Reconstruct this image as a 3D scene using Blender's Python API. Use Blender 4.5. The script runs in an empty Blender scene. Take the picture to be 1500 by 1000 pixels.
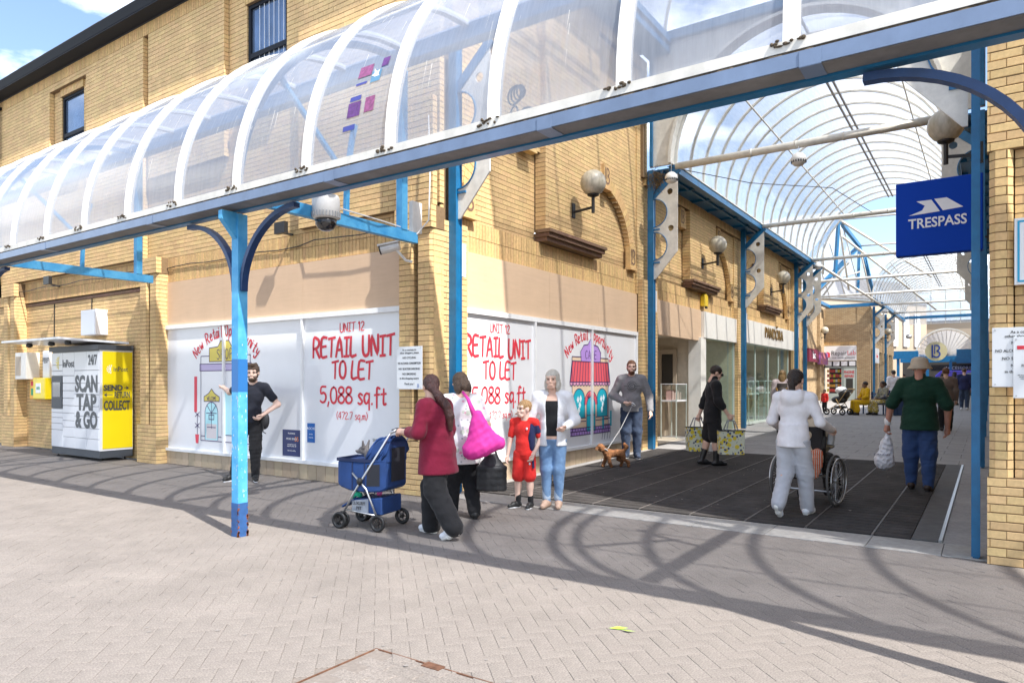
import bpy, bmesh, math, random
import numpy as np
from mathutils import Vector, Matrix, Euler
rnd = random.Random(7)
S = bpy.context.scene
COL = S.collection
# ------------------------------------------------------------------ camera, sky, sun, exposure
cam = bpy.data.cameras.new('camera'); camo = bpy.data.objects.new('camera', cam); COL.objects.link(camo)
camo.location = (0, 0, 1.5); camo.rotation_euler = (math.radians(90), 0, math.radians(34.33))
cam.sensor_width = 36; cam.lens = 24.6; cam.shift_y = 0.0407; cam.clip_end = 3000; cam.clip_start = .05
S.camera = camo
SUN = Vector((.7275, -.2176, 1)).normalized()
W = bpy.data.worlds.new('World'); S.world = W; W.use_nodes = True
wn = W.node_tree.nodes; wl = W.node_tree.links; wn.clear()
wo = wn.new('ShaderNodeOutputWorld'); bg = wn.new('ShaderNodeBackground'); sky = wn.new('ShaderNodeTexSky')
sky.sky_type = 'NISHITA'; sky.sun_disc = False; sky.sun_elevation = math.asin(SUN.z)
sky.sun_rotation = math.atan2(SUN.x, SUN.y); sky.air_density = 1.0; sky.dust_density = 1.4; sky.ozone_density = 1.2
tc = wn.new('ShaderNodeTexCoord'); mp = wn.new('ShaderNodeMapping'); nz = wn.new('ShaderNodeTexNoise'); rp = wn.new('ShaderNodeValToRGB'); mx = wn.new('ShaderNodeMixRGB')
mp.inputs['Scale'].default_value = (1, 1, 2.2); mp.inputs['Location'].default_value = (.42, .1, .35)
nz.inputs['Scale'].default_value = 3.2; nz.inputs['Detail'].default_value = 8; nz.inputs['Roughness'].default_value = .55
rp.color_ramp.elements[0].position = .50; rp.color_ramp.elements[1].position = .66
mx.inputs['Color2'].default_value = (10.0, 10.2, 10.6, 1)
wl.new(tc.outputs['Generated'], mp.inputs['Vector']); wl.new(mp.outputs[0], nz.inputs['Vector']); wl.new(nz.outputs['Fac'], rp.inputs['Fac'])
wl.new(rp.outputs['Color'], mx.inputs['Fac']); wl.new(sky.outputs[0], mx.inputs['Color1']); wl.new(mx.outputs[0], bg.inputs['Color']); wl.new(bg.outputs[0], wo.inputs[0])
bg.inputs['Strength'].default_value = .15
sl = bpy.data.lights.new('sun', 'SUN'); slo = bpy.data.objects.new('sun', sl); COL.objects.link(slo)
slo.rotation_euler = SUN.to_track_quat('Z', 'Y').to_euler(); slo.location = (10, -3, 30)
sl.energy = 4.6; sl.angle = math.radians(.7); sl.color = (1, .95, .87)
S.view_settings.view_transform = 'Standard'; S.view_settings.look = 'None'; S.view_settings.gamma = 1
S.view_settings.use_curve_mapping = False; S.view_settings.exposure = 1.1
S.cycles.max_bounces = 8; S.cycles.transparent_max_bounces = 24; S.cycles.use_denoising = True
S.cycles.caustics_reflective = False; S.cycles.caustics_refractive = False

# ------------------------------------------------------------------ materials
MATS = {}
def mat(name, col, rough=.6, metal=0, var=.0, vscale=8, bump=0, bscale=40, col2=None, isl=0, coat=0, spec=.5, trans=0, stain=0, sheen=0, stretch=None):
    if name in MATS: return MATS[name]
    m = bpy.data.materials.new(name); m.use_nodes = True; MATS[name] = m
    nt = m.node_tree; n = nt.nodes; l = nt.links; b = n['Principled BSDF']
    b.inputs['Roughness'].default_value = rough; b.inputs['Metallic'].default_value = metal
    b.inputs['Specular IOR Level'].default_value = spec
    if coat: b.inputs['Coat Weight'].default_value = coat; b.inputs['Coat Roughness'].default_value = .06
    if sheen: b.inputs['Sheen Weight'].default_value = sheen
    c = (*col, 1)
    b.inputs['Base Color'].default_value = c
    last = None
    co = n.new('ShaderNodeTexCoord')
    vec = co.outputs['Object']
    if stretch:
        ms = n.new('ShaderNodeMapping'); ms.inputs['Scale'].default_value = stretch; l.new(vec, ms.inputs['Vector']); vec = ms.outputs[0]
    if var or col2:
        t = n.new('ShaderNodeTexNoise'); t.inputs['Scale'].default_value = vscale; t.inputs['Detail'].default_value = 6; t.inputs['Roughness'].default_value = .62
        l.new(vec, t.inputs['Vector'])
        r = n.new('ShaderNodeValToRGB'); r.color_ramp.elements[0].position = .32; r.color_ramp.elements[1].position = .68
        if col2: a0, a1 = col2, col
        else: a0 = [max(0, x * (1 - var)) for x in col]; a1 = [min(1, x * (1 + var * .7)) for x in col]
        r.color_ramp.elements[0].color = (*a0, 1); r.color_ramp.elements[1].color = (*a1, 1)
        l.new(t.outputs['Fac'], r.inputs['Fac']); last = r.outputs['Color']
    if isl:
        g = n.new('ShaderNodeNewGeometry'); oi = n.new('ShaderNodeObjectInfo'); ad = n.new('ShaderNodeMath'); ad.operation = 'ADD'
        l.new(g.outputs['Random Per Island'], ad.inputs[0]); l.new(oi.outputs['Random'], ad.inputs[1])
        fr = n.new('ShaderNodeMath'); fr.operation = 'FRACT'; l.new(ad.outputs[0], fr.inputs[0])
        hs = n.new('ShaderNodeHueSaturation')
        mr = n.new('ShaderNodeMapRange'); mr.inputs[3].default_value = 1 - isl; mr.inputs[4].default_value = 1 + isl * .7
        l.new(fr.outputs[0], mr.inputs[0]); l.new(mr.outputs[0], hs.inputs['Value'])
        m7 = n.new('ShaderNodeMath'); m7.operation = 'MULTIPLY'; m7.inputs[1].default_value = 7.31; l.new(fr.outputs[0], m7.inputs[0])
        f7 = n.new('ShaderNodeMath'); f7.operation = 'FRACT'; l.new(m7.outputs[0], f7.inputs[0])
        mh = n.new('ShaderNodeMapRange'); mh.inputs[3].default_value = .5 - .03 * min(1, isl * 3); mh.inputs[4].default_value = .5 + .012 * min(1, isl * 3); l.new(f7.outputs[0], mh.inputs[0]); l.new(mh.outputs[0], hs.inputs['Hue'])
        if last: l.new(last, hs.inputs['Color'])
        else: hs.inputs['Color'].default_value = c
        last = hs.outputs['Color']
    if stain:
        t = n.new('ShaderNodeTexNoise'); t.inputs['Scale'].default_value = .9; t.inputs['Detail'].default_value = 9; t.inputs['Roughness'].default_value = .7
        sm = n.new('ShaderNodeMapping'); sm.inputs['Scale'].default_value = (1.7, 1.7, .45); l.new(co.outputs['Object'], sm.inputs['Vector']); l.new(sm.outputs[0], t.inputs['Vector'])
        r = n.new('ShaderNodeMapRange'); r.inputs[1].default_value = .35; r.inputs[2].default_value = .7; r.inputs[3].default_value = 1 - stain; r.inputs[4].default_value = 1.0
        l.new(t.outputs['Fac'], r.inputs[0])
        mm = n.new('ShaderNodeMixRGB'); mm.blend_type = 'MULTIPLY'; mm.inputs['Fac'].default_value = 1
        if last: l.new(last, mm.inputs['Color1'])
        else: mm.inputs['Color1'].default_value = c
        l.new(r.outputs[0], mm.inputs['Color2']); last = mm.outputs[0]
    if last: l.new(last, b.inputs['Base Color'])
    if bump:
        t = n.new('ShaderNodeTexNoise'); t.inputs['Scale'].default_value = bscale; t.inputs['Detail'].default_value = 5; l.new(vec, t.inputs['Vector'])
        bp = n.new('ShaderNodeBump'); bp.inputs['Strength'].default_value = bump; bp.inputs['Distance'].default_value = .01
        l.new(t.outputs['Fac'], bp.inputs['Height']); l.new(bp.outputs[0], b.inputs['Normal'])
    return m
def glaze(name, tcol, dcol, clear, rough=.08, refl=.9, streak=.0):
    """thin sheet glazing: part clear, part milky, glossy on the surface"""
    m = bpy.data.materials.new(name); m.use_nodes = True; MATS[name] = m
    nt = m.node_tree; n = nt.nodes; l = nt.links; n.clear()
    o = n.new('ShaderNodeOutputMaterial'); tr = n.new('ShaderNodeBsdfTransparent'); tr.inputs[0].default_value = (*tcol, 1)
    df = n.new('ShaderNodeBsdfDiffuse'); df.inputs[0].default_value = (*dcol, 1); tl = n.new('ShaderNodeBsdfTranslucent'); tl.inputs[0].default_value = (*dcol, 1)
    m1 = n.new('ShaderNodeMixShader'); m1.inputs[0].default_value = .5; l.new(df.outputs[0], m1.inputs[1]); l.new(tl.outputs[0], m1.inputs[2])
    m2 = n.new('ShaderNodeMixShader'); l.new(m1.outputs[0], m2.inputs[1]); l.new(tr.outputs[0], m2.inputs[2]); m2.inputs[0].default_value = clear
    if streak:
        co = n.new('ShaderNodeTexCoord'); mpn = n.new('ShaderNodeMapping'); mpn.inputs['Scale'].default_value = (14, 1.2, 1.2); l.new(co.outputs['Object'], mpn.inputs[0])
        t = n.new('ShaderNodeTexNoise'); t.inputs['Scale'].default_value = 2.2; t.inputs['Detail'].default_value = 8; t.inputs['Roughness'].default_value = .7; l.new(mpn.outputs[0], t.inputs[0])
        r = n.new('ShaderNodeMapRange'); r.inputs[1].default_value = .3; r.inputs[2].default_value = .75; r.inputs[3].default_value = clear + streak * .4; r.inputs[4].default_value = clear - streak; l.new(t.outputs['Fac'], r.inputs[0]); l.new(r.outputs[0], m2.inputs[0])
    gl = n.new('ShaderNodeBsdfGlossy'); gl.inputs['Roughness'].default_value = rough; gl.inputs[0].default_value = (.9, .95, 1, 1)
    fr = n.new('ShaderNodeLayerWeight'); fr.inputs['Blend'].default_value = .5; p5 = n.new('ShaderNodeMath'); p5.operation = 'POWER'; p5.inputs[1].default_value = 5; l.new(fr.outputs['Facing'], p5.inputs[0])
    fm = n.new('ShaderNodeMath'); fm.operation = 'MULTIPLY_ADD'; fm.inputs[1].default_value = .9 * refl; fm.inputs[2].default_value = .06 * refl; l.new(p5.outputs[0], fm.inputs[0])
    m3 = n.new('ShaderNodeMixShader'); l.new(fm.outputs[0], m3.inputs[0]); l.new(m2.outputs[0], m3.inputs[1]); l.new(gl.outputs[0], m3.inputs[2]); l.new(m3.outputs[0], o.inputs[0])
    return m
M_brick = mat('buff_brick', (.73, .515, .245), .85, var=.12, vscale=28, bump=.12, bscale=120, isl=.10, stain=.2)
M_soldier = mat('soldier_brick', (.70, .475, .21), .85, var=.2, vscale=22, bump=.12, bscale=120, isl=.12, stain=.2)
M_mortar = mat('mortar', (.20, .13, .068), .95, var=.2, vscale=30)
M_brown = mat('brown_brick', (.20, .12, .075), .85, var=.2, vscale=30, bump=.4, isl=.15)
M_paver = mat('paver_grey', (.232, .207, .188), .9, var=.40, vscale=95, bump=.35, bscale=150, isl=.03, stain=.24)
M_sand = mat('joint_sand', (.172, .15, .134), .95, var=.2, vscale=40)
M_slab = mat('floor_slab', (.32, .312, .308), .75, var=.15, vscale=20, bump=.1, isl=.06, stain=.2)
M_kerb = mat('kerb_slab', (.39, .375, .35), .85, var=.15, vscale=12, bump=.3, isl=.08, stain=.25)
M_mat = mat('ribbed_mat', (.042, .037, .036), .9, var=.5, vscale=3, stain=.35, bump=.3, bscale=200)
M_strip = mat('metal_strip', (.24, .23, .225), .5, .3)
M_blue = mat('blue_paint', (.004, .125, .29), .42, var=.18, vscale=7, coat=.15)
M_blue2 = mat('blue_paint_weathered_sunlit', (.10, .40, .66), .55, col2=(.03, .25, .52), vscale=5, bump=.2, bscale=30)  # mottled wear, with sunlight put into the paler blue of the canopy posts
M_navy = mat('navy_paint', (.006, .033, .115), .4, var=.2, vscale=9)
M_rust = mat('rusty_base', (.022, .085, .25), .7, var=.25, vscale=12, bump=.3)
M_white = mat('white_paint', (.80, .79, .76), .5, var=.10, vscale=9, stain=.22)
M_dirtywhite = mat('dirty_white_paint', (.74, .72, .66), .6, var=.15, vscale=6, stain=.25)
M_grime = mat('grime', (.075, .055, .035), .95, var=.6, vscale=30, bump=.5)
M_gutter = mat('gutter_blue_grey', (.17, .235, .36), .35, .1, var=.12, vscale=4, stain=.2)
M_soffit = mat('gutter_underside', (.20, .20, .205), .6, var=.2, vscale=5, stain=.35)
M_ply = mat('painted_board', (.64, .46, .31), .7, var=.045, vscale=2.5, stretch=(1, 1, 9), stain=.08)
M_vinyl = mat('white_vinyl', (.76, .775, .81), .3, coat=.4, var=.03, vscale=1.5)
M_alu = mat('white_frame', (.78, .79, .80), .4, var=.05)
M_red = mat('poster_red', (.68, .035, .06), .6, var=.15, vscale=9)
M_tile = mat('plinth_tile', (.45, .36, .25), .6, var=.15, vscale=6, isl=.12, bump=.1)
M_black = mat('black_plastic', (.015, .015, .016), .45)
M_dark = mat('dark_metal', (.03, .028, .027), .5, .3, var=.3)
M_grey = mat('grey_plastic', (.32, .33, .34), .5)
M_steel = mat('steel', (.55, .56, .57), .3, .9)
M_slate = mat('roof_slate', (.10, .10, .105), .8, var=.35, vscale=5, bump=.4, isl=.2)
M_gutblack = mat('eaves_black', (.012, .015, .022), .6, spec=.2)
M_tube = mat('cream_tube', (.72, .69, .62), .5, var=.12, vscale=5, stain=.22)
M_globe = mat('lamp_globe', (.66, .60, .48), .35, col2=(.42, .38, .29), vscale=5, stain=.3, stretch=(3, 3, .6))
M_yellow = mat('yellow_panel', (.86, .68, .01), .35, coat=.3)
M_lockw = mat('locker_white', (.74, .76, .80), .35, coat=.3)
M_ink = mat('ink', (.02, .022, .025), .5)
M_inkgrey = mat('ink_grey', (.09, .10, .11), .5)
M_wht = mat('print_white', (.85, .86, .88), .5)
M_sign = mat('sign_white', (.78, .80, .82), .35, coat=.2)
M_signblue = mat('sign_blue', (.0005, .05, .42), .5, spec=.15)
M_gold = mat('gold_letters', (.30, .19, .07), .4, .6)
M_fascia = mat('fascia_cream', (.78, .76, .71), .45, var=.05)
M_mint = mat('shop_frame_mint', (.55, .62, .57), .4)
M_glass = glaze('shop_glass', (.80, .93, .88), (.6, .75, .7), .93, .02, .9)
M_poly = glaze('canopy_sheet', (.86, .89, .95), (.50, .545, .64), .47, .14, .7, .12)
M_vault = glaze('vault_sheet', (.94, .96, .98), (.86, .87, .88), .55, .1, .6, .16)
M_vault2 = glaze('front_vault_sheet', (.92, .94, .96), (.85, .86, .86), .45, .15, .6, .1)
M_winglass = mat('window_glass', (.16, .23, .36), .06, .45, spec=1.0, coat=.6, var=.3, vscale=1.5)
M_room = mat('shop_room', (.62, .54, .43), .8, var=.1)
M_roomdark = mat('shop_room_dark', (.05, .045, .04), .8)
# ------------------------------------------------------------------ mesh helpers
class MB:
    def __init__(s): s.v = []; s.f = []; s.mi = []; s.m = 0
    def add(s, vs, fs):
        o = len(s.v); s.v += [tuple(p) for p in vs]; s.f += [tuple(i + o for i in f) for f in fs]; s.mi += [s.m] * len(fs); return s
    def box(s, a, b):
        x0, y0, z0 = [min(p, q) for p, q in zip(a, b)]; x1, y1, z1 = [max(p, q) for p, q in zip(a, b)]
        return s.add([(x0, y0, z0), (x1, y0, z0), (x1, y1, z0), (x0, y1, z0), (x0, y0, z1), (x1, y0, z1), (x1, y1, z1), (x0, y1, z1)],
                     [(0, 3, 2, 1), (4, 5, 6, 7), (0, 1, 5, 4), (1, 2, 6, 5), (2, 3, 7, 6), (3, 0, 4, 7)])
    def bar(s, a, b, w, h, up=(0, 0, 1)):
        a = Vector(a); b = Vector(b); d = (b - a).normalized(); u = Vector(up); r = d.cross(u)
        if r.length < 1e-4: r = d.cross(Vector((1, 0, 0)))
        r.normalize(); u = r.cross(d); vs = []
        for p in (a, b):
            for i, j in ((-1, -1), (1, -1), (1, 1), (-1, 1)): vs.append(p + r * (i * w / 2) + u * (j * h / 2))
        return s.add(vs, [(3, 2, 1, 0), (4, 5, 6, 7), (0, 1, 5, 4), (1, 2, 6, 5), (2, 3, 7, 6), (3, 0, 4, 7)])
    def sweep(s, pts, w, h, up):
        """rectangular section along a path; w along the fixed direction up, h across it"""
        pts = [Vector(p) for p in pts]; u = Vector(up).normalized(); n = len(pts); vs = []
        for i, p in enumerate(pts):
            d = (pts[min(i + 1, n - 1)] - pts[max(i - 1, 0)]).normalized(); r = d.cross(u).normalized()
            for a, b in ((-1, -1), (1, -1), (1, 1), (-1, 1)): vs.append(p + u * (a * w / 2) + r * (b * h / 2))
        fs = [(0, 1, 2, 3), tuple(4 * (n - 1) + k for k in (3, 2, 1, 0))]
        for i in range(n - 1):
            for k in range(4): fs.append((4 * i + k, 4 * i + 4 + k, 4 * i + 4 + (k + 1) % 4, 4 * i + (k + 1) % 4))
        return s.add(vs, fs)
    def tube(s, pts, r, n=8, caps=True):
        pts = [Vector(p) for p in pts]; m = len(pts); rr = r if isinstance(r, (list, tuple)) else [r] * m
        prev = None; vs = []
        for i, p in enumerate(pts):
            d = (pts[min(i + 1, m - 1)] - pts[max(i - 1, 0)]).normalized()
            if prev is None: a = d.cross(Vector((0, 0, 1))); a = a if a.length > .01 else d.cross(Vector((1, 0, 0)))
            else: a = prev - d * prev.dot(d)
            a.normalize(); prev = a; b = d.cross(a)
            for k in range(n):
                t = 2 * math.pi * k / n; vs.append(p + (a * math.cos(t) + b * math.sin(t)) * rr[i])
        fs = []
        for i in range(m - 1):
            for k in range(n): fs.append((i * n + k, i * n + (k + 1) % n, (i + 1) * n + (k + 1) % n, (i + 1) * n + k))
        if caps: fs += [tuple(range(n))[::-1], tuple(range((m - 1) * n, m * n))]
        return s.add(vs, fs)
    def lathe(s, prof, c=(0, 0, 0), n=20, axis=(0, 0, 1)):
        A = Vector(axis).normalized(); a = A.cross(Vector((0, 0, 1))); a = a.normalized() if a.length > .01 else Vector((1, 0, 0)); b = A.cross(a); c = Vector(c); vs = []
        for r, z in prof:
            for k in range(n):
                t = 2 * math.pi * k / n; vs.append(c + A * z + (a * math.cos(t) + b * math.sin(t)) * r)
        fs = []
        for i in range(len(prof) - 1):
            for k in range(n): fs.append((i * n + k, i * n + (k + 1) % n, (i + 1) * n + (k + 1) % n, (i + 1) * n + k))
        fs += [tuple(range(n))[::-1], tuple(range((len(prof) - 1) * n, len(prof) * n))]
        return s.add(vs, fs)
    def ball(s, c, r, n=14):
        r = r if isinstance(r, (tuple, list)) else (r, r, r); pr = [(max(1e-3, math.sin(math.pi * i / n)), -math.cos(math.pi * i / n)) for i in range(n + 1)]
        o = len(s.v); s.lathe(pr, n=n + 4)
        for i in range(o, len(s.v)): p = s.v[i]; s.v[i] = (c[0] + p[0] * r[0], c[1] + p[1] * r[1], c[2] + p[2] * r[2])
        return s
    def prism(s, poly, ext):
        e = Vector(ext); p = [Vector(q) for q in poly]; n = len(p)
        return s.add(p + [q + e for q in p], [tuple(range(n))[::-1], tuple(range(n, 2 * n))] + [(i, (i + 1) % n, n + (i + 1) % n, n + i) for i in range(n)])
    def quad(s, *p): return s.add(p, [tuple(range(len(p)))])
    def torus(s, c, axis, R, r, n=28, m=8, a0=0, a1=2 * math.pi):
        A = Vector(axis).normalized(); a = A.cross(Vector((0, 0, 1))); a = a.normalized() if a.length > .01 else Vector((1, 0, 0)); b = A.cross(a); c = Vector(c)
        pts = [c + (a * math.cos(a0 + (a1 - a0) * k / n) + b * math.sin(a0 + (a1 - a0) * k / n)) * R for k in range(n + 1)]
        vs = []
        for k, p in enumerate(pts):
            rd = (p - c).normalized()
            for j in range(m): t = 2 * math.pi * j / m; vs.append(p + rd * (r * math.cos(t)) + A * (r * math.sin(t)))
        fs = [(k * m + j, (k + 1) * m + j, (k + 1) * m + (j + 1) % m, k * m + (j + 1) % m) for k in range(n) for j in range(m)]
        return s.add(vs, fs)
    def build(s, name, mats, parent=None, smooth=False, bevel=0, data_only=False):
        me = bpy.data.meshes.new(name); me.from_pydata(s.v, [], s.f)
        mats = mats if isinstance(mats, (list, tuple)) else [mats]
        for m in mats: me.materials.append(m)
        if len(mats) > 1: me.polygons.foreach_set('material_index', s.mi)
        bm = bmesh.new(); bm.from_mesh(me)
        if len(s.f) < 60000: bmesh.ops.recalc_face_normals(bm, faces=bm.faces)
        if bevel: bmesh.ops.bevel(bm, geom=list(bm.edges), offset=bevel, segments=1, affect='EDGES', clamp_overlap=True)
        bm.to_mesh(me); bm.free()
        if smooth: me.polygons.foreach_set('use_smooth', [True] * len(me.polygons)); 
        me.update()
        if data_only: return me
        return link(name, me, parent)
def link(name, me, parent=None, loc=None):
    o = bpy.data.objects.new(name, me); COL.objects.link(o)
    if parent: setpar(o, parent)
    if loc: o.location = loc
    return o
def setpar(o, p):
    o.parent = p; o.matrix_parent_inverse = p.matrix_basis.inverted()
def tag(o, label, cat, group=None, kind=None):
    o['label'] = label; o['category'] = cat
    if group: o['group'] = group
    if kind: o['kind'] = kind
    return o
def thing(name, label, cat, loc=(0, 0, 0), group=None, local=False):
    o = bpy.data.objects.new(name, None); COL.objects.link(o); o.location = loc; o.empty_display_size = .1
    return tag(o, label, cat, group)
def struct(o): o['kind'] = 'structure'; return o
def stuff(o): o['kind'] = 'stuff'; return o
def copy_tree(o, parent=None):
    c = o.copy(); COL.objects.link(c)
    if parent: c.parent = parent
    for ch in o.children: copy_tree(ch, c)
    return c
def arc(c, r, a0, a1, n, ax1, ax2):
    c = Vector(c); A = Vector(ax1); B = Vector(ax2)
    return [c + A * (r * math.cos(a0 + (a1 - a0) * i / n)) + B * (r * math.sin(a0 + (a1 - a0) * i / n)) for i in range(n + 1)]
# ------------------------------------------------------------------ lettering
GL = {  # handwritten strokes, one em high
'R': (.6, ['0,0 .02,1 .3,1.02 .5,.9 .5,.66 .3,.5 .04,.46', '.22,.48 .4,.22 .58,-.02']), 'E': (.52, ['.5,1 .04,.96 0,.02 .5,.0', '.03,.52 .42,.55']), 'T': (.56, ['0,.94 .58,1.02', '.3,.98 .26,0']),
'A': (.6, ['0,0 .3,1.02 .56,0', '.12,.34 .46,.38']), 'I': (.4, ['0,.97 .4,1.0', '.2,.98 .18,.02', '0,0 .38,.02']), 'L': (.48, ['.04,1 0,.04 .46,.06']), 'U': (.58, ['.02,1 0,.3 .12,.02 .34,0 .5,.2 .54,1']),
'N': (.6, ['0,0 .04,1 .5,.02 .56,1.02']), 'O': (.58, ['.3,1 .1,.9 0,.55 .06,.15 .28,0 .48,.12 .56,.5 .48,.88 .3,1']), 'S': (.5, ['.48,.86 .3,1 .08,.9 .06,.68 .26,.54 .46,.36 .4,.08 .2,0 0,.12']), 'H': (.56, ['.02,1 0,0', '.02,.5 .52,.52', '.54,1 .52,0']),
'P': (.52, ['0,0 .02,1 .34,1 .5,.8 .4,.56 .04,.48']), 'C': (.52, ['.5,.86 .3,1 .08,.8 0,.45 .1,.1 .3,0 .5,.14']), 'F': (.5, ['.5,1 .03,.98 0,0', '.03,.52 .4,.54']), 'W': (.76, ['0,1 .18,0 .38,.7 .56,0 .76,1']), 'M': (.7, ['0,0 .08,1 .34,.4 .6,1 .68,0']),
'1': (.3, ['0,.78 .18,1 .18,0']), '2': (.5, ['.02,.82 .2,1 .44,.9 .42,.66 .02,.04 .5,.04']), '5': (.52, ['.5,1 .1,.98 .06,.58 .32,.62 .5,.42 .42,.1 .2,0 0,.1']), '0': (.54, ['.28,1 .08,.86 0,.5 .08,.12 .28,0 .46,.14 .52,.5 .46,.88 .28,1']),
'8': (.52, ['.26,.54 .06,.7 .1,.92 .28,1 .46,.9 .44,.68 .26,.54 .04,.34 .06,.1 .26,0 .48,.1 .5,.34 .26,.54']), '4': (.52, ['.36,0 .38,1 0,.3 .5,.32']), '7': (.48, ['0,.96 .48,1 .16,0']), ',': (.16, ['.1,.08 .02,-.18']), '.': (.16, ['.06,.0 .09,.05']),
'(': (.22, ['.2,1.05 .02,.7 .02,.3 .2,-.1']), ')': (.22, ['0,1.05 .18,.7 .18,.3 0,-.1']), 's': (.38, ['.36,.54 .2,.64 .06,.52 .2,.34 .34,.16 .18,0 0,.08']), 'q': (.44, ['.4,.56 .2,.64 .02,.4 .08,.08 .24,.04 .4,.3', '.42,.62 .4,-.36']), 'f': (.42, ['.44,.94 .26,1 .2,.8 .18,-.2', '.02,.56 .4,.6']),
't': (.38, ['.2,.92 .18,.1 .28,0 .38,.06', '0,.6 .38,.64']), 'm': (.62, ['0,0 .04,.6', '.04,.4 .2,.62 .28,.5 .28,.02', '.28,.44 .46,.62 .54,.5 .56,0']), 'e': (.44, ['.04,.34 .4,.4 .34,.58 .18,.62 .02,.4 .06,.1 .24,0 .42,.1']), 'w': (.6, ['0,.6 .14,.02 .3,.46 .44,.02 .6,.62']),
'i': (.2, ['.08,.6 .08,.02', '.1,.82 .12,.87']), 'a': (.46, ['.4,.56 .2,.62 .02,.36 .06,.06 .22,.02 .4,.3', '.42,.6 .42,0']), 'l': (.2, ['.08,1 .06,0 .16,.02']), 'p': (.46, ['.02,.62 0,-.36', '.02,.42 .22,.64 .42,.48 .38,.16 .2,.02 .02,.14']), 'o': (.44, ['.22,.62 .04,.5 .02,.18 .2,0 .4,.14 .42,.44 .22,.62']),
'r': (.36, ['0,0 .04,.62', '.04,.38 .2,.6 .36,.58']), 'u': (.46, ['.02,.6 .04,.14 .2,.0 .38,.2', '.42,.6 .42,0']), 'n': (.46, ['0,0 .03,.6', '.03,.38 .24,.62 .4,.46 .42,0']), 'y': (.46, ['.02,.6 .1,.28 .26,.2 .4,.3', '.44,.6 .38,-.2 .2,-.36 0,-.28']), ' ': (.28, [])}
def stroke_text(mb, txt, org, ux, uz, nrm, size, width=.09, track=.12, center=True, lift=.003, curve=None, xs=1.0):
    org = Vector(org); ux = Vector(ux); uz = Vector(uz); nrm = Vector(nrm); tot = sum(GL[c][0] * xs + track for c in txt) - track; x = -tot / 2 if center else 0
    for ci, c in enumerate(txt):
        w, sts = GL[c]; cx = x + w * xs / 2; jy = rnd.uniform(-.03, .03); ja = rnd.uniform(-.04, .04)
        for k, st in enumerate(sts):
            P = [tuple(map(float, q.split(','))) for q in st.split()]
            if len(P) > 2:
                Q = [P[0]]
                for i in range(len(P) - 1):
                    p0 = P[max(i - 1, 0)]; p1 = P[i]; p2 = P[i + 1]; p3 = P[min(i + 2, len(P) - 1)]
                    for t in (1 / 3, 2 / 3, 1):
                        Q.append(tuple(.5 * (2 * p1[a] + (p2[a] - p0[a]) * t + (2 * p0[a] - 5 * p1[a] + 4 * p2[a] - p3[a]) * t * t + (3 * p1[a] - p0[a] - 3 * p2[a] + p3[a]) * t ** 3) for a in (0, 1)))
                P = Q
            pts = []
            for (a, b) in P:
                a2 = (a - w / 2) * xs; b2 = b + jy
                if curve:
                    R = curve; th = cx / R + ja * .3; X = R * math.sin(th) + a2 * math.cos(th) + (b2) * math.sin(th); Y = R * math.cos(th) - R - a2 * math.sin(th) + b2 * math.cos(th)
                else: X = cx + a2 * math.cos(ja) - (b2 - .5) * math.sin(ja); Y = b2 + a2 * math.sin(ja)
                pts.append(Vector((X, Y)))
            L = []; Rr = []; n = len(pts)
            for i, p in enumerate(pts):
                d = (pts[min(i + 1, n - 1)] - pts[max(i - 1, 0)]); d = d.normalized() if d.length else Vector((1, 0)); q = Vector((-d.y, d.x)); f = (i / max(1, n - 1)); ww = width * (.62 + .45 * math.sin(math.pi * (.15 + .7 * f)))
                if i == 0: p = p - d * width * .3
                if i == n - 1: p = p + d * width * .3
                L.append(p + q * ww / 2); Rr.append(p - q * ww / 2)
            W3 = lambda p: org + ux * (p.x * size) + uz * (p.y * size) + nrm * (lift + .0006 * k + .00013 * ci)
            mb.add([W3(p) for p in L + Rr], [(i, i + 1, n + i + 1, n + i) for i in range(n - 1)])
        x += w * xs + track
def text(name, txt, org, ux, uz, m, size, parent, xs=1, fit=None, maxw=None, bold=0, ext=.002, align='CENTER', shear=0, spacing=1):
    cu = bpy.data.curves.new(name, 'FONT'); cu.body = txt; cu.size = 1.0; cu.align_x = align; cu.offset = bold; cu.extrude = ext / size; cu.resolution_u = 3; cu.shear = shear; cu.space_character = spacing
    t = bpy.data.objects.new('t', cu); COL.objects.link(t); dg = bpy.context.evaluated_depsgraph_get(); me = bpy.data.meshes.new_from_object(t.evaluated_get(dg)); bpy.data.objects.remove(t)
    if fit:
        xx = [v.co.x for v in me.vertices]; xs = fit / ((max(xx) - min(xx)) * size)
    if maxw:
        xx = [v.co.x for v in me.vertices]; xs = min(xs, maxw / ((max(xx) - min(xx)) * size))
    ux = Vector(ux).normalized(); uz = Vector(uz).normalized(); n = ux.cross(uz)
    M = Matrix((ux, uz, n)).transposed().to_4x4(); M.translation = Vector(org) + n * (ext + .001)
    me.transform(M @ Matrix.Diagonal((size * xs, size, size, 1))); me.materials.clear(); me.materials.append(m); me.name = name
    return link(name, me, parent)
def disc(mb, c, ux, uz, r, n=28, rx=1, lift=0):
    c = Vector(c); ux = Vector(ux); uz = Vector(uz); nn = ux.cross(uz)
    return mb.add([c + ux * (r * rx * math.cos(2 * math.pi * k / n)) + uz * (r * math.sin(2 * math.pi * k / n)) + nn * lift for k in range(n)], [tuple(range(n))])
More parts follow.
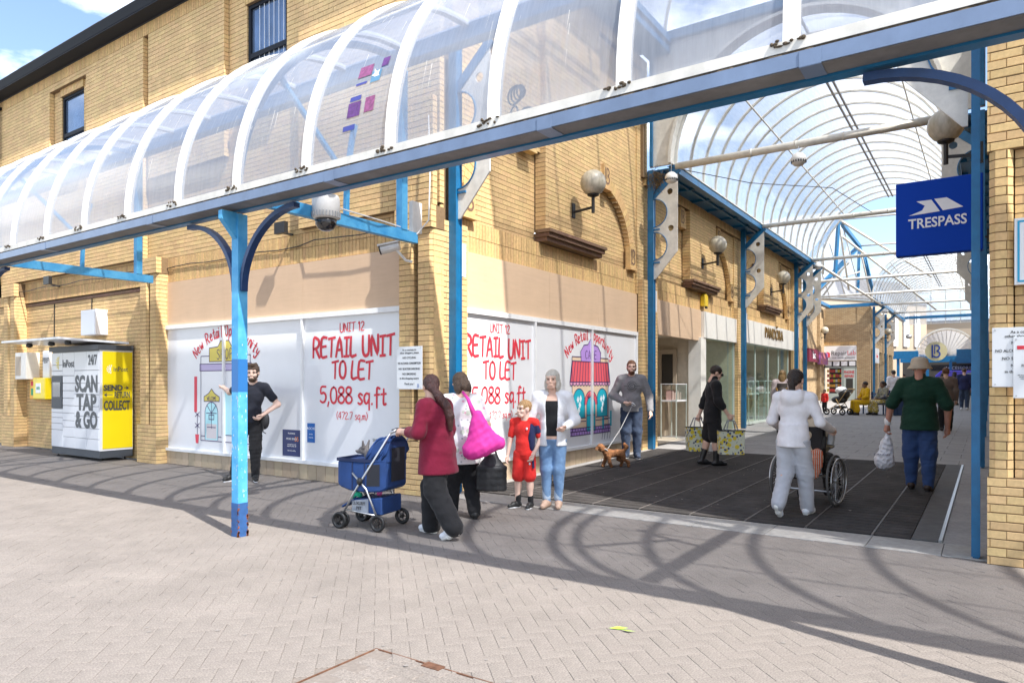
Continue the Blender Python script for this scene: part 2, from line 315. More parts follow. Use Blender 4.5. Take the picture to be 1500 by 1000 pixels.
def ring2(mb, c, ux, uz, r0, r1, a0=0, a1=2 * math.pi, n=28, lift=0, sq=1):
    c = Vector(c); ux = Vector(ux); uz = Vector(uz); nn = ux.cross(uz); vs = []
    for k in range(n + 1):
        t = a0 + (a1 - a0) * k / n
        for r in (r0, r1): vs.append(c + ux * (r * math.cos(t)) + uz * (r * sq * math.sin(t)) + nn * lift)
    return mb.add(vs, [(2 * k, 2 * k + 1, 2 * k + 3, 2 * k + 2) for k in range(n)])
def emblem(name, c, ux, uz, h, m, parent, lift=.004):
    """the centre's mark: an upright bar beside a double bowl"""
    mb = MB(); c = Vector(c); X = Vector(ux); Z = Vector(uz); nn = X.cross(Z)
    P = lambda a, b: c + X * (a * h) + Z * (b * h) + nn * lift
    mb.quad(P(-.30, -.5), P(-.19, -.5), P(-.19, .5), P(-.30, .5)); mb.quad(P(-.12, -.2), P(-.05, -.2), P(-.05, .5), P(-.12, .5))
    ring2(mb, P(.02, .25), X, Z, .15 * h, .26 * h, -1.5, 1.57, 12); ring2(mb, P(.02, -.22), X, Z, .17 * h, .29 * h, -2.6, 1.5, 16)
    mb.quad(P(-.05, .40), P(.03, .40), P(.03, .5), P(-.05, .5))
    return mb.build(name, m, parent)
# ------------------------------------------------------------------ ground
def gz(y): return 0 if y < 7.2 else min(.0125 * (y - 7.2), .45)
VX = Vector((1, 0, 0)); VY = Vector((0, 1, 0)); VZ = Vector((0, 0, 1))
m = MB(); m.quad((-900, -900, -.06), (900, -900, -.06), (900, 900, -.06), (-900, 900, -.06)); struct(m.build('ground', mat('far_ground', (.30, .29, .27), .9, var=.2, vscale=2)))
m = MB(); m.quad((-40, -12, -.006), (14, -12, -.006), (14, 7.2, -.006), (-40, 7.2, -.006)); pave = struct(m.build('pavement', M_sand))
def inview(p, mx=.02):
    x, y, z = p; d = -.564 * x + .826 * y; l = .826 * x + .564 * y
    if d < .3: return None
    u = .5 + l / d * 1025 / 1500; v = (561 - (z - 1.5) / d * 1025) / 1000
    return d if (-mx < u < 1 + mx and -mx < v < 1 + mx) else None
# herringbone block paving laid at 45 degrees
def paver_mesh(L, Wd, H, ch=.005):
    a, b = L / 2, Wd / 2
    lo = [(-a, -b, -H), (a, -b, -H), (a, b, -H), (-a, b, -H)]; mi = [(-a, -b, -ch), (a, -b, -ch), (a, b, -ch), (-a, b, -ch)]; tp = [(-a + ch, -b + ch, 0), (a - ch, -b + ch, 0), (a - ch, b - ch, 0), (-a + ch, b - ch, 0)]
    fs = [(8, 9, 10, 11)]
    for k in range(4): j = (k + 1) % 4; fs += [(k, j, 4 + j, 4 + k), (4 + k, 4 + j, 8 + j, 8 + k)]
    return lo + mi + tp, fs
def join_many(name, base, xf, m, parent):
    """many alike pieces in one mesh: xf rows are 4x4 matrices"""
    bv = np.array(base[0], np.float32); nv = len(bv); X = np.array(xf, np.float32)
    V = np.einsum('nij,vj->nvi', X[:, :3, :3], bv) + X[:, None, :3, 3]; V = V.reshape(-1, 3)
    me = bpy.data.meshes.new(name); fs = base[1]; n = len(X)
    li = np.concatenate([np.array(f) for f in fs]); LI = (li[None, :] + (np.arange(n) * nv)[:, None]).reshape(-1)
    cnt = np.array([len(f) for f in fs]); CN = np.tile(cnt, n); ST = np.concatenate([[0], np.cumsum(CN)[:-1]])
    me.vertices.add(len(V)); me.vertices.foreach_set('co', V.reshape(-1)); me.loops.add(len(LI)); me.loops.foreach_set('vertex_index', LI)
    me.polygons.add(len(CN)); me.polygons.foreach_set('loop_start', ST); me.polygons.foreach_set('loop_total', CN); me.update(calc_edges=True); me.materials.append(m); me.polygons.foreach_set('use_smooth', [False] * len(CN))
    return stuff(link(name, me, parent))
pm = paver_mesh(.1988, .0988, .05, .0016); pvs = []
c45 = math.sqrt(.5)
def pav(a, b, rot):
    x = (a - b) * c45 - 4; y = (a + b) * c45 - 1
    if not (-34 < x < 9 and -1.5 < y < 7.12): return
    if -2.88 < x < -1.12 and 1.87 < y < 2.85: return
    t = math.radians(45 + rot) + rnd.uniform(-.006, .006); ct, st = math.cos(t), math.sin(t); tx, ty = rnd.gauss(0, .0025), rnd.gauss(0, .0025)
    pvs.append((x, y, ((ct, -st, 0, x), (st, ct, 0, y), (-ty, tx, 1, rnd.uniform(-.0015, .001)), (0, 0, 0, 1))))
s_ = .1
for i in range(-330, 330):
    for j in range(-330, 330):
        k = (i - j) % 4   # 2x1 herringbone on a unit grid
        if k == 0: pav((i + 1) * s_, (j + .5) * s_, 0)
        elif k == 3 : pav((i + .5) * s_, (j + 1) * s_, 90)
far = []; near = []
for p in pvs:
    d = inview((p[0], p[1], 0)); (near if d else far).append((d, p))
near.sort(key=lambda q: q[0])
pme = bpy.data.meshes.new('paver'); pme.from_pydata(pm[0], [], pm[1]); pme.materials.append(M_paver)
for d, p in near[:300]:
    o = link('paver', pme); o.matrix_world = Matrix(p[2]); setpar(o, pave)
join_many('paver_field', pm, [p[2] for d, p in near[300:] + far], M_paver, pave)
# inspection cover set in the paving
cov = thing('inspection_cover', 'square recessed inspection cover with rusty steel rim in the paving', 'manhole cover', (-2, 2.36, 0))
m = MB()
for a, b in (((-2.87, 1.88), (-2.87, 2.84)), ((-2.87, 2.84), (-1.13, 2.84)), ((-1.13, 2.84), (-1.13, 1.88)), ((-1.13, 1.88), (-2.87, 1.88))): m.bar((*a, -.012), (*b, -.012), .008, .026)
m.box((-2.5, 2.80, -.02), (-2.38, 2.86, .003)); m.build('rim', mat('rusty_steel', (.16, .08, .05), .7, .4, var=.5, vscale=20), cov)
fr = [p for p in range(0)]
xf = []
for i in range(9):
    for j in range(10): xf.append(((1, 0, 0, -2.77 + i * .2 - (.1 if j % 2 else 0) + .05), (0, 1, 0, 1.935 + j * .0945), (0, 0, 1, -.002), (0, 0, 0, 1)))
join_many('paver_infill', paver_mesh(.196, .091, .03), [q for q in xf if -2.76 < q[0][3] < -1.23], M_paver, cov)
m = MB(); m.quad((-2.86, 1.89, -.0055), (-1.14, 1.89, -.0055), (-1.14, 2.83, -.0055), (-2.86, 2.83, -.0055)); m.build('tray', M_sand, cov)
# arcade floor rising gently, kerb slabs, slabs, ribbed entrance mat
m = MB(); Ys = [7.16, 14, 30, 43.2, 120]
for a, b in zip(Ys, Ys[1:]): m.quad((-30 if a > 28 else -9.5, a, gz(a) - .012), (8, a, gz(a) - .012), (8, b, gz(b) - .012), (-30 if a > 28 else -9.5, b, gz(b) - .012))
afl = struct(m.build('arcade_floor', mat('floor_bed', (.30, .29, .28), .85, var=.2, vscale=14, stain=.2)))
sl0 = math.atan(.0125)
def slab(x0, y0, x1, y1, m, name='slab', t=.03, dz=0):
    v, f = paver_mesh(x1 - x0, y1 - y0, t, .003); me = bpy.data.meshes.new(name); me.from_pydata(v, [], f); me.materials.append(m)
    o = link(name, me); yc = (y0 + y1) / 2; o.location = ((x0 + x1) / 2, yc, gz(yc) + dz); o.rotation_euler = (sl0 if y0 > 7.2 else 0, 0, 0); setpar(o, afl); return o
x = -6.2
while x < 1.6:
    w = rnd.choice((.6, .75, .9)); slab(x + .003, 7.14, x + w - .003, 7.68, M_kerb, 'kerb_slab', dz=.002); x += w
sm_ = {}
y = 14.33
while y < 33:
    x = -6.15 if y < 29 else -8.4; off = .3 if int(y / .6) % 2 else 0; x -= off
    while x < 1.4:
        if len(sm_) < 1:
            v, f = paver_mesh(.594, .594, .03, .003); me = bpy.data.meshes.new('slab'); me.from_pydata(v, [], f); me.materials.append(M_slab); sm_[0] = me
        if inview((x + .3, y + .3, .1), .05) and sm_.get('n', 0) < 300:
            sm_['n'] = sm_.get('n', 0) + 1; o = link('slab', sm_[0]); o.location = (x + .3, y + .3, gz(y + .3) + rnd.uniform(0, .0012)); o.rotation_euler = (sl0, 0, 0); setpar(o, afl)
        else: sm_.setdefault('x', []).append(((1, 0, 0, x + .3), (0, 1, -.0125, y + .3), (0, .0125, 1, gz(y + .3)), (0, 0, 0, 1)))
        x += .6
    y += .6
xf = sm_.get('x', [])
for i in range(12):
    xf.append(((1, 0, 0, .25 - .32), (0, 1, -.0125, 7.98 + i * .6), (0, .0125, 1, gz(7.98 + i * .6)), (0, 0, 0, 1)))
    xf.append(((.2, 0, 0, -6.02), (0, 1, -.0125, 7.98 + i * .6), (0, .0125, 1, gz(7.98 + i * .6)), (0, 0, 0, 1)))
join_many('slab_field', paver_mesh(.594, .594, .03, .003), xf, M_slab, afl)
emat = thing('entrance_mat', 'large dark ribbed entrance mat with pale metal strips at the arcade mouth', 'mat', (-3, 11, .03))
xs = [-5.92 + k * .62 for k in range(9)]
for k, x in enumerate(xs):
    x1 = min(x + .615, -.62) if k < 8 else -.36
    m = MB(); n = 40
    for i in range(n):
        ya = 7.72 + (14.28 - 7.72) * i / n; yb = 7.72 + (14.28 - 7.72) * (i + .93) / n; m.box((x + .012, ya, gz(ya) - .02), (x1 - .012 if k < 8 else -.63, yb, gz(ya) + .006))
    m.build('mat_panel', M_mat, emat)
    m = MB(); m.prism([(x - .009, 7.72, gz(7.72) - .01), (x + .009, 7.72, gz(7.72) - .01), (x + .009, 7.72, gz(7.72) + .008), (x - .009, 7.72, gz(7.72) + .008)], (0, 6.56, .082)); m.build('strip', mat('mat_strip', (.14, .128, .12), .6, .2, var=.3, vscale=8), emat)
m = MB(); m.prism([(-.62, 7.72, -.01), (-.40, 7.72, -.01), (-.40, 7.72, .012), (-.62, 7.72, .012)], (0, 6.56, .082)); m.build('border', mat('mat_border', (.10, .10, .10), .8, var=.2), emat)
m = MB(); m.prism([(-.40, 7.72, -.01), (-.37, 7.72, -.01), (-.37, 7.72, .022), (-.40, 7.72, .022)], (0, 6.56, .082)); m.build('edge_trim', M_steel, emat)
# ------------------------------------------------------------------ brick laying
class Wall:
    def __init__(s): s.b = []; s.core = MB()
    def lay(s, O, U, N, u0, u1, z0, z1, holes=None, D=.2, off=0, soldier=False, bd=None, keep=None, mt=0):
        O = Vector(O); U = Vector(U); N = Vector(N); bd = bd or min(.1, D - .01)
        ch = .225 if soldier else .075; n = max(1, round((z1 - z0) / ch)); ch = (z1 - z0) / n
        for i in range(n):
            za = z0 + i * ch; zm = za + ch / 2; iv = [(u0, u1)]
            for (a, b) in (holes(zm) if holes else []):
                nv = []
                for (p, q) in iv:
                    if b <= p or a >= q: nv.append((p, q)); continue
                    if a > p: nv.append((p, a))
                    if b < q: nv.append((b, q))
                iv = nv
            for (p, q) in iv:
                if q - p < .02: continue
                c0 = O + U * (p + .010) - N * .007; c1 = O + U * (q - .010) - N * D
                s.core.box((c0.x, c0.y, za), (c1.x, c1.y, za + ch)) if abs(U.x) in (0, 1) else s.core.prism([O + U * p - N * .007 + VZ * za, O + U * q - N * .007 + VZ * za, O + U * q - N * D + VZ * za, O + U * p - N * D + VZ * za], (0, 0, ch))
                L = .075 if soldier else .225; st = off + (0 if soldier else (.1125 if i % 2 else 0)); k = math.floor((p - st) / L)
                while st + k * L < q:
                    a = max(p, st + k * L); b = min(q, st + (k + 1) * L); k += 1; jx = .0016 if not soldier else .004
                    if b - a < .012: continue
                    j = .0044; o = O + U * (a + jx) + N * rnd.uniform(-.0012, .0018) + VZ * (za + j)
                    s.b.append((o, U, N, b - a - 2 * jx, ch - 2 * j, bd, mt, not soldier and abs((b - a) - L) < 1e-4))
        return s
    def finish(s, root, wallname='wall', nkeep=300, stuffname='brickwork'):
        s.core.build(wallname, M_mortar, root)
        sc = []
        for k, (o, U, N, L, H, D, mt, full) in enumerate(s.b):
            c = o + U * L / 2 + VZ * H / 2; d = inview(c, 0); v = 0
            if d and full and mt == 0:
                cs = N.dot((Vector((0, 0, 1.5)) - c).normalized()); v = L * H * max(0, cs) / d / d
            sc.append((v, k))
        sc.sort(reverse=True); pick = {k for v, k in sc[:nkeep] if v > 0}
        sh = {}
        groups = {}
        for k, (o, U, N, L, H, D, mt, full) in enumerate(s.b):
            R = Matrix((U, -N, VZ)).transposed()
            if k in pick:
                key = (round(L, 3), round(H, 3), round(D, 3))
                if key not in sh:
                    v, f = brickv(L, H, D); me = bpy.data.meshes.new('brick'); me.from_pydata(v, [], f); me.materials.append(M_brick); sh[key] = me
                ob = link('brick', sh[key]); M = R.to_4x4(); M.translation = o; ob.matrix_world = M; setpar(ob, root)
            else:
                A = np.eye(4); A[:3, 0] = np.array(U) * L; A[:3, 1] = np.array(-N) * D; A[2, 2] = H; A[:3, 3] = o; groups.setdefault(mt, []).append(A)
        unit = ([(0, 0, 0), (1, 0, 0), (1, 0, 1), (0, 0, 1), (0, 1, 0), (1, 1, 0), (1, 1, 1), (0, 1, 1)], [(0, 1, 2, 3), (1, 5, 6, 2), (4, 0, 3, 7), (3, 2, 6, 7), (0, 4, 5, 1)])
        for mt, g in groups.items(): join_many((stuffname, 'soldier_course', 'string_course')[mt], unit, g, (M_brick, M_soldier, M_brown)[mt], root)
def brickv(L, H, D, c=.004):
    v = [(0, c, 0), (L, c, 0), (L, c, H), (0, c, H), (c, 0, c), (L - c, 0, c), (L - c, 0, H - c), (c, 0, H - c), (0, D, 0), (L, D, 0), (L, D, H), (0, D, H)]
    return v, [(4, 5, 6, 7), (0, 1, 5, 4), (1, 2, 6, 5), (2, 3, 7, 6), (3, 0, 4, 7), (1, 9, 10, 2), (8, 0, 3, 11), (3, 2, 10, 11), (0, 8, 9, 1)]
PA = 7.23; PB = -6.2      # planes of the two street fronts
bld = thing('brick_building', 'buff brick corner building with boarded shop front and blue steelwork', 'building', (-6.2, 7.23, 0))
w = Wall(); NA = -VY; NB = VX
HT = 8.40; XL = -27.2
# --- front facing the street: upper wall
def rects(*rs): return lambda z: [(a, b) for (a, b, z0, z1) in rs if z0 < z < z1]
wins = [(-17.10, -16.07), (-10.35, -9.31), (-23.9, -22.86)]
openA = [(a, b, 6.3, 7.86) for a, b in wins]
w.lay((0, PA, 0), VX, NA, XL, -6.13, 3.85, 8.17, rects(*openA), .3)
w.lay((0, PA, 0), VX, NA, XL, -6.13, 3.39, 3.62, None, .3, soldier=True, mt=1); w.lay((0, PA, 0), VX, NA, XL, -6.13, 3.62, 3.85, None, .3, soldier=True, mt=1)
w.lay((0, PA - .1, 0), VX, NA, XL, -6.03, 8.17, 8.40, None, .2, soldier=True, mt=1)
for a, b in ((-20.3, -13.48), (XL, -20.3)):
    c = [q for q in wins if a < q[0] < b][0]
    w.lay((0, PA - .1, 0), VX, NA, a, b - (.0 if b > -20 else .35), 3.9, 8.17, rects((c[0] - .36, c[1] + .3, 5.6, 8.0)), .1)
w.lay((0, PA - .1, 0), VX, NA, -13.30, -10.85, 5.4, 8.17, None, .1)
w.lay((0, PA - .1, 0), VX, NA, -8.9, -6.03, 3.9, 8.17, None, .1)
for a, b in wins: w.lay((0, PA - .03, 0), VX, NA, a - .02, b + .02, 7.86, 8.08, None, .06, soldier=True, mt=1)
# --- locker bay, plain wall with a dark string course
w.lay((0, PA + .04, 0), VX, NA, -19.5, -13.3, 0, 3.30, None, .25); w.lay((0, PA + .02, 0), VX, NA, -19.5, -13.3, 3.30, 3.37, None, .2, mt=2)
w.lay((0, PA + .04, 0), VX, NA, XL, -19.5, 0, 3.39, None, .25)
# --- piers
def pier(x0, x1, y, d=.25, top=3.55):
    mid = (x0 + x1) / 2
    for a, b, yy in ((x0, mid - .035, y), (mid + .035, x1, y)):
        w.lay((0, yy, 0), VX, NA, a + .04, b - .04, .72, top, None, d)
        q = .04 * math.sqrt(2); e = Vector((c45, -c45, 0))
        w.lay((b - .04, yy, 0), (c45, c45, 0), e, 0, q, .72, top, None, .03, bd=.02)
        w.lay((a, yy + .04, 0), (c45, -c45, 0), (-c45, -c45, 0), 0, q, .72, top, None, .03, bd=.02)
        w.lay((b, 0, 0), VY, VX, yy + .04, yy + d, .72, top, None, .03, bd=.02)
    w.lay((0, y - .03, 0), VX, NA, x0 - .02, x1 + .02, 0, .72, None, d + .03); w.lay((x1 + .02, 0, 0), VY, VX, y - .03, y + d, 0, .72, None, .04, bd=.03)
    w.lay((0, y - .03, 0), VX, NA, x0 - .02, x1 + .02, top, top + .3, None, d + .03)
pier(-13.42, -12.78, 7.02); pier(-19.66, -19.0, 7.02)
pier(-6.68, -6.06, 7.0)
w.lay((0, 7.0, 0), VX, NA, -6.7, -6.04, 3.85, 5.3, None, .1)
# --- front facing the arcade
BAYS = [7.30, 14.10, 20.90]
def arcade_bay(y0, top, n):
    # y0: line of the blue post.  pier, recessed panel with rounded head, proud middle strip
    g = gz(y0)
    w.lay((PB + .14, 0, 0), VY, NB, y0 - (.25 if n == 0 else .34), y0 + .47, 0, 3.7, None, .3)
    R = 1.25
    def rec(z, inset=0):
        a, b, t = y0 + .72 - inset, y0 + 6.12 + inset, 5.32 + inset
        if z > t or z < 3.8: return []
        r = R + inset; dz = z - (t - r); k = r - math.sqrt(max(0, r * r - dz * dz)) if dz > 0 else 0
        return [(a + k, b - k)]
    ph = lambda z: [(y0 + 2.62, y0 + 4.58)]
    w.lay((PB, 0, 0), VY, NB, y0 - (.05 if n == 0 else 0), y0 + 6.8, 3.85, top, lambda z: rec(z) + ph(z), .13)
    w.lay((PB - .12, 0, 0), VY, NB, y0 + .5, y0 + 6.4, 3.85, 5.45, ph, .2)
    w.lay((PB + .10, 0, 0), VY, NB, y0 + 2.62, y0 + 4.58, 4.06, top, None, .3, bd=.2)
    w.lay((PB - .02, 0, 0), VY, NB, y0 + .47, y0 + 6.45, 3.39, 3.62, None, .2, soldier=True, mt=1); w.lay((PB - .02, 0, 0), VY, NB, y0 + .47, y0 + 6.45, 3.62, 3.85, None, .2, soldier=True, mt=1)
    w.lay((PB + .03, 0, 0), VY, NB, y0 + .0, y0 + .47, 3.7, top, None, .1); 
    w.lay((PB + .03, 0, 0), VY, NB, y0 + 6.42, y0 + 6.8, 3.39, top, None, .1)
    for z0, z1, pr in ((3.86, 3.93, .14), (3.93, 4.0, .19), (4.0, 4.06, .23)): w.lay((PB + pr, 0, 0), VY, NB, y0 + 2.62 - (z0 - 3.8) * .3, y0 + 4.58 + (z0 - 3.8) * .3, z0, z1, None, .3, mt=2, bd=.25)
    # arch rings of radial bricks, quarter circles each side
    for sgn, cy in ((-1, y0 + .72 + R), (1, y0 + 6.12 - R)):
        nn = 18
        for i in range(nn):
            t0 = math.pi / 2 * (i + .04) / nn; t1 = math.pi / 2 * (i + .96) / nn
            P = lambda t, r: (cy + sgn * r * math.cos(t), 5.32 - R + r * math.sin(t))
            q = [P(t0, R + .005), P(t1, R + .005), P(t1, R + .22), P(t0, R + .22)]
            m = MB(); m.prism([(PB + .016, a, b) for a, b in q], (-.13, 0, 0)); m.build('arch_brick', M_soldier, bld)
    # crest blocks at the springings
    for yy, zz in ((y0 + .62, 3.9), (y0 + 6.17, 3.9), (y0 + 2.22, 5.30), (y0 + 4.98, 5.30)):
        m = MB(); m.box((PB - .05, yy - .13, zz), (PB + .06, yy + .13, zz + .44)); m.box((PB - .05, yy - .17, zz - .05), (PB + .085, yy + .17, zz - .002))
        bl = m.build('crest_block', M_soldier, bld); emblem('crest', (PB + .061, yy, zz + .22), VY, VZ, .32, M_brown, bl, .003)
for n, y0 in enumerate(BAYS): arcade_bay(y0, 8.17 if n == 0 else 5.75, n)
for y0, y1, zt in ((7.3, 14.05, 8.4),): w.lay((PB + .1, 0, 0), VY, NB, y0 - .17, y1, 8.17, zt, None, .2, soldier=True, mt=1)
w.lay((PB + .1, 0, 0), VY, NB, 14.05, 29.0, 5.75, 5.98, None, .2, soldier=True, mt=1)
w.lay((PB + .14, 0, 0), VY, NB, 27.55, 28.9, 0, 5.75, None, .3); w.lay((0, 14.1, 0), VX, -NA, -9, -6.1, 5.9, 8.4, None, .2)
w.lay((0, 28.9, 0), VX, VY, -9, -6.06, 0, 5.9, None, .2)
w.finish(bld)
# roof, eaves gutter, downpipe
m = MB()
for k in range(22):
    y = 6.92 + k * .15; z = 8.60 + k * .163
    for (a, b) in ((XL, -6.0 - .0 * k),):
        nx = 46
        for i in range(nx):
            x0 = a + (b - a) * (i + (.5 if k % 2 else 0)) / nx; x1 = min(x0 + (b - a) / nx - .006, b); j = rnd.uniform(0, .006)
            m.prism([(x0, y - .02, z + .012 + j), (x1, y - .02, z + .012 + j), (x1, y + .165, z + .172), (x0, y + .165, z + .172)], (0, 0, -.012))
stuff(m.build('roof_slates', M_slate, bld))
m = MB(); m.prism([(XL, 6.98, 8.60), (XL, 10.2, 12.0), (XL, 14.1, 8.6)], (abs(XL) - 6.05, 0, 0)); m.build('roof', M_slate, bld)
m = MB(); m.box((XL, 6.84, 8.42), (-5.9, 7.12, 8.44)); m.prism([(XL, 6.78, 8.60), (XL, 6.84, 8.45), (XL, 6.96, 8.45), (XL, 6.96, 8.60)], (abs(XL) - 5.95, 0, 0)); m.build('gutter', M_gutblack, bld)
m = MB(); m.box((-6.05, 7.0, 8.42), (-5.55, 14.1, 8.66)); m.box((-5.75, 6.9, 8.6), (-5.5, 14.1, 8.74)); m.build('arcade_eaves', M_blue, bld)
m = MB(); m.tube([(-20.1, 6.98, 8.45), (-20.1, 7.06, 8.3), (-20.1, 7.06, 4.4), (-20.1, 7.1, 3.6)], .045, 8); 
for z in (8.2, 6.4, 4.8): m.box((-20.17, 7.0, z), (-20.03, 7.14, z + .06))
m.build('downpipe', M_gutblack, bld, True)
# upstairs sash windows
for a, b in wins:
    m = MB(); t = .06
    for p, q in (((a, 6.3), (a + t, 7.86)), ((b - t, 6.3), (b, 7.86)), ((a + t, 7.80), (b - t, 7.86)), ((a + t, 6.3), (b - t, 6.38)), ((a + t, 6.96), (b - t, 7.04))): m.box((p[0], 7.255, p[1]), (q[0], 7.33, q[1]))
    wn_ = m.build('sash_window', M_gutblack, bld)
    m = MB(); m.quad((a + .05, 7.295, 6.35), (b - .05, 7.295, 6.35), (b - .05, 7.295, 7.83), (a + .05, 7.295, 7.83)); m.build('pane', M_winglass, wn_)
    if a > -12:
        m = MB()
        for k in range(6): x = a + .28 + k * .125; m.tube([(x, 7.275, 6.4), (x, 7.275, 7.8)], .005, 5)
        m.tube([(a + .26, 7.275, 6.8), (b - .06, 7.275, 6.8)], .006, 5); m.build('security_bars', M_alu, wn_)
    m = MB(); m.box((a - .05, 7.06, 6.2), (b + .05, 7.45, 6.3)); m.build('sill', M_brown, wn_)
from mathutils.geometry import tessellate_polygon
def plate(mb, poly, holes, P, N, th):
    """flat plate with holes: 2d points mapped by P, thickness th along N"""
    N = Vector(N); loops = [poly] + holes; fl = [p for L in loops for p in L]
    tris = tessellate_polygon([[Vector((a, b, 0)) for a, b in L] for L in loops]); n = len(fl)
    V = [P(a, b) for a, b in fl]; fs = [tuple(t) for t in tris] + [tuple(i + n for i in t[::-1]) for t in tris]; o = 0
    for L in loops:
        k = len(L); fs += [(o + i, o + (i + 1) % k, n + o + (i + 1) % k, n + o + i) for i in range(k)]; o += k
    return mb.add(V + [v + N * th for v in V], fs)
def circ(a, b, r, n=20, t0=0, t1=2 * math.pi): return [(a + r * math.cos(t0 + (t1 - t0) * k / n), b + r * math.sin(t0 + (t1 - t0) * k / n)) for k in range(n if abs(t1 - t0 - 2 * math.pi) < .01 else n + 1)]
# ------------------------------------------------------------------ boarded shop front: frames, vinyl, boards, plinth
def P2(O, ux): O = Vector(O); ux = Vector(ux); return lambda a, b, l=0: O + ux * a + VZ * b + ux.cross(VZ) * l
def poly(mb, P, pts, l=.0015): mb.add([P(a, b, l) for a, b in pts], [tuple(range(len(pts)))])
def line(mb, P, pts, wd, l=.003):
    for k, ((a, b), (c, d)) in enumerate(zip(pts, pts[1:])):
        v = Vector((c - a, d - b)); 
        if v.length < 1e-6: continue
        v.normalize(); q = Vector((-v.y, v.x)) * wd / 2; e = v * wd * .3
        mb.add([P(x, y, l + .00012 * (k % 7)) for x, y in ((a - e.x + q.x, b - e.y + q.y), (a - e.x - q.x, b - e.y - q.y), (c + e.x - q.x, d + e.y - q.y), (c + e.x + q.x, d + e.y + q.y))], [(0, 1, 2, 3)])
cm = lambda n, c: mat('print_' + n, c, .55)
INK = cm('outline', (.06, .035, .14))
def shopfront(O, ux, xs, z0, z1, name, label_parts):
    ux = Vector(ux); nn = ux.cross(VZ); O = Vector(O); t = .045; m = MB()
    B = lambda a, b, c, d, l0=-.05, l1=.03: m.add([O + ux * p + VZ * q + nn * l for l in (l0, l1) for p, q in ((a, c), (b, c), (b, d), (a, d))], [(0, 3, 2, 1), (4, 5, 6, 7), (0, 1, 5, 4), (1, 2, 6, 5), (2, 3, 7, 6), (3, 0, 4, 7)])
    B(xs[0], xs[-1], z1 - .075, z1, -.05, .034); B(xs[0], xs[-1], z0, z0 + .05, -.05, .04)
    for k, x in enumerate(xs): B(x - t / 2 if 0 < k < len(xs) - 1 else (x if k == 0 else x - t), x + t / 2 if 0 < k < len(xs) - 1 else (x + t if k == 0 else x), z0 + .05, z1 - .075)
    fr = m.build('shop_window', M_alu, bld)
    for a, b in zip(xs, xs[1:]):
        m2 = MB(); m2.add([O + ux * p + VZ * q + nn * -.012 for p, q in ((a, z0), (b, z0), (b, z1), (a, z1))], [(0, 1, 2, 3)]); m2.build('vinyl_panel', M_vinyl, fr)
    return fr
def letting(P, fr, c):
    m = MB(); ux = P(1, 0) - P(0, 0); n = ux.cross(VZ)
    for tx, z, s, wd, xs in (('UNIT 12', 2.29, .13, .14, 1.0), ('RETAIL UNIT', 1.90, .285, .17, .86), ('TO LET', 1.57, .255, .17, .93), ('5,088 sq.ft', 1.20, .24, .15, 1.07), ('(472.7 sq.m)', .985, .105, .12, 1.1)):
        stroke_text(m, tx, P(c, z - (.02 if s < .2 else 0)), ux, VZ, n, s, wd, xs=xs)
    m.build('lettering', M_red, fr)
def arc_title(P, fr, c, z):
    m = MB(); ux = P(1, 0) - P(0, 0); stroke_text(m, 'New Retail Opportunity', P(c, z), ux, VZ, ux.cross(VZ), .185, .14, track=.15, curve=6.5, xs=.80); m.build('arched_title', M_red, fr)
shA = shopfront((0, PA - .02, 0), VX, [-13.08, -10.97, -8.896, -6.72], .245, 2.58, 'street', None)
shB = shopfront((PB + .02, 0, 0), VY, [7.77, 9.71, 11.70, 13.74], .30, 2.58, 'arcade', None)
PAf = P2((0, PA - .009, 0), VX); PBf = P2((PB + .009, 0, 0), VY)
letting(PAf, shA, -7.80); letting(PBf, shB, 8.74); arc_title(PAf, shA, -10.95, 2.32); arc_title(PBf, shB, 11.68, 2.32)
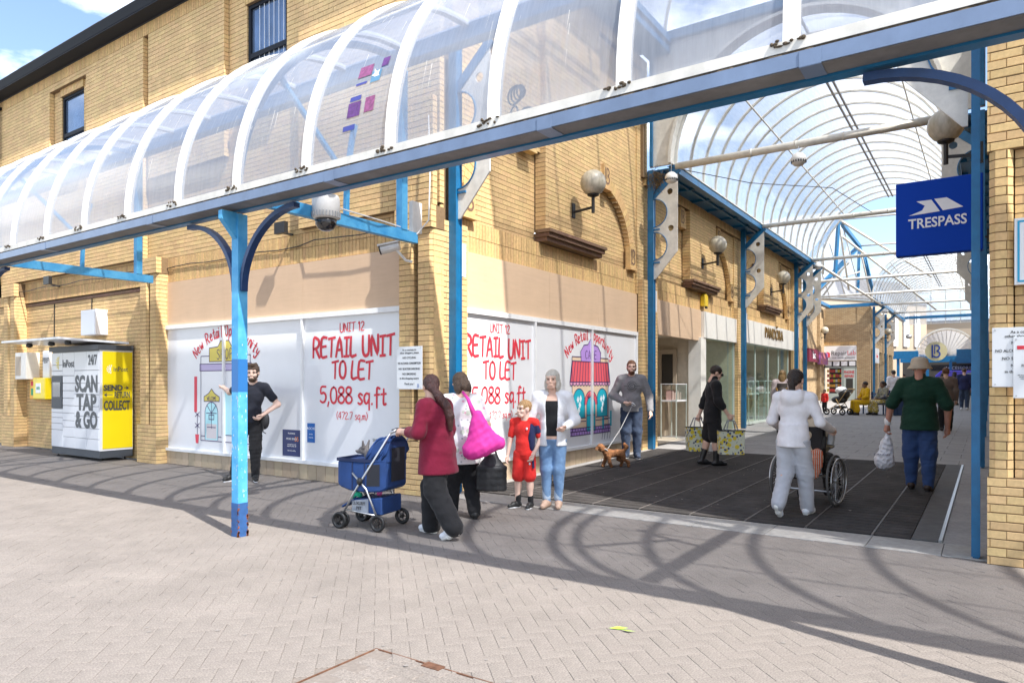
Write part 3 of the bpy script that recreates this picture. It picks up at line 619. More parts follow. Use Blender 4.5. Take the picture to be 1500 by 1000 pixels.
def art_shop(P0, fr, c):
    P = lambda a, b, l=0: P0(c + a, b, l)
    m = MB(); poly(m, P, [(-.75, 1.72), (.75, 1.72), (.75, 1.84), (-.75, 1.84)]); m.build('drawn_cornice', cm('lilac', (.52, .45, .68)), fr)
    m = MB(); poly(m, P, [(-.46, 1.88), (.46, 1.88), (.46, 2.12), (.2, 2.14), (.12, 2.24), (-.12, 2.24), (-.2, 2.14), (-.46, 2.12)]); m.build('drawn_sign', cm('mustard', (.72, .60, .12)), fr); m = MB(); poly(m, P, [(-.62, 1.18), (-.16, 1.18), (-.16, 1.26), (-.30, 1.32), (-.39, 1.40), (-.48, 1.32), (-.62, 1.26)]); m.build('drawn_door_sign', cm('mustard', (.72, .60, .12)), fr)
    m = MB(); poly(m, P, [(-.59, .5), (-.2, .5)] + circ(-.395, .97, .195, 12, 0, math.pi)); poly(m, P, [(-.08, .6), (.62, .6), (.62, 1.35), (-.08, 1.35)]); m.build('drawn_glass', cm('pale_cyan', (.45, .78, .84)), fr)
    m = MB(); poly(m, P, [(-.55, .52), (-.24, .52), (-.24, .78), (-.55, .78)], .002); m.build('drawn_door_panel', cm('greige', (.62, .58, .60)), fr)
    m = MB(); poly(m, P, [(-.93, .98), (-.84, .98), (-.84, 1.62), (-.93, 1.62)]); poly(m, P, [(-.88, .42), (-.80, .42), (-.78, .58), (-.90, .58)]); m.build('drawn_banner', cm('scarlet', (.72, .06, .10)), fr)
    m = MB(); W_ = .014
    for L in ([(-.72, .48), (.72, .48)], [(-.72, .48), (-.72, 1.98)], [(.72, .48), (.72, 1.98)], [(-.72, 1.98), (-.46, 1.98)], [(.46, 1.98), (.72, 1.98)], [(-.75, 1.72), (.75, 1.72), (.75, 1.84), (-.75, 1.84), (-.75, 1.72)], [(-.46, 1.88), (.46, 1.88), (.46, 2.12), (.2, 2.14), (.12, 2.24), (-.12, 2.24), (-.2, 2.14), (-.46, 2.12), (-.46, 1.88)],
              [(-.59, .5), (-.59, .97)] + circ(-.395, .97, .195, 14, math.pi, 0) + [(-.2, .5)], [(-.55, .97), (-.24, .97)], [(-.395, .97), (-.395, 1.16)], [(-.395, .97), (-.52, 1.1)], [(-.395, .97), (-.27, 1.1)], [(-.395, .97), (-.395, .70)], [(-.52, .72), (-.27, .72)], [(-.47, .86), (-.32, .86), (-.32, .94), (-.47, .94), (-.47, .86)], [(-.08, .6), (.62, .6), (.62, 1.35), (-.08, 1.35), (-.08, .6)], [(.27, .6), (.27, 1.35)],
              [(-.62, 1.18), (-.16, 1.18), (-.16, 1.26), (-.30, 1.32), (-.39, 1.40), (-.48, 1.32), (-.62, 1.26), (-.62, 1.18)], [(-.9, .9), (-.76, .98)], [(-.9, .98), (-.76, .9)], [(-.9, .7), (-.76, .78)], [(-.9, .78), (-.76, .7)], [(-.83, .58), (-.83, .95)], [(-.72, .56), (-.6, .56)], [(-.19, .56), (-.1, .56)]): line(m, P, L, W_)
    ux = P(1, 0) - P(0, 0)
    stroke_text(m, 'SHOP', P(0, 1.92), ux, VZ, ux.cross(VZ), .17, .09, track=.25, xs=.9); stroke_text(m, 'WELCOME', P(-.39, 1.20), ux, VZ, ux.cross(VZ), .065, .12, track=.15, xs=.8); m.build('drawn_lines', INK, fr)
def art_cafe(P0, fr, c):
    P = lambda a, b, l=0: P0(c + a, b, l)
    m = MB(); poly(m, P, [(-.72, .55), (.72, .55), (.72, 1.98), (-.72, 1.98)], .0008); m.build('drawn_wall', cm('sand', (.76, .58, .42)), fr)
    m = MB(); poly(m, P, [(-.38, 1.90), (.38, 1.90), (.40, 2.08), (.28, 2.20), (.12, 2.22), (0, 2.34), (-.12, 2.22), (-.28, 2.20), (-.40, 2.08)]); m.build('drawn_sign', cm('violet', (.46, .28, .70)), fr); m = MB(); poly(m, P, [(-.78, .55), (.80, .55), (.80, .68), (-.78, .68)]); m.build('drawn_brick_base', cm('violet', (.46, .28, .70)), fr)
    m = MB(); poly(m, P, [(-.72, 1.90), (.72, 1.90), (.80, 1.52), (-.80, 1.52)], .002); poly(m, P, circ(0, 1.10, .26, 16, 0, math.pi), .002); m.build('drawn_awning', cm('coral', (.80, .12, .15)), fr)
    m = MB()
    for k in range(14): poly(m, P, circ(-.74 + k * .114, 1.51, .057, 8, math.pi, 2 * math.pi), .0022)
    m.build('drawn_scallops', cm('pink', (.78, .38, .55)), fr)
    m = MB()
    for q in (-.46, .46): poly(m, P, [(q - .22, .86), (q + .22, .86)] + circ(q, 1.18, .22, 14, 0, math.pi), .002)
    poly(m, P, [(-.17, .6), (.17, .6)] + circ(0, 1.08, .17, 12, 0, math.pi), .003); poly(m, P, [(.46, .62), (.54, .62), (.54, .92), (.46, .92)], .004); poly(m, P, [(.80, .66), (.87, .66), (.87, .96), (.80, .96)], .004); m.build('drawn_windows', cm('turquoise', (.01, .42, .55)), fr)
    m = MB()
    for q in (-.46, .46):
        for a, b in ((-.04, 1.2), (.03, 1.1), (-.01, 1.0), (.06, 1.22)): poly(m, P, [(q + a - .05, b), (q + a, b - .07), (q + a + .05, b), (q + a, b + .07)], .0036)
    m.build('drawn_glints', cm('ice', (.75, .85, .90)), fr)
    m = MB(); W_ = .016
    LL = [[(-.72, .55), (-.72, 1.98), (-.38, 1.98)], [(.38, 1.98), (.72, 1.98), (.72, .55)], [(-.72, 1.90), (.72, 1.90), (.80, 1.52), (-.80, 1.52), (-.72, 1.90)], [(-.38, 1.90), (-.40, 2.08), (-.28, 2.20), (-.12, 2.22), (0, 2.34), (.12, 2.22), (.28, 2.20), (.40, 2.08), (.38, 1.90)], [(-.78, .55), (.80, .55)], [(-.78, .68), (.80, .68)], [(-.17, .6), (-.17, 1.08)] + circ(0, 1.08, .17, 12, math.pi, 0) + [(.17, .6)], [(-.17, .9), (.17, .9)], circ(0, 1.10, .26, 14, math.pi, 0), [(.54, .70), (.80, .70)], [(.54, .82), (.80, .82)]]
    for q in (-.46, .46): LL += [[(q - .22, .86), (q - .22, 1.18)] + circ(q, 1.18, .22, 14, math.pi, 0) + [(q + .22, .86)], [(q - .26, .86), (q + .26, .86)], [(q - .26, .80), (q + .26, .80)]]
    for k in range(15): LL.append([(-.70 + k * .1, 1.89), (-.78 + k * .1114, 1.53)])
    for k in range(14): LL.append(circ(-.74 + k * .114, 1.51, .057, 6, math.pi, 2 * math.pi))
    for k in range(16): LL.append([(-.75 + k * .1, .55), (-.75 + k * .1, .62)]); LL.append([(-.70 + k * .1, .62), (-.70 + k * .1, .68)])
    LL.append([(-.78, .62), (.80, .62)])
    for q in (.5, .6, .72, .83): LL.append([(q, .62), (q - .05, .42)])
    for L in LL: line(m, P, L, W_, .005)
    ux = P(1, 0) - P(0, 0); stroke_text(m, 'CAFE', P(0, 1.96), ux, VZ, ux.cross(VZ), .15, .08, track=.25, lift=.006); stroke_text(m, 'WELCOME', P(0, 1.235), ux, VZ, ux.cross(VZ), .07, .1, track=.12, curve=3.2, xs=.7, lift=.006); m.build('drawn_lines', INK, fr)
art_shop(PAf, shA, -10.97); art_cafe(PBf, shB, 11.69)
# small notices on the vinyl
def notice(a0, a1, b0, b1, P, col, lines, name, label, fr=None):
    m = MB(); poly(m, P, [(a0, b0), (a1, b0), (a1, b1), (a0, b1)], .004); t = tag(m.build(name, col), label, 'notice'); ux = P(1, 0) - P(0, 0)
    for txt, z, s, mm, al in lines: text('notice_text', txt, P((a0 + a1) / 2, z, .004), ux, VZ, mm, s, t, ext=.0004)
    return t
MN = mat('notice_navy', (.02, .035, .14), .4); MB_ = mat('notice_blue', (.01, .12, .42), .4); MO = mat('print_orange', (.85, .25, .04), .5)
n1 = notice(-9.40, -8.95, .34, .76, PAf, MN, [('PLANNING', .69, .035, M_wht, 0), ('MORE SPACE', .60, .045, M_wht, 0), ('opening hours and\nenquiries please call', .52, .028, M_wht, 0), ('the centre office', .42, .03, M_wht, 0)], 'navy_notice', 'small navy notice with orange number stuck low on the street window')
text('notice_number', '55', PAf(-9.05, .58, .004), VX, VZ, MO, .10, n1, ext=.0004)
notice(-8.80, -8.62, .58, .88, PAf, MB_, [('ROCHE', .78, .055, M_wht, 0), ('to let', .70, .035, M_wht, 0), ('enquiries', .65, .028, M_wht, 0)], 'blue_notice', 'small bright blue agent notice at lower left of the letting window')
text('agent_line', 'SHEET ANCHOR', PAf(-7.15, .66, .001), VX, VZ, M_ink, .06, shA, ext=.0004)
# boards above, plinth tiles
for (x0, x1) in ((-13.08, -10.97), (-10.97, -8.9), (-8.9, -6.70)):
    m = MB(); m.box((x0 + .002, PA - .015, 2.583), (x1 - .002, PA + .1, 3.387)); m.build('fascia_board', M_ply, bld)
for (y0, y1) in ((7.77, 10.2), (10.2, 12.0), (12.0, 13.76)):
    m = MB(); m.box((PB - .1, y0 + .002, 2.583), (PB + .015, y1 - .002, 3.387)); m.build('fascia_board', M_ply, bld)
tm = {}
def tiles(O, ux, a0, a1, z1, n):
    wd = (a1 - a0) / n; ux = Vector(ux)
    for k in range(n):
        m = MB(); m.box((.003, -.02, 0), (wd - .003, .04, z1)); key = (round(wd, 3), z1)
        if key not in tm: tm[key] = m.build('plinth_tile', M_tile, data_only=True, bevel=.004)
        o = link('plinth_tile', tm[key]); R = Matrix((ux, -ux.cross(VZ), VZ)).transposed().to_4x4(); R.translation = Vector(O) + ux * (a0 + k * wd); o.matrix_world = R; setpar(o, bld)
tiles((0, PA - .01, 0), VX, -13.08, -6.72, .24, 31); tiles((PB + .01, 0, .0), VY, 7.77, 13.76, .295, 29)
# cable clipped along the soldier course
tag(MB().tube([(-20 + k * .5, PA - .125 if -20 + k * .5 < -13.48 or -20 + k * .5 > -8.9 else PA - .02, 3.66 + .02 * math.sin(k * 1.7)) for k in range(28)], .009, 5).build('cable', M_black), 'thin black cable clipped along the brick courses above the boards', 'cable')
# ------------------------------------------------------------------ second and third shop fronts in the arcade
def room(y0, y1, z1, depth, name):
    g = gz((y0 + y1) / 2); x1 = PB - .02; x0 = x1 - depth; m = MB(); m.m = 0
    m.quad((x0, y0, g), (x0, y1, g), (x0, y1, z1), (x0, y0, z1)); m.quad((x0, y0, g), (x1, y0, g), (x1, y0, z1), (x0, y0, z1)); m.quad((x0, y1, g), (x1, y1, g), (x1, y1, z1), (x0, y1, z1)); m.quad((x0, y0, z1), (x1, y0, z1), (x1, y1, z1), (x0, y1, z1)); m.quad((x0, y0, g), (x1, y0, g), (x1, y1, g), (x0, y1, g))
    return m.build('shop_interior', M_room, bld)
room(14.62, 17.7, 2.7, 1.4, 'lobby'); room(17.72, 20.5, 2.75, 2.2, 'win'); room(21.4, 27.5, 2.75, 3.0, 'p')
m = MB(); m.box((PB - .1, 14.6, 2.60), (PB + .02, 17.75, 3.387)); m.build('fascia_board', M_ply, bld)
m = MB(); m.box((PB - .1, 17.76, 2.68), (PB + .10, 20.62, 3.36)); m.build('fascia_panel', M_fascia, bld); m = MB(); m.box((PB - .25, 17.55, gz(17.6)), (PB + .08, 17.95, 2.68)); m.build('white_pillar', M_fascia, bld)
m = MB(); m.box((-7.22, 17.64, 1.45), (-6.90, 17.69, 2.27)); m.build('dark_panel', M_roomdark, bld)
m = MB()
for a, b in (((-7.34, 17.62, 1.33), (-7.22, 17.69, 2.39)), ((-6.90, 17.62, 1.33), (-6.80, 17.69, 2.39)), ((-7.22, 17.62, 2.27), (-6.90, 17.69, 2.39)), ((-7.22, 17.62, 1.33), (-6.90, 17.69, 1.45))): m.box(a, b)
m.build('panel_frame', mat('beige_wood', (.46, .38, .29), .6), bld)
m = MB(); m.box((-7.35, 17.3, gz(17)), (-7.0, 17.6, 1.15)); m.build('boxed_counter', mat('beige_wood', (.46, .38, .29)), bld)
def showcase(y0, y1, x, label):
    g = gz(y0); t = thing('display_case', label, 'display case', (x, (y0 + y1) / 2, g), 'glass display cases in the jewellery windows')
    m = MB()
    for xx in (x - .2, x + .2):
        for yy in (y0, y1): m.box((xx - .012, yy - .012, g), (xx + .012, yy + .012, g + 1.35))
    m.build('frame', M_mint, t); m = MB(); m.box((x - .21, y0 - .01, g + .92), (x + .21, y1 + .01, g + .96)); m.box((x - .21, y0 - .01, g + 1.35), (x + .21, y1 + .01, g + 1.37)); m.build('shelf', M_wht, t)
    m = MB()
    for k in range(4): yy = y0 + (k + .5) * (y1 - y0) / 4; m.box((x - .08, yy - .06, g + .96), (x + .08, yy + .06, g + 1.2 - .05 * (k % 2)))
    m.build('display_block', [mat('display_pink', (.65, .42, .38), .5)], t)
    m = MB(); m.quad((x + .2, y0, g + .97), (x + .2, y1, g + .97), (x + .2, y1, g + 1.34), (x + .2, y0, g + 1.34)); m.build('glass', M_glass, t)
showcase(16.7, 17.4, PB - .45, 'slim glass display case inside the recessed doorway'); showcase(18.3, 19.3, PB - .5, 'glass display case behind the window beside the white pillar')
showcase(21.7, 22.9, PB - .5, 'nearest glass display case in the jewellery shop window'); showcase(23.2, 24.4, PB - .5, 'second glass display case in the jewellery shop window'); showcase(25.2, 26.6, PB - .5, 'farthest glass display case in the jewellery shop window')
m = MB(); g = gz(21)
for y in (17.97, 20.55): m.box((PB - .05, y - .025, g), (PB + .03, y + .025, 2.68))
m.build('window_frame', M_mint, bld)
m = MB(); m.quad((PB, 18, g), (PB, 20.53, g), (PB, 20.53, 2.68), (PB, 18, 2.68)); m.build('shop_pane', M_glass, bld)
m = MB(); m.box((PB - .1, 21.32, 2.72), (PB + .16, 27.5, 3.42)); fs = m.build('fascia_panel', M_fascia, bld)
text('shop_name', 'PANDORA', (PB + .17, 24.55, 2.98), VY, VZ, M_gold, .50, fs, xs=1.0, ext=.012); m = MB(); m.lathe([(.02, 0), (.05, .05), (.04, .09), (.0, .1)], (PB + .18, 24.85, 3.36), 8); m.build('crown_mark', M_gold, fs)
m = MB(); g = gz(24)
for y in (21.42, 23.0, 24.6, 26.0, 27.4): m.box((PB - .06, y - .02, g), (PB - .02, y + .02, 2.72))
m.box((PB - .06, 21.4, g), (PB, 27.45, g + .08)); m.build('window_frame', M_mint, bld)
for y0, y1 in ((21.44, 22.98), (23.02, 24.58), (24.62, 25.98), (26.02, 27.38)):
    m = MB(); m.quad((PB - .04, y0, g + .08), (PB - .04, y1, g + .08), (PB - .04, y1, 2.72), (PB - .04, y0, 2.72)); m.build('shop_pane', M_glass, bld)
m = MB(); m.box((PB - 2.9, 23.5, .9), (PB - 2.85, 25.4, 2.4)); m.build('wall_poster', mat('poster_rose', (.45, .28, .26), .5, var=.3, vscale=3), bld)
# ------------------------------------------------------------------ street canopy
can = thing('glass_canopy', 'long quarter round canopy of milky glazing on white ribs over the street', 'canopy', (-6, 5, 3.2))
CY, CZ, CR = 6.3, 3.35, 2.25
ribx = [4.15 - 1.01 * k for k in range(25)]
prof = arc((0, CY, CZ), CR, math.pi, math.pi / 2 - .03, 22, (0, 1, 0), (0, 0, 1))
for x in ribx:
    m = MB(); m.sweep([(x, p.y, p.z) for p in prof], .085, .06, (1, 0, 0)); m.build('rib', M_white, can)
for a, b in zip(ribx, ribx[1:]):
    m = MB(); vs = []
    for p in prof: vs += [(a - .04, p.y, p.z), (b + .04, p.y, p.z)]
    m.add(vs, [(2 * i, 2 * i + 1, 2 * i + 3, 2 * i + 2) for i in range(len(prof) - 1)]); m.build('glazing_panel', M_poly, can, True)
X0, X1 = -20.1, 4.2
m = MB(); m.box((X0, 3.98, 3.298), (X1, 4.05, 3.36)); m.build('sill', M_dirtywhite, can)
m = MB(); m.box((X0, 3.985, 3.262), (X1, 4.2, 3.2975))
for k in range(260):
    x = rnd.uniform(-12, 2); m.ball((x, 3.985, 3.268 + rnd.uniform(-.004, .01)), (rnd.uniform(.01, .06), .012, rnd.uniform(.008, .022)), 5)
for x in ribx:
    for k in range(11): m.ball((x + rnd.uniform(-.09, .09), 3.975, 3.355 + rnd.uniform(-.03, .012)), (rnd.uniform(.006, .022), .008, rnd.uniform(.005, .014)), 5)
stuff(m.build('moss_and_grime', M_grime, can))
jx = [X1, 1.6, -.75, -2.40, -4.50, -7.30, -9.8, -12.3, -14.8, -17.3, X0]
for a, b in zip(jx, jx[1:]):
    m = MB(); t = .006
    m.box((b + t, 3.945, 3.185), (a - t, 3.955, 3.262)); m.box((b + t, 3.945, 3.262), (a - t, 3.965, 3.268)); m.m = 1; m.box((b + t, 3.957, 3.182), (a - t, 4.115, 3.188)); m.build('gutter_section', [M_gutter, M_soffit], can)
    m = MB(); m.box((a - .09, 3.940, 3.18), (a + .02, 3.9445, 3.266)); m.box((a - .09, 3.9415, 3.1765), (a + .02, 4.11, 3.1805)); m.build('gutter_joint', M_gutter, can)
m = MB(); m.box((X0, 4.118, 3.168), (X1, 4.20, 3.26)); m.build('front_beam', M_blue, can)
m = MB(); m.box((X0, 6.30, 5.42), (X1, 6.46, 5.62)); m.build('rear_beam', M_blue, can)
for yy, zz in ((4.62, 4.87), (5.42, 5.42)):
    m = MB(); m.box((X0, yy - .012, zz - .05), (X1, yy + .012, zz - .025)); m.build('glazing_bar', M_dirtywhite, can)
for xc, lb in ((-6.09, 'weathered blue canopy post standing free on the paving in front of the letting windows'), (-12.4, 'blue canopy post beyond the parcel locker at the left edge'), (.30, 'blue canopy post by the right hand pier with its curved bracket')):
    t = thing('canopy_post', lb, 'canopy post', (xc, 4.17, 0), 'blue posts carrying the street canopy'); h = .052
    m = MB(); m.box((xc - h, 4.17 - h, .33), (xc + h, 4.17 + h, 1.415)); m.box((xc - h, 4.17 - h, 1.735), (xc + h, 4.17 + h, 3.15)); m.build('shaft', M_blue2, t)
    m = MB(); m.box((xc - h - .001, 4.17 - h - .001, 1.415), (xc + h + .001, 4.17 + h + .001, 1.735)); m.build('painted_band', M_navy if xc < -10 else mat('band_blue', (.02, .13, .36), .45), t)
    m = MB(); m.box((xc - h - .003, 4.17 - h - .003, -.02), (xc + h + .003, 4.17 + h + .003, .33)); m.build('rusty_foot', M_rust, t)
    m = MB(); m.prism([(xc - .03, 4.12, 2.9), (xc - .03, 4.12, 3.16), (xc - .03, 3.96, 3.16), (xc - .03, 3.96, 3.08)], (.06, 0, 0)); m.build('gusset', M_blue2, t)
    for sg in (-1, 1):
        m = MB(); m.sweep([(xc + sg * (.86 - .80 * math.cos(a)), 4.17, 2.40 + .73 * math.sin(a)) for a in [math.pi / 2 * k / 14 for k in range(15)]], .07, .045, (0, 1, 0)); m.build('curved_bracket', M_navy, t)
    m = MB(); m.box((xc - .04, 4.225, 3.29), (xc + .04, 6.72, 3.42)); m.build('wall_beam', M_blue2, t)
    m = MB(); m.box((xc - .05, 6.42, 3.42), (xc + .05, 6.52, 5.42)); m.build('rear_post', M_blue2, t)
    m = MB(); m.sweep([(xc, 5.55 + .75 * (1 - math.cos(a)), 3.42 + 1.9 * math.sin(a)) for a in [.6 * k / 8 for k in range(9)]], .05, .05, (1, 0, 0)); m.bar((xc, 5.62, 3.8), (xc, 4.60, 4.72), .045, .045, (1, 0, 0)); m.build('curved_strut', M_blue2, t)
    m = MB(); m.sweep([(xc, p.y + .09 * (CY - p.y) / CR, p.z - .08) for p in prof], .06, .07, (1, 0, 0)); m.build('main_rib', M_blue, t)
# stickers on the glazing
def on_canopy(x, a): return Vector((x, CY - (CR + .004) * math.cos(a), CZ + (CR + .004) * math.sin(a)))
def stick(x0, x1, a0, a1, m, nm):
    b = MB(); b.quad(on_canopy(x0, a0), on_canopy(x1, a0), on_canopy(x1, a1), on_canopy(x0, a1)); return b.build(nm, m)
st = thing('sticker_cluster', 'torn purple and pink stickers on the canopy glazing', 'stickers', (-4.4, 4.2, 4.3))
MP = mat('sticker_purple', (.10, .03, .16), .5, var=.4, vscale=30); MPK = mat('sticker_pink', (.22, .06, .16), .5, var=.4, vscale=30); MNV = mat('sticker_navy', (.04, .05, .25), .5)
for x0, x1, a0, a1, mm in ((-4.43, -4.27, .50, .55, MPK), (-4.43, -4.30, .465, .475, MNV), (-4.46, -4.33, .40, .42, MNV), (-4.47, -4.32, .335, .395, MP), (-4.50, -4.36, .285, .305, MNV), (-4.27, -4.16, .34, .40, MPK), (-4.17, -4.09, .52, .56, MP), (-4.26, -4.15, .46, .51, mat('sticker_cyan', (.08, .2, .32), .5))): setpar(stick(x0, x1, a0 - .17, a1 - .17, mm, 'sticker'), st)
m = MB(); c = on_canopy(-4.2, .32); m.add([c + Vector((.055 * (1 if k % 2 else .45) * math.cos(k * math.pi / 5), -.004, .055 * (1 if k % 2 else .45) * math.sin(k * math.pi / 5))) for k in range(10)], [tuple(range(10))]); m.build('star_sticker', M_wht, st)
# birds mess streaks
m = MB()
for k in range(150):
    x = rnd.uniform(-9, -.5); a = rnd.uniform(.25, 1.1); l = rnd.uniform(.02, .22); wd = rnd.uniform(.0015, .006); m.quad(on_canopy(x, a), on_canopy(x + wd, a), on_canopy(x + wd * .6, a - l), on_canopy(x + wd * .3, a - l))
stuff(m.build('droppings', M_white, can))
# ------------------------------------------------------------------ arcade: posts with pierced brackets, roof
ZE = 6.05; XG = -5.5; XR = -.62; XC = (XG + XR) / 2; RV = 2.42
def bracket_post(xp, y, sg, lab, zt=ZE, grp='blue posts with white pierced brackets along the arcade'):
    g = gz(y); t = thing('bracket_post', lab, 'bracket post', (xp, y, g), grp); dz = zt - ZE
    m = MB(); hw = .065 if sg > 0 else .032; m.box((xp - hw, y - .065, g + .02), (xp + hw, y - .05, zt)); m.box((xp - hw, y + .05, g + .02), (xp + hw, y + .065, zt)); m.box((xp - hw + .01, y - .05, g), (xp + hw - .01, y + .05, zt)); m.build('post', M_blue, t)
    P = lambda o, z: Vector((xp + sg * (.056 + o), y - .012, z + dz)); m = MB()
    pl = [(0, 3.72), (.04, 3.72), (.53, 4.28), (.53, 5.96), (.0, 5.42)]
    h1 = circ(.20, 5.08, .185, 18); h2 = circ(.20, 4.44, .185, 18)
    # half-round openings against the post
    pl = [(0, 3.72), (.04, 3.72), (.53, 4.28), (.53, 5.96), (0, 5.45)] + circ(0, 5.13, .30, 14, math.pi / 2, -math.pi / 2) + circ(0, 4.42, .30, 14, math.pi / 2, -math.pi / 2)
    plate(m, pl, [circ(.36, 5.55, .065, 12), circ(.38, 4.775, .065, 12)], P, (0, .024, 0), 1); m.build('pierced_plate', M_dirtywhite, t)
    m = MB()
    for zc in (5.13, 4.42): m.sweep([P(.30 * math.cos(a), zc + .30 * math.sin(a)) + Vector((0, .012, 0)) for a in [math.pi * (k / 14 - .5) for k in range(15)]], .06, .014, (0, 1, 0))
    for zc in (4.775, 4.07): m.box(P(0, zc) + Vector((0, -.02, -.015)), P(.14, zc) + Vector((0, .045, .015)))
    m.build('rim', M_blue, t)
    m = MB(); m.bar(P(-.02, 5.48) + Vector((0, .012, 0)), P(.55, 6.0) + Vector((0, .012, 0)), .13, .05, (0, 1, 0)); m.build('brace', M_blue, t)
    if sg > 0: m = MB(); m.box((xp - .01, y + .07, 2.95 + g), (xp + .06, y + .16, 3.4 + g)); m.build('junction_box', M_white, t)
    return t
nm = ['first', 'second', 'third', 'fourth']
for k, y in enumerate((7.42, 14.1, 20.9, 27.7)):
    bracket_post(-6.0 if k else -6.0, y, 1, ['blue bracket post at the corner pier behind the two women', 'blue bracket post behind the man walking the dog', 'blue bracket post between the white pillar shop and the jewellery shop', 'blue bracket post at the far end of the jewellery shop'][k])
    bracket_post(-.10, (7.22, 14.1, 20.9, 27.7)[k], -1, ['tall blue bracket post against the right hand brick pier', 'right hand bracket post hidden behind the blue projecting sign', 'right hand bracket post opposite the jewellery shop', 'right hand bracket post at the court opening'][k])
bracket_post(-6.0, 29.2, 1, 'blue bracket post turning the corner into the court')
rf = thing('arcade_roof', 'glazed barrel vault with cream ribs over the shopping arcade', 'arcade roof', (XC, 20, ZE))
M_rib = mat('vault_rib', (.64, .62, .56), .6, var=.15, vscale=5, stain=.2)
def vault(y0, y1, z0, xc, r, step, root, bars=True, flat=1.0, sheet=None):
    n = round((y1 - y0) / step); st = (y1 - y0) / n
    pf = arc((xc, 0, z0), r, math.pi, 0, 28, (1, 0, 0), (0, 0, flat))
    for k in range(n + 1):
        y = y0 + k * st; m = MB(); m.sweep([(p.x, y, p.z) for p in pf], .05, .06, (0, 1, 0)); m.build('rib', M_rib, root)
    for k in range(n):
        a, b = y0 + k * st, y0 + (k + 1) * st; vs = []; m = MB()
        for p in pf: vs += [(p.x, a + .025, p.z + .01), (p.x, b - .025, p.z + .01)]
        m.add(vs, [(2 * i, 2 * i + 1, 2 * i + 3, 2 * i + 2) for i in range(len(pf) - 1)]); m.build('glazing_panel', sheet or M_vault, root, True)
    if bars:
        for ang, w_ in ((math.radians(50), .03), (math.radians(130), .03), (math.pi / 2 - .028, .045), (math.pi / 2 + .028, .045)):
            m = MB(); x = xc + (r - .05) * math.cos(ang); z = z0 + (r - .05) * math.sin(ang) * flat; m.box((x - w_ / 2, y0, z - w_ / 2), (x + w_ / 2, y1, z + w_ / 2)); m.build('purlin', M_strip if abs(ang - math.pi / 2) < .1 else M_rib, root)
vault(14.15, 29.6, ZE + .06, XC, RV, .84, rf)
vault(7.3, 14.0, 8.75, XC, 2.6, 1.68, rf, True, 1.0, M_vault2)
for x, sg in ((XG, 1), (XR, -1)):
    ya = 14.1; yb = 29.4
    m = MB(); m.box((x - sg * .11, ya, ZE - .09), (x + sg * .03, yb, ZE + .05)); m.build('gutter', M_blue, rf)
    m = MB(); m.box((x - sg * .05, ya, ZE + .052), (x + sg * .05, yb, ZE + .085)); m.build('gutter_edge', M_dirtywhite, rf)
    m = MB(); m.box((x - sg * .70, ya, ZE - .03), (x - sg * .115, yb, ZE)); 
    for y in np.arange(ya + .5, yb, 1.13): m.box((x - sg * .66, y - .03, ZE - .09), (x - sg * .12, y + .03, ZE - .03))
    m.box((x - sg * .30, ya, ZE - .08), (x - sg * .24, yb, ZE - .031)); m.build('soffit', M_blue, rf)
# gable of the vault where it meets the taller front bay
m = MB(); P = lambda a, z: Vector((a, 14.02, z))
plate(m, [(-6.0, 6.1)] + [(XC - 2.5 + 2.5 - 2.5 * math.cos(a), 6.1 + 2.5 * math.sin(a)) for a in [math.pi * k / 24 for k in range(25)]] + [(-.06, 6.1), (-.06, 8.66), (-6.0, 8.66)], [], P, (0, .05, 0), 1); m.build('gable_panel', M_dirtywhite, rf)
m = MB(); m.sweep([(XC + 2.47 * math.cos(a), 14.0, 6.1 + 2.47 * math.sin(a)) for a in [math.pi * k / 28 for k in range(29)]], .2, .06, (0, 1, 0)); m.build('gable_arch', M_dirtywhite, rf)
m = MB(); m.box((-6.0, 13.9, 8.66), (-.06, 14.1, 8.84)); m.build('gable_beam', M_blue, rf)
m = MB(); m.box((-.55, 7.1, 8.66), (-.47, 14.1, 8.74)); m.box((-.47, 7.1, 8.66), (.1, 14.1, 8.69)); m.build('front_bay_gutter', M_blue, rf)
for x in (-5.95, -.1): m = MB(); m.box((x - .03, 13.94, 6.1), (x + .03, 14.0, 8.66)); m.build('gable_stud', M_blue, rf)
for k, y in enumerate((14.1, 20.9, 27.7)):
    r = (.075, .065, .06)[k]; m = MB(); m.tube([(XG + .05, y, ZE), (XR - .05, y, ZE)], r, 12)
    for x in (XG + 1.6, XC, XR - 1.6): m.tube([(x - .02, y, ZE), (x + .02, y, ZE)], r + .006, 12)
    m.build('tie_tube', M_tube, rf, True)
# pigeon spikes / nest at the second bracket
m = MB()
for k in range(260):
    c = Vector((-5.86 + rnd.gauss(0, .11), 14.0 + rnd.gauss(0, .06), 5.82 + rnd.gauss(0, .11))); d = Vector((rnd.gauss(0, 1), rnd.gauss(0, 1), rnd.gauss(0, .8))).normalized() * rnd.uniform(.05, .16); m.bar(c - d / 2, c + d / 2, .005, .005)
tag(m.build('birds_nest', mat('twigs', (.12, .085, .05), .9, var=.5)), 'straggly twig nest wedged above the second bracket', "bird's nest")
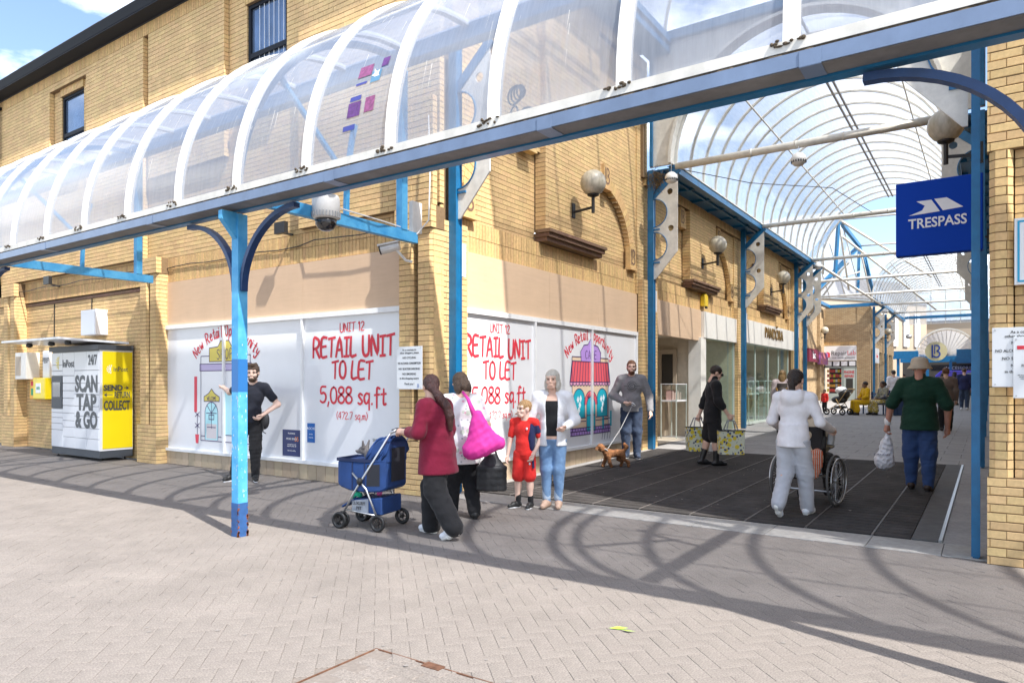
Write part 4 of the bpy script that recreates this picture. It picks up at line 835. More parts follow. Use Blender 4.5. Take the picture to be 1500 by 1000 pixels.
# rust patches at the foot of the free standing post
M_rustp = mat('rust_patch', (.20, .065, .03), .9, var=.4, vscale=40, bump=.5)
fp_ = [o for o in bpy.data.objects if o.name == 'canopy_post'][0]; m = MB(); x0, y0, h = -6.09, 4.17, .0558
for k in range(60):
    z = rnd.choice((rnd.uniform(0, .05), rnd.uniform(0, .33))); e = rnd.choice((0, 1, 2)); r = rnd.uniform(.004, .014); r2 = r * rnd.uniform(.6, 2.5)
    if e == 0: c = [(x0 + rnd.choice((-h, h)) * rnd.uniform(.75, 1), y0 - h - .0006, z)]; ax = (VX, VZ)
    else: c = [(x0 + h + .0006, y0 + rnd.choice((-h, h)) * rnd.uniform(.8, 1), z)]; ax = (VY, VZ)
    m.add([Vector(c[0]) + ax[0] * (r * math.cos(t) * rnd.uniform(.7, 1.2)) + ax[1] * (r2 * math.sin(t) * rnd.uniform(.7, 1.2)) for t in [2 * math.pi * i / 7 for i in range(7)]], [tuple(range(7))])
stuff(m.build('rust', M_rustp, fp_))
m = MB()
for k in range(70):
    z = rnd.uniform(.34, 1.4) if k % 3 else rnd.uniform(.34, 2.2); r = rnd.uniform(.002, .007); r2 = r * rnd.uniform(.8, 4); hh = .0522
    a, ax = ((x0 + rnd.uniform(-.05, .05), y0 - hh - .0006, z), VX) if k % 2 else ((x0 + hh + .0006, y0 + rnd.uniform(-.05, .05), z), VY)
    if k % 5 == 0: a, ax = ((x0 + hh - .004, y0 - hh - .0006, z), VX)
    m.add([Vector(a) + ax * (r * math.cos(t) * rnd.uniform(.6, 1.3)) + VZ * (r2 * math.sin(t) * rnd.uniform(.6, 1.3)) for t in [2 * math.pi * i / 6 for i in range(6)]], [tuple(range(6))])
stuff(m.build('paint_chips', mat('primer_pale', (.42, .52, .60), .8), fp_))
# gum spots and small litter on the paving
m = MB()
for k in range(150):
    x, y = rnd.uniform(-9, 1.5), rnd.uniform(2.2, 6.9); r = rnd.uniform(.008, .02); m.add([(x + r * math.cos(t) * rnd.uniform(.8, 1.1), y + r * math.sin(t) * rnd.uniform(.8, 1.1), .0028) for t in [2 * math.pi * i / 8 for i in range(8)]], [tuple(range(8))])
stuff(m.build('gum_spots', mat('old_gum', (.20, .185, .175), .9), pave))
m = MB()
for k in range(90):
    x, y = rnd.uniform(-5.6, -.7), rnd.uniform(7.8, 14.2); r = rnd.uniform(.006, .018); z = gz(y) + .0085; m.add([(x + r * math.cos(t) * rnd.uniform(.5, 1.2), y + r * math.sin(t) * rnd.uniform(.5, 1.2), z) for t in [2 * math.pi * i / 5 for i in range(5)]], [tuple(range(5))])
stuff(m.build('mat_litter', mat('litter_pale', (.36, .33, .30), .9), emat))

t = thing('cable_coil', 'dark coil of cable resting inside the canopy glazing above the gutter', 'cable', (-2.8, 4.12, 3.36)); m = MB()
for k in range(4): m.torus((-2.80 + .012 * k, 4.13 + .01 * k, 3.55 + .01 * k), (.2, 1, .1 * k), .065 - .008 * k, .007, 18, 5)
m.torus((-2.80, 4.13, 3.42), (.5, 1, .1), .05, .007, 16, 5); m.torus((-2.66, 4.14, 3.385), (.2, .5, 1), .07, .008, 18, 5); m.build('loops', M_dark, t)
# ------------------------------------------------------------------ right hand building
rb = thing('brick_building', 'buff brick building at the right edge with pier and pinned notices', 'building', (.1, 7.1, 0))
w2 = Wall(); YR = 7.1
w2.lay((0, YR, 0), VX, NA, .17, 5, .72, 3.42, None, .3); w2.lay((0, YR - .08, 0), VX, NA, -.02, 5, 0, .72, None, .38); w2.lay((0, YR - .06, 0), VX, NA, -.02, 5, 3.42, 7.3, None, .36)
a0, b0, yy = -.0, .16, YR - .07
w2.lay((0, yy, 0), VX, NA, a0 + .035, b0 - .04, .72, 3.42, None, .3); q = .04 * math.sqrt(2)
w2.lay((b0 - .04, yy, 0), (c45, c45, 0), (c45, -c45, 0), 0, q, .72, 3.42, None, .03, bd=.02); w2.lay((a0 - .005, yy + .04, 0), (c45, -c45, 0), (-c45, -c45, 0), 0, q, .72, 3.42, None, .03, bd=.02); w2.lay((b0, 0, 0), VY, VX, yy + .04, YR, .72, 3.42, None, .03, bd=.02)
w2.finish(rb)
def brickmat():
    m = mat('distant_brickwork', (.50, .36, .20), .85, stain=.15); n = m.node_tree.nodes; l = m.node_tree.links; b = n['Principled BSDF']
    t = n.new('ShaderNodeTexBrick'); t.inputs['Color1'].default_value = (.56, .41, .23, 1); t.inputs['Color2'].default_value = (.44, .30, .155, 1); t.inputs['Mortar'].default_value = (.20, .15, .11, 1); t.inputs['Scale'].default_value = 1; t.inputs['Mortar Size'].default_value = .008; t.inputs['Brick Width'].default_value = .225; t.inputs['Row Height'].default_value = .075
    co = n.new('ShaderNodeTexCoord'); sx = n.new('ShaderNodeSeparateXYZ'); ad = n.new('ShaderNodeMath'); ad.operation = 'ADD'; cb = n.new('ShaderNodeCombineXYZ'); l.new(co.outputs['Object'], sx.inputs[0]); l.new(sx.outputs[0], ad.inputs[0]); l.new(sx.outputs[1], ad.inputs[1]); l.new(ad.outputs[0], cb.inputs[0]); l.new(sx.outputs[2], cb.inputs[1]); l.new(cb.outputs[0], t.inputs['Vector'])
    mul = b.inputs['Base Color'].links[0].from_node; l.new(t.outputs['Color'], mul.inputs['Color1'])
    return m
M_far = brickmat()
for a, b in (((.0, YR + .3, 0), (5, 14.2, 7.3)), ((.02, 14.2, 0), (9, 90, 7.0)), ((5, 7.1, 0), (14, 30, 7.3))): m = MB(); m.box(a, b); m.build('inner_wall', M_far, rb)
m = MB(); m.prism([(-.1, 7.0, 7.3), (5, 7.0, 7.3), (5, 14.2, 7.3), (-.1, 14.2, 7.3)], (0, 0, .12)); m.build('coping', M_gutblack, rb)
# ------------------------------------------------------------------ wall lamps: globe on an angled arm
def globe(x, y, z, sg, lab, on=None):
    t = thing('globe_lamp', lab, 'wall lamp', (x, y, z), 'globe lamps along the arcade'); xw = x - sg * .40
    m = MB(); m.box((xw - .03, y - .05, z - .56), (xw + .02, y + .05, z - .30)); m.build('wall_plate', M_dark, t)
    m = MB(); m.bar((xw, y, z - .46), (x, y, z - .42), .028, .04); m.tube([(x, y, z - .52), (x, y, z - .22)], .03, 10); m.lathe([(.03, 0), (.10, .03), (.105, .05), (.08, .055)], (x, y, z - .25), 16); m.build('arm', M_dark, t)
    m = MB(); m.lathe([(.085, -.205), (.15, -.165), (.205, -.09), (.228, 0), (.205, .10), (.15, .172), (.08, .212), (.03, .226)], (x, y, z), 24); m.build('globe', M_globe, t, True); return t
for k, (y, lb) in enumerate(((10.85, 'largest globe lamp on the sunlit wall above the cafe window'), (17.6, 'globe lamp above the white pillar shop'), (24.4, 'globe lamp above the jewellery shop sign'))): globe(-5.70, y, 4.98 + (.02 * k), 1, lb)
globe(-.49, 11.1, 4.97, -1, 'globe lamp partly behind the rusty white bracket at top right'); globe(-.42, 17.6, 5.0, -1, 'globe lamp on the right wall hidden past the blue sign')
globe(-8.4, 46.5, 4.75, 1, 'small globe lamp on the far recessed wall over the banners'); globe(-5.7, 53.5, 5.0, 1, 'farthest globe lamp past the phone repair shop')
# ------------------------------------------------------------------ far court: stepped back facade, phone repair shop
fb = thing('brick_building', 'far buff brick building with the phone repair shop across the court', 'building', (-8.8, 48.5, .45)); zf = .4; zt = 6.3
def wallpiece(a, b, nm='wall'):
    m = MB(); m.box(a, b); m.build(nm, M_far, fb)
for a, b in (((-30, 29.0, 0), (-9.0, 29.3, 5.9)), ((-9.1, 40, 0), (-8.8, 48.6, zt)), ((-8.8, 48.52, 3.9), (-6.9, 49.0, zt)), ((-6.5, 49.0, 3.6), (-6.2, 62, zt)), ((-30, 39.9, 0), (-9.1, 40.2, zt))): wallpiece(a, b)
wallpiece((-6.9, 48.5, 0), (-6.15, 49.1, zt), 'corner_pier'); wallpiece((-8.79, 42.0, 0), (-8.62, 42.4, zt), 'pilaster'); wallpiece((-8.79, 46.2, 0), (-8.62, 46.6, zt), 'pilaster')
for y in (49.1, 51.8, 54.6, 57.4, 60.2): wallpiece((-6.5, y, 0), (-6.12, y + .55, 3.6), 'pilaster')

m = MB()
for k in range(26): m.box((-8.8 + k * .073, 48.49, 3.9), (-8.735 + k * .073, 48.53, 4.12))
m.build('soldier_course', M_soldier, fb)
m = MB(); m.box((-8.8, 48.46, 2.95), (-6.92, 48.6, 3.85)); fsg = m.build('shop_sign', M_sign, fb)
text('sign_word', 'Repair', (-7.93, 48.46, 3.28), VX, VZ, M_ink, .40, fsg, xs=.88, align='CENTER'); text('sign_word', 'Lab', (-7.2, 48.46, 3.28), VX, VZ, M_red, .40, fsg, xs=.88); text('sign_strapline', 'SALES  REPAIRS  ACCESSORIES', (-7.65, 48.46, 3.08), VX, VZ, M_ink, .10, fsg)
m = MB(); m.prism([(-8.72, 48.455, 3.15), (-8.45, 48.455, 3.15), (-8.45, 48.455, 3.42), (-8.6, 48.455, 3.5), (-8.72, 48.455, 3.4)], (0, -.01, 0)); m.build('sign_mark', M_red, fsg)
m = MB(); m.box((-8.8, 48.48, 2.55), (-6.92, 48.56, 2.93)); bb = m.build('transom', M_dark, fb)
for k in range(4): m = MB(); m.box((-8.72 + k * .46, 48.465, 2.60), (-8.36 + k * .46, 48.478, 2.88)); m.build('small_sign', M_wht, bb)
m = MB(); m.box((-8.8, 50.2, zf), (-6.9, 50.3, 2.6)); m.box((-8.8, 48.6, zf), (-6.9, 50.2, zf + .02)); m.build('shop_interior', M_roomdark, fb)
m = MB()
for x in (-8.78, -7.75, -6.94): m.box((x - .03, 48.5, zf), (x + .03, 48.56, 2.55))
m.box((-8.8, 48.5, 2.47), (-6.92, 48.56, 2.55)); m.box((-8.8, 48.5, zf), (-7.75, 48.56, zf + .45)); m.build('shop_frame', M_mint, fb)
pal = [(.6, .5, .05), (.1, .35, .12), (.5, .06, .05), (.05, .1, .35), (.55, .55, .5), (.6, .3, .05)]
for r_ in range(5):
    for c_ in range(7):
        m = MB(); x = -8.65 + c_ * .125; z = .95 + r_ * .31; m.box((x, 48.62, z), (x + .1, 48.7, z + .16 + .05 * rnd.random())); m.build('phone_case', mat('goods_%d' % rnd.randrange(6), pal[rnd.randrange(6)], .4), fb)
m = MB(); m.box((-7.68, 48.50, zf + .05), (-7.0, 48.53, 2.45)); dr = m.build('door', M_mint, fb); m = MB(); m.box((-7.52, 48.49, .9), (-7.12, 48.498, 1.8)); m.build('phone_poster', M_roomdark, dr)
text('door_text', 'PHONE', (-7.34, 48.495, 2.12), VX, VZ, M_red, .24, dr, xs=.75, bold=.02); text('door_text', 'REPAIRS', (-7.34, 48.495, 1.88), VX, VZ, M_red, .22, dr, xs=.68, bold=.02)
m = MB(); m.box((-6.14, 49.7, 2.8), (-6.02, 51.7, 3.75)); bs = m.build('side_sign', M_sign, fb); text('sign_word', 'Repair', (-6.02, 50.7, 3.15), VY, VZ, M_red, .35, bs, xs=.9)
m = MB()
for y0 in (49.7, 52.4, 55.2, 58): m.quad((-6.3, y0, zf), (-6.3, y0 + 2, zf), (-6.3, y0 + 2, 2.8), (-6.3, y0, 2.8))
m.build('shop_pane', M_winglass, fb)
m = MB(); m.box((-8.6, 39.9, zt - .05), (-8.35, 48.2, zt + .15)); m.box((-8.6, 48.0, zt - .05), (-5.45, 48.25, zt + .15)); m.box((-5.65, 48.2, zt - .05), (-5.4, 62, zt + .15)); m.build('eaves_gutter', M_blue, fb)
# banners on the recessed wall, small signs
t = thing('banner', 'dark red shop banner with white letters on the far recessed wall', 'shop sign', (-8.55, 44, 3)); m = MB(); m.box((-8.62, 42.5, 2.75), (-8.5, 45.2, 3.5)); m.build('board', mat('maroon_sign', (.13, .01, .035), .5), t); text('sign_word', 'bm', (-8.5, 43.9, 2.95), VY, VZ, M_wht, .62, t, bold=.02)
t = thing('banner', 'orange and purple shop banner beside the dark red one', 'shop sign', (-8.55, 47, 3)); m = MB(); m.box((-8.62, 45.4, 2.65), (-8.5, 48.1, 3.4)); m.build('board', mat('orange_sign', (.45, .13, .03), .5, col2=(.25, .08, .4), vscale=1.4), t)
bracket_post(-6.0, 49.0, 1, 'distant blue bracket post beside the phone repair shop', 6.3); bracket_post(-6.0, 55.0, 1, 'farthest blue bracket post on the left of the arcade', 6.3)
for k, y in enumerate((34.5, 41.3, 48.1, 54.9)): bracket_post(-.10, y, -1, ['right hand bracket post beside the court', 'second right hand bracket post beyond the court', 'third right hand bracket post beyond the court', 'farthest right hand bracket post'][k], 6.3)
# ------------------------------------------------------------------ court roof: blue lattice with white tubes, glazed slopes
cr = thing('court_roof', 'blue and white lattice of trusses carrying the glazed court roof', 'court roof', (-6, 38, 6.3))
def bars(name, segs, wd, mm, rt=False):
    for a, b in segs:
        m = MB()
        if rt: m.tube([a, b], wd, 8)
        else: m.bar(a, b, wd, wd * 1.3)
        m.build(name, mm, cr, rt)
ap = Vector((-6.0, 36.6, 9.35)); n1 = Vector((-5.9, 42.3, 9.0)); e0 = Vector((-6.1, 31.2, 6.9)); ec = Vector((-7.7, 38.9, 6.05)); e1 = Vector((-5.6, 47.9, 6.3))
bars('truss_chord', [(e0, ap), (ap, n1), (n1, ec), (n1, Vector((-5.7, 47.9, 6.4))), ((-6.1, 31.2, 6.9), (-6.0, 29.6, 6.1))], .15, M_blue)
bars('truss_post', [(ap, (-6.2, 36.8, 6.6)), (n1, (-6.0, 42.5, 6.5)), ((-5.8, 43.8, 8.6), (-5.6, 46.5, 6.3))], .12, M_blue)
bars('truss_diagonal', [(ap, (-6.9, 35.4, 6.5)), (ap, (-6.1, 40.2, 6.4)), ((-6.1, 33.6, 8.0), (-6.2, 33.9, 6.4)), (n1, (-7.6, 41.5, 6.3)), (n1, (-5.7, 45.6, 6.3)), ((-7.1, 39.8, 6.9), (-5.9, 42.4, 7.6)), ((-8.2, 42, 6.3), (-6.0, 39.6, 7.7))], .05, M_tube, True)
bars('longitudinal_tube', [((XG, 27.7, 6.1), (XG, 48.2, 6.3)), (ap, (-3.1, 52, 8.3)), ((ap.x + .1, ap.y + .6, 8.6), (-3.0, 56, 6.5)), ((-.7, 27.7, 6.1), (-.7, 60, 6.3))], .06, M_tube, True)
for y, z in ((34.4, 6.15), (41.2, 6.22), (48.1, 6.3), (54.9, 6.35)): bars('tie_tube', [((-8.5 if 40 < y < 48 or y < 40 else XG, y, z), (XR, y, z))], .06, M_tube, True)
for y, z in ((36.6, 9.35), (42.3, 9.0)): bars('tie_tube', [((-6, y, z), (XR, y + .3, z - .1))], .05, M_tube, True)
# glazed slopes rising to the left gable ridge
def sheet(a, b, c, d, n):
    a, b, c, d = map(Vector, (a, b, c, d)); m = MB(); m.quad(a, b, c, d); m.build('glazing_panel', M_vault, cr)
    m = MB()
    for k in range(n + 1):
        t = k / n; m.bar(a.lerp(b, t), d.lerp(c, t), .04, .05)
    m.build('glazing_bars', M_rib, cr)
sheet((-6.1, 31.0, 6.7), (-16, 31.0, 6.7), (-16, 37.2, 9.9), (-6.1, 37.2, 9.9), 12); sheet((-6.1, 37.3, 9.9), (-16, 37.3, 9.9), (-16, 44.5, 6.5), (-6.1, 44.5, 6.5), 12)
vault(44.2, 61.8, 6.4, XC, RV, 1.1, cr)
# glass gable closing the arcade
m = MB(); yg = 62.0
for x in np.arange(-5.6, -.3, .95): m.box((x - .025, yg - .04, 6.0), (x + .025, yg + .04, 9.6))
for z in (7.0, 8.4, 9.6): m.box((-5.6, yg - .03, z - .02), (-.4, yg + .03, z + .02))
m.build('gable_bars', M_rib, cr); m = MB(); m.quad((-5.6, yg, 6.0), (-.4, yg, 6.0), (-.4, yg, 9.6), (-5.6, yg, 9.6)); m.build('glazing_panel', M_vault, cr); m = MB(); m.box((-5.6, yg - .1, 6.45), (-.3, yg + .1, 6.65)); m.build('gable_beam', M_blue, cr)
# far entrance portal: blue fascias, round emblem, glazed half dome
fp = thing('entrance_portal', 'far blue arcade entrance with glazed half round roof', 'entrance portal', (-3, 70, .45))
for a, b in (((-7.2, 66, 3.5), (-4.85, 66.6, 4.15)), ((-2.2, 66, 3.1), (.0, 66.6, 4.2)), ((-6.5, 70, 3.3), (0, 70.4, 4.0))): m = MB(); m.box(a, b); m.build('blue_fascia', M_blue, fp)
for x in (-6.3, -4.2, -2.6, -1.0): m = MB(); m.box((x - .1, 66.1, .4), (x + .1, 66.3, 3.6)); m.build('blue_column', M_blue, fp)
m = MB()
for k in range(19): a = math.pi * k / 18; m.bar((-2.9, 68.8, 3.8), (-2.9 + 2.05 * math.cos(a), 66.4, 3.75 + 2.1 * math.sin(a) * .98), .03, .03)
m.sweep([(-2.9 + 2.12 * math.cos(a), 66.3, 3.75 + 2.12 * math.sin(a)) for a in [math.pi * k / 30 for k in range(31)]], .3, .14, (0, 1, 0)); m.build('arch', M_tube, fp)
m = MB(); m.add([(-2.9, 68.6, 3.8)] + [(-2.9 + 2.0 * math.cos(a), 66.5, 3.75 + 2.0 * math.sin(a)) for a in [math.pi * k / 20 for k in range(21)]], [(0, k, k + 1) for k in range(1, 21)]); m.build('glazing', M_vault, fp)
es = thing('round_sign', 'round pale yellow sign with blue emblem over the far entrance', 'sign', (-2.5, 62.4, 5.0)); m = MB(); m.lathe([(.01, -.05), (.74, -.05), (.74, .05), (.01, .05)], (-3.42, 62.9, 3.95), 28, (0, 1, 0)); m.build('disc', mat('sign_cream', (.56, .52, .32), .5), es); emblem('emblem', (-3.42, 62.84, 3.95), VX, VZ, 1.0, mat('emblem_blue', (.03, .08, .36), .5), es)
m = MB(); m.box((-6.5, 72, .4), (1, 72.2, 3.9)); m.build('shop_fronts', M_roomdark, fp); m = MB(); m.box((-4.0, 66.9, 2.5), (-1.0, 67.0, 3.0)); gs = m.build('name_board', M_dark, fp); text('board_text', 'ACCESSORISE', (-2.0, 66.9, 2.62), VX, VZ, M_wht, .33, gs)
t = thing('parked_van', 'bright blue violet van beyond the far end of the arcade', 'van', (-1.6, 66, .45))
m = MB(); m.prism([(-3.6, 65, .95), (-3.6, 65, 2.1), (-3.2, 65, 2.5), (-.6, 65, 2.5), (-.3, 65, 1.7), (-.1, 65, 1.6), (-.1, 65, .95)], (0, 1.7, 0)); m.build('body', mat('van_blue', (.08, .06, .62), .3, coat=.5), t, bevel=.05)
for x in (-3.0, -.8): m = MB(); m.lathe([(.01, -.1), (.33, -.1), (.33, .1), (.01, .1)], (x, 65.02, .78), 16, (0, 1, 0)); m.build('wheel', M_black, t)
m = MB(); m.box((-1.5, 64.98, 1.75), (-.65, 65.02, 2.3)); m.build('window', M_winglass, t)
# buildings beyond the arcade end
t = thing('pale_building', 'pale buff building with tall white windows behind the glass gable', 'building', (-12, 85, 0)); m = MB(); m.prism([(-14, 70, 0), (-14, 70, 9.6), (-5.4, 84, 9.6), (-5.4, 84, 0)], (-4, 6, 0)); m.build('wall', mat('pale_render', (.40, .33, .25), .8), t)
for k in range(6): m = MB(); f = .38 + k * .1; x = -14 + 8.6 * f; y = 70 + 14 * f; m.prism([(x + .05, y - .03, 5.2), (x + .05, y - .03, 8.6), (x + .42, y + .57, 8.6), (x + .42, y + .57, 5.2)], (.1, -.06, 0)); m.build('window', M_wht, t)
m = MB(); m.prism([(-13.9, 69.8, 9.6), (-5.2, 84, 9.6), (-8.2, 86.4, 12.2), (-16.4, 73, 12.2)], (0, 0, .2)); m.build('roof', M_slate, t)
t = thing('glass_pavilion', 'peaked glass roof pavilion seen through the far gable', 'pavilion', (-3, 92, 0)); m = MB()
for cx, z in ((-6.5, 12.5), (0.5, 11.5)): m.add([(cx - 3.5, 88, 8.2), (cx + 3.5, 88, 8.2), (cx + 3.5, 95, 8.2), (cx - 3.5, 95, 8.2), (cx, 91.5, z)], [(0, 1, 4), (1, 2, 4), (2, 3, 4), (3, 0, 4)])
m.build('glass_roof', mat('pavilion_glass', (.35, .42, .50), .2), t); m = MB(); m.box((-10, 88.2, 0), (5, 95, 8.1)); m.build('walls', mat('pale_render', (.40, .33, .25)), t)
# ------------------------------------------------------------------ signs on the right, projecting sign
t = thing('projecting_sign', 'square blue projecting sign with white mountain mark and lettering on the right wall', 'shop sign', (-.5, 9.2, 3.4))
ys = 9.2; m = MB(); m.box((-.90, ys, 2.96), (-.06, ys + .14, 3.80)); m.build('box', M_signblue, t, bevel=.008)
text('lettering', 'TRESPASS', (-.49, ys - .001, 3.265), VX, VZ, M_wht, .155, t, fit=.565, bold=.02)
P = lambda a, b: Vector((-.49 + a * .92, ys - .004, 3.45 + b)); m = MB()
m.add([P(a, b) for a, b in ((-.27, -.03), (-.12, -.03), (.0, -.03), (-.08, .13), (-.22, .13), (-.14, .04))], [(0, 1, 5), (1, 2, 3, 5), (5, 3, 4)]); m.add([P(a, b) for a, b in ((.03, -.02), (.14, -.005), (.30, -.02), (.14, .13), (-.04, .13))], [(0, 1, 2, 3, 4)])
m = MB(); m.add([P(a, b) for a, b in ((-.30, -.035), (-.16, -.03), (.03, -.02), (-.06, .12), (-.22, .12), (-.13, .06), (-.16, .01))], [(0, 1, 6), (1, 2, 5, 6), (2, 3, 4, 5)]); m.add([P(a, b) for a, b in ((.06, -.015), (.27, .0), (.10, .125), (-.03, .125))], [(0, 1, 2, 3)]); m.build('mountain_mark', M_wht, t)
def plaque(x0, x1, z0, z1, y, label, lines, big=.05, border=None, rust=False):
    t = thing('notice_board', label, 'sign', ((x0 + x1) / 2, y, z0)); m = MB(); m.box((x0, y, z0), (x1, y + .012, z1)); m.build('board', M_sign, t, bevel=.0015)
    m = MB(); 
    for a, b in ((x0 + .02, z0 + .02), (x1 - .02, z0 + .02), (x0 + .02, z1 - .02), (x1 - .02, z1 - .02)): m.lathe([(.006, 0), (.006, .004), (.001, .005)], (a, y, b), 8, (0, -1, 0))
    m.build('screws', M_steel, t)
    for txt, z, s, mm, x in lines: text('notice_text', txt, (x, y - .0005, z), VX, VZ, mm, s, t, ext=.0006, bold=.012, maxw=(x1 - x0) * .9)
    return t
cl = ['As a courtesy to', 'other shoppers, please', 'NO CYCLING', 'NO ALCOHOL CONSUMPTION', 'NO SKATEBOARDING', 'NO SMOKING', 'in this shopping centre', 'Thank you !']
def court(x0, x1, z0, z1, y, label):
    w_ = x1 - x0; h_ = z1 - z0; xm = (x0 + x1) / 2; zz = [.90, .83, .715, .585, .455, .335, .235, .105]
    t = plaque(x0, x1, z0, z1, y, label, [(s, z0 + h_ * q, h_ * (.065 if k in (0, 1, 6, 7) else .068), M_ink, xm) for k, (s, q) in enumerate(zip(cl, zz))])
    emblem('emblem', (x1 - w_ * .14, y - .002, z0 + h_ * .08), VX, VZ, h_ * .085, MB_, t); return t
court(-6.62, -6.17, 1.42, 1.99, 6.935, 'white courtesy notice screwed to the corner pier behind the women')
court(.015, .47, 1.47, 1.95, 6.93, 'white courtesy notice on the right hand pier, partly under a paper sheet')
t = plaque(.155, .47, 1.38, 1.87, 6.915, 'white paper notice with red heading overlapping the courtesy notice', [('Fire safety', 1.63, .03, M_ink, .27), ('All doors must be kept clear at all\ntimes. Report any faults to the\ncentre office without delay.', 1.56, .014, M_inkgrey, .28)])
m = MB(); m.box((.18, 6.913, 1.77), (.45, 6.9152, 1.80)); m.build('red_heading', M_red, t)
t = plaque(.165, .56, 2.30, 2.84, 7.02, 'blue bordered white notice high on the right brick wall', [('CENTRE RULES', 2.70, .03, M_red, .37), ('No trading\nNo leaflets\nNo ball games\nNo cycling', 2.60, .026, M_inkgrey, .36)])
m = MB()
for a, b in (((.185, 2.32), (.20, 2.82)), ((.525, 2.32), (.54, 2.82)), ((.20, 2.805), (.525, 2.82)), ((.20, 2.32), (.525, 2.335))): m.box((a[0], 7.017, a[1]), (b[0], 7.0195, b[1]))
m.build('blue_border', mat('cyan_print', (.02, .35, .60), .5), t)
# ------------------------------------------------------------------ parcel locker
lk = thing('parcel_locker', 'white and yellow parcel locker with printed slogans standing by the brick wall', 'parcel locker', (-15, 6.9, 0)); LX0, LX1, LY0, LY1 = -16.05, -14.05, 6.6, 7.22
m = MB(); m.box((LX0, LY0 + .012, .2), (LX1 - .012, LY1, 2.2)); m.build('cabinet', M_grey, lk)
m = MB(); m.box((LX0, LY0, .06), (LX1, LY1, .2)); m.build('base', mat('locker_grey', (.06, .07, .085), .5), lk)
m = MB()
for x in (LX0 + .1, LX1 - .1):
    for y in (LY0 + .08, LY1 - .1): m.lathe([(.03, 0), (.03, .015), (.012, .02), (.012, .07)], (x, y, 0), 8)
m.build('feet', M_dark, lk)
cols = [(-16.05, -15.55), (-15.55, -15.05), (-15.05, -14.55), (-14.55, -14.06)]
rows = [[.2, .55, .68, .80, .9, .98, 1.65, 1.75, 1.87, 2.12], [.2, .42, .62, .75, .9, 1.05, 1.2, 1.35, 1.5, 1.65, 1.87, 2.12], [.2, .42, .62, .85, 1.05, 1.28, 1.5, 1.75, 2.12], [.2, .42, .62, .85, 1.05, 1.28, 1.5, 1.75, 2.12]]
for (a, b), rr in zip(cols, rows):
    for z0, z1 in zip(rr, rr[1:]):
        if a == -16.05 and z0 == .98: continue
        m = MB(); m.box((a + .004, LY0 - .012, z0 + .005), (b - .004, LY0 + .01, z1 - .005)); m.build('locker_door', M_lockw, lk, bevel=.003)
m = MB(); m.box((-16.03, LY0 - .02, .99), (-15.57, LY0 + .01, 1.64)); pn = m.build('terminal', mat('locker_grey', (.06, .07, .085)), lk); m = MB(); m.prism([(-15.97, LY0 - .022, 1.22), (-15.63, LY0 - .022, 1.22), (-15.63, LY0 - .022, 1.52), (-15.97, LY0 - .022, 1.52)], (0, -.004, 0)); m.build('screen', mat('screen_glass', (.12, .15, .18), .08, coat=.8), pn)
m = MB(); m.box((LX1 - .012, LY0, .2), (LX1 + .01, LY1, 2.14)); m.build('white_edge', M_lockw, lk); m = MB(); m.box((LX1 + .01, LY0 + .045, .24), (LX1 + .018, LY1 - .01, 2.11)); sp = m.build('side_panel', M_yellow, lk)
m = MB(); m.box((LX0 - .02, LY0 - .05, 2.14), (LX1 + .03, LY1 + .01, 2.24)); m.build('top_box', mat('locker_grey', (.06, .07, .085)), lk)
m = MB(); m.prism([(LX0 - .9, 6.02, 2.33), (LX1 - .35, 6.02, 2.33), (LX1 + .0, 7.15, 2.27), (LX0 - .15, 7.15, 2.27)], (0, 0, .04)); m.build('canopy', M_lockw, lk)
m = MB()
for x in (LX0 - .3, LX0 + .7, LX1 - .6): m.lathe([(.02, 0), (.06, .02), (.06, .07), (.02, .1)], (x, 6.3, 2.23), 10)
m.build('lights', M_black, lk)
for k, (tx, z) in enumerate((('SCAN', 1.34), ('TAP', .98), ('& GO', .64))): text('slogan', tx, (-14.55, LY0 - .0135, z), VX, VZ, M_inkgrey, .44, lk, fit=(.90, .80, .88)[k], bold=.035)
text('hours', '24/7', (-14.30, LY0 - .0135, 1.86), VX, VZ, M_inkgrey, .27, lk, xs=.72, bold=.02); text('name', 'InPost', (-15.30, LY0 - .0135, 1.82), VX, VZ, M_inkgrey, .22, lk, xs=.9)
def sunmark(P, r, mm, par):
    m = MB()
    for k in range(7):
        a = math.radians(90 + 30 * k - 5); a1 = a - .12; a2 = a + .12; m.add([P(r * .45 * math.cos(q), r * .45 * math.sin(q)) for q in (a1, a2)] + [P(r * math.cos(q), r * math.sin(q)) for q in (a2, a1)], [(0, 1, 2, 3)])
    m.add([P(r * .4 * math.cos(t), r * .4 * math.sin(t)) for t in [math.pi / 2 + math.pi * k / 10 for k in range(11)]], [tuple(range(11))]); m.build('sun_mark', mm, par)
sunmark(lambda a, b: Vector((-15.72 + a, LY0 - .015, 1.91 + b)), .13, M_yellow, lk)
xs_ = LX1 + .0185
sunmark(lambda a, b: Vector((xs_ + .001, 6.80 + a, 1.77 + b)), .085, M_wht, lk)
for tx, y, z, s, xx, bd in (('InPost', 6.98, 1.73, .13, .27, 0), ('SEND', 6.84, 1.36, .15, .36, .04), ('RETURN', 7.01, 1.215, .17, .29, .02), ('COLLECT', 6.91, .985, .25, .49, .03)): text('slogan', tx, (xs_, y, z), VY, VZ, M_inkgrey, s, lk, fit=xx, bold=bd)
m = MB()
for y0, y1, z, e in ((7.05, 7.11, 1.41, 1), (6.70, 6.83, 1.275, -1)):
    m.quad((xs_ + .001, y0, z - .006), (xs_ + .001, y1, z - .006), (xs_ + .001, y1, z + .006), (xs_ + .001, y0, z + .006)); yt = y1 if e > 0 else y0; m.add([(xs_ + .001, yt + e * .03, z), (xs_ + .001, yt - e * .02, z + .04), (xs_ + .001, yt - e * .02, z - .04)], [(0, 1, 2)])
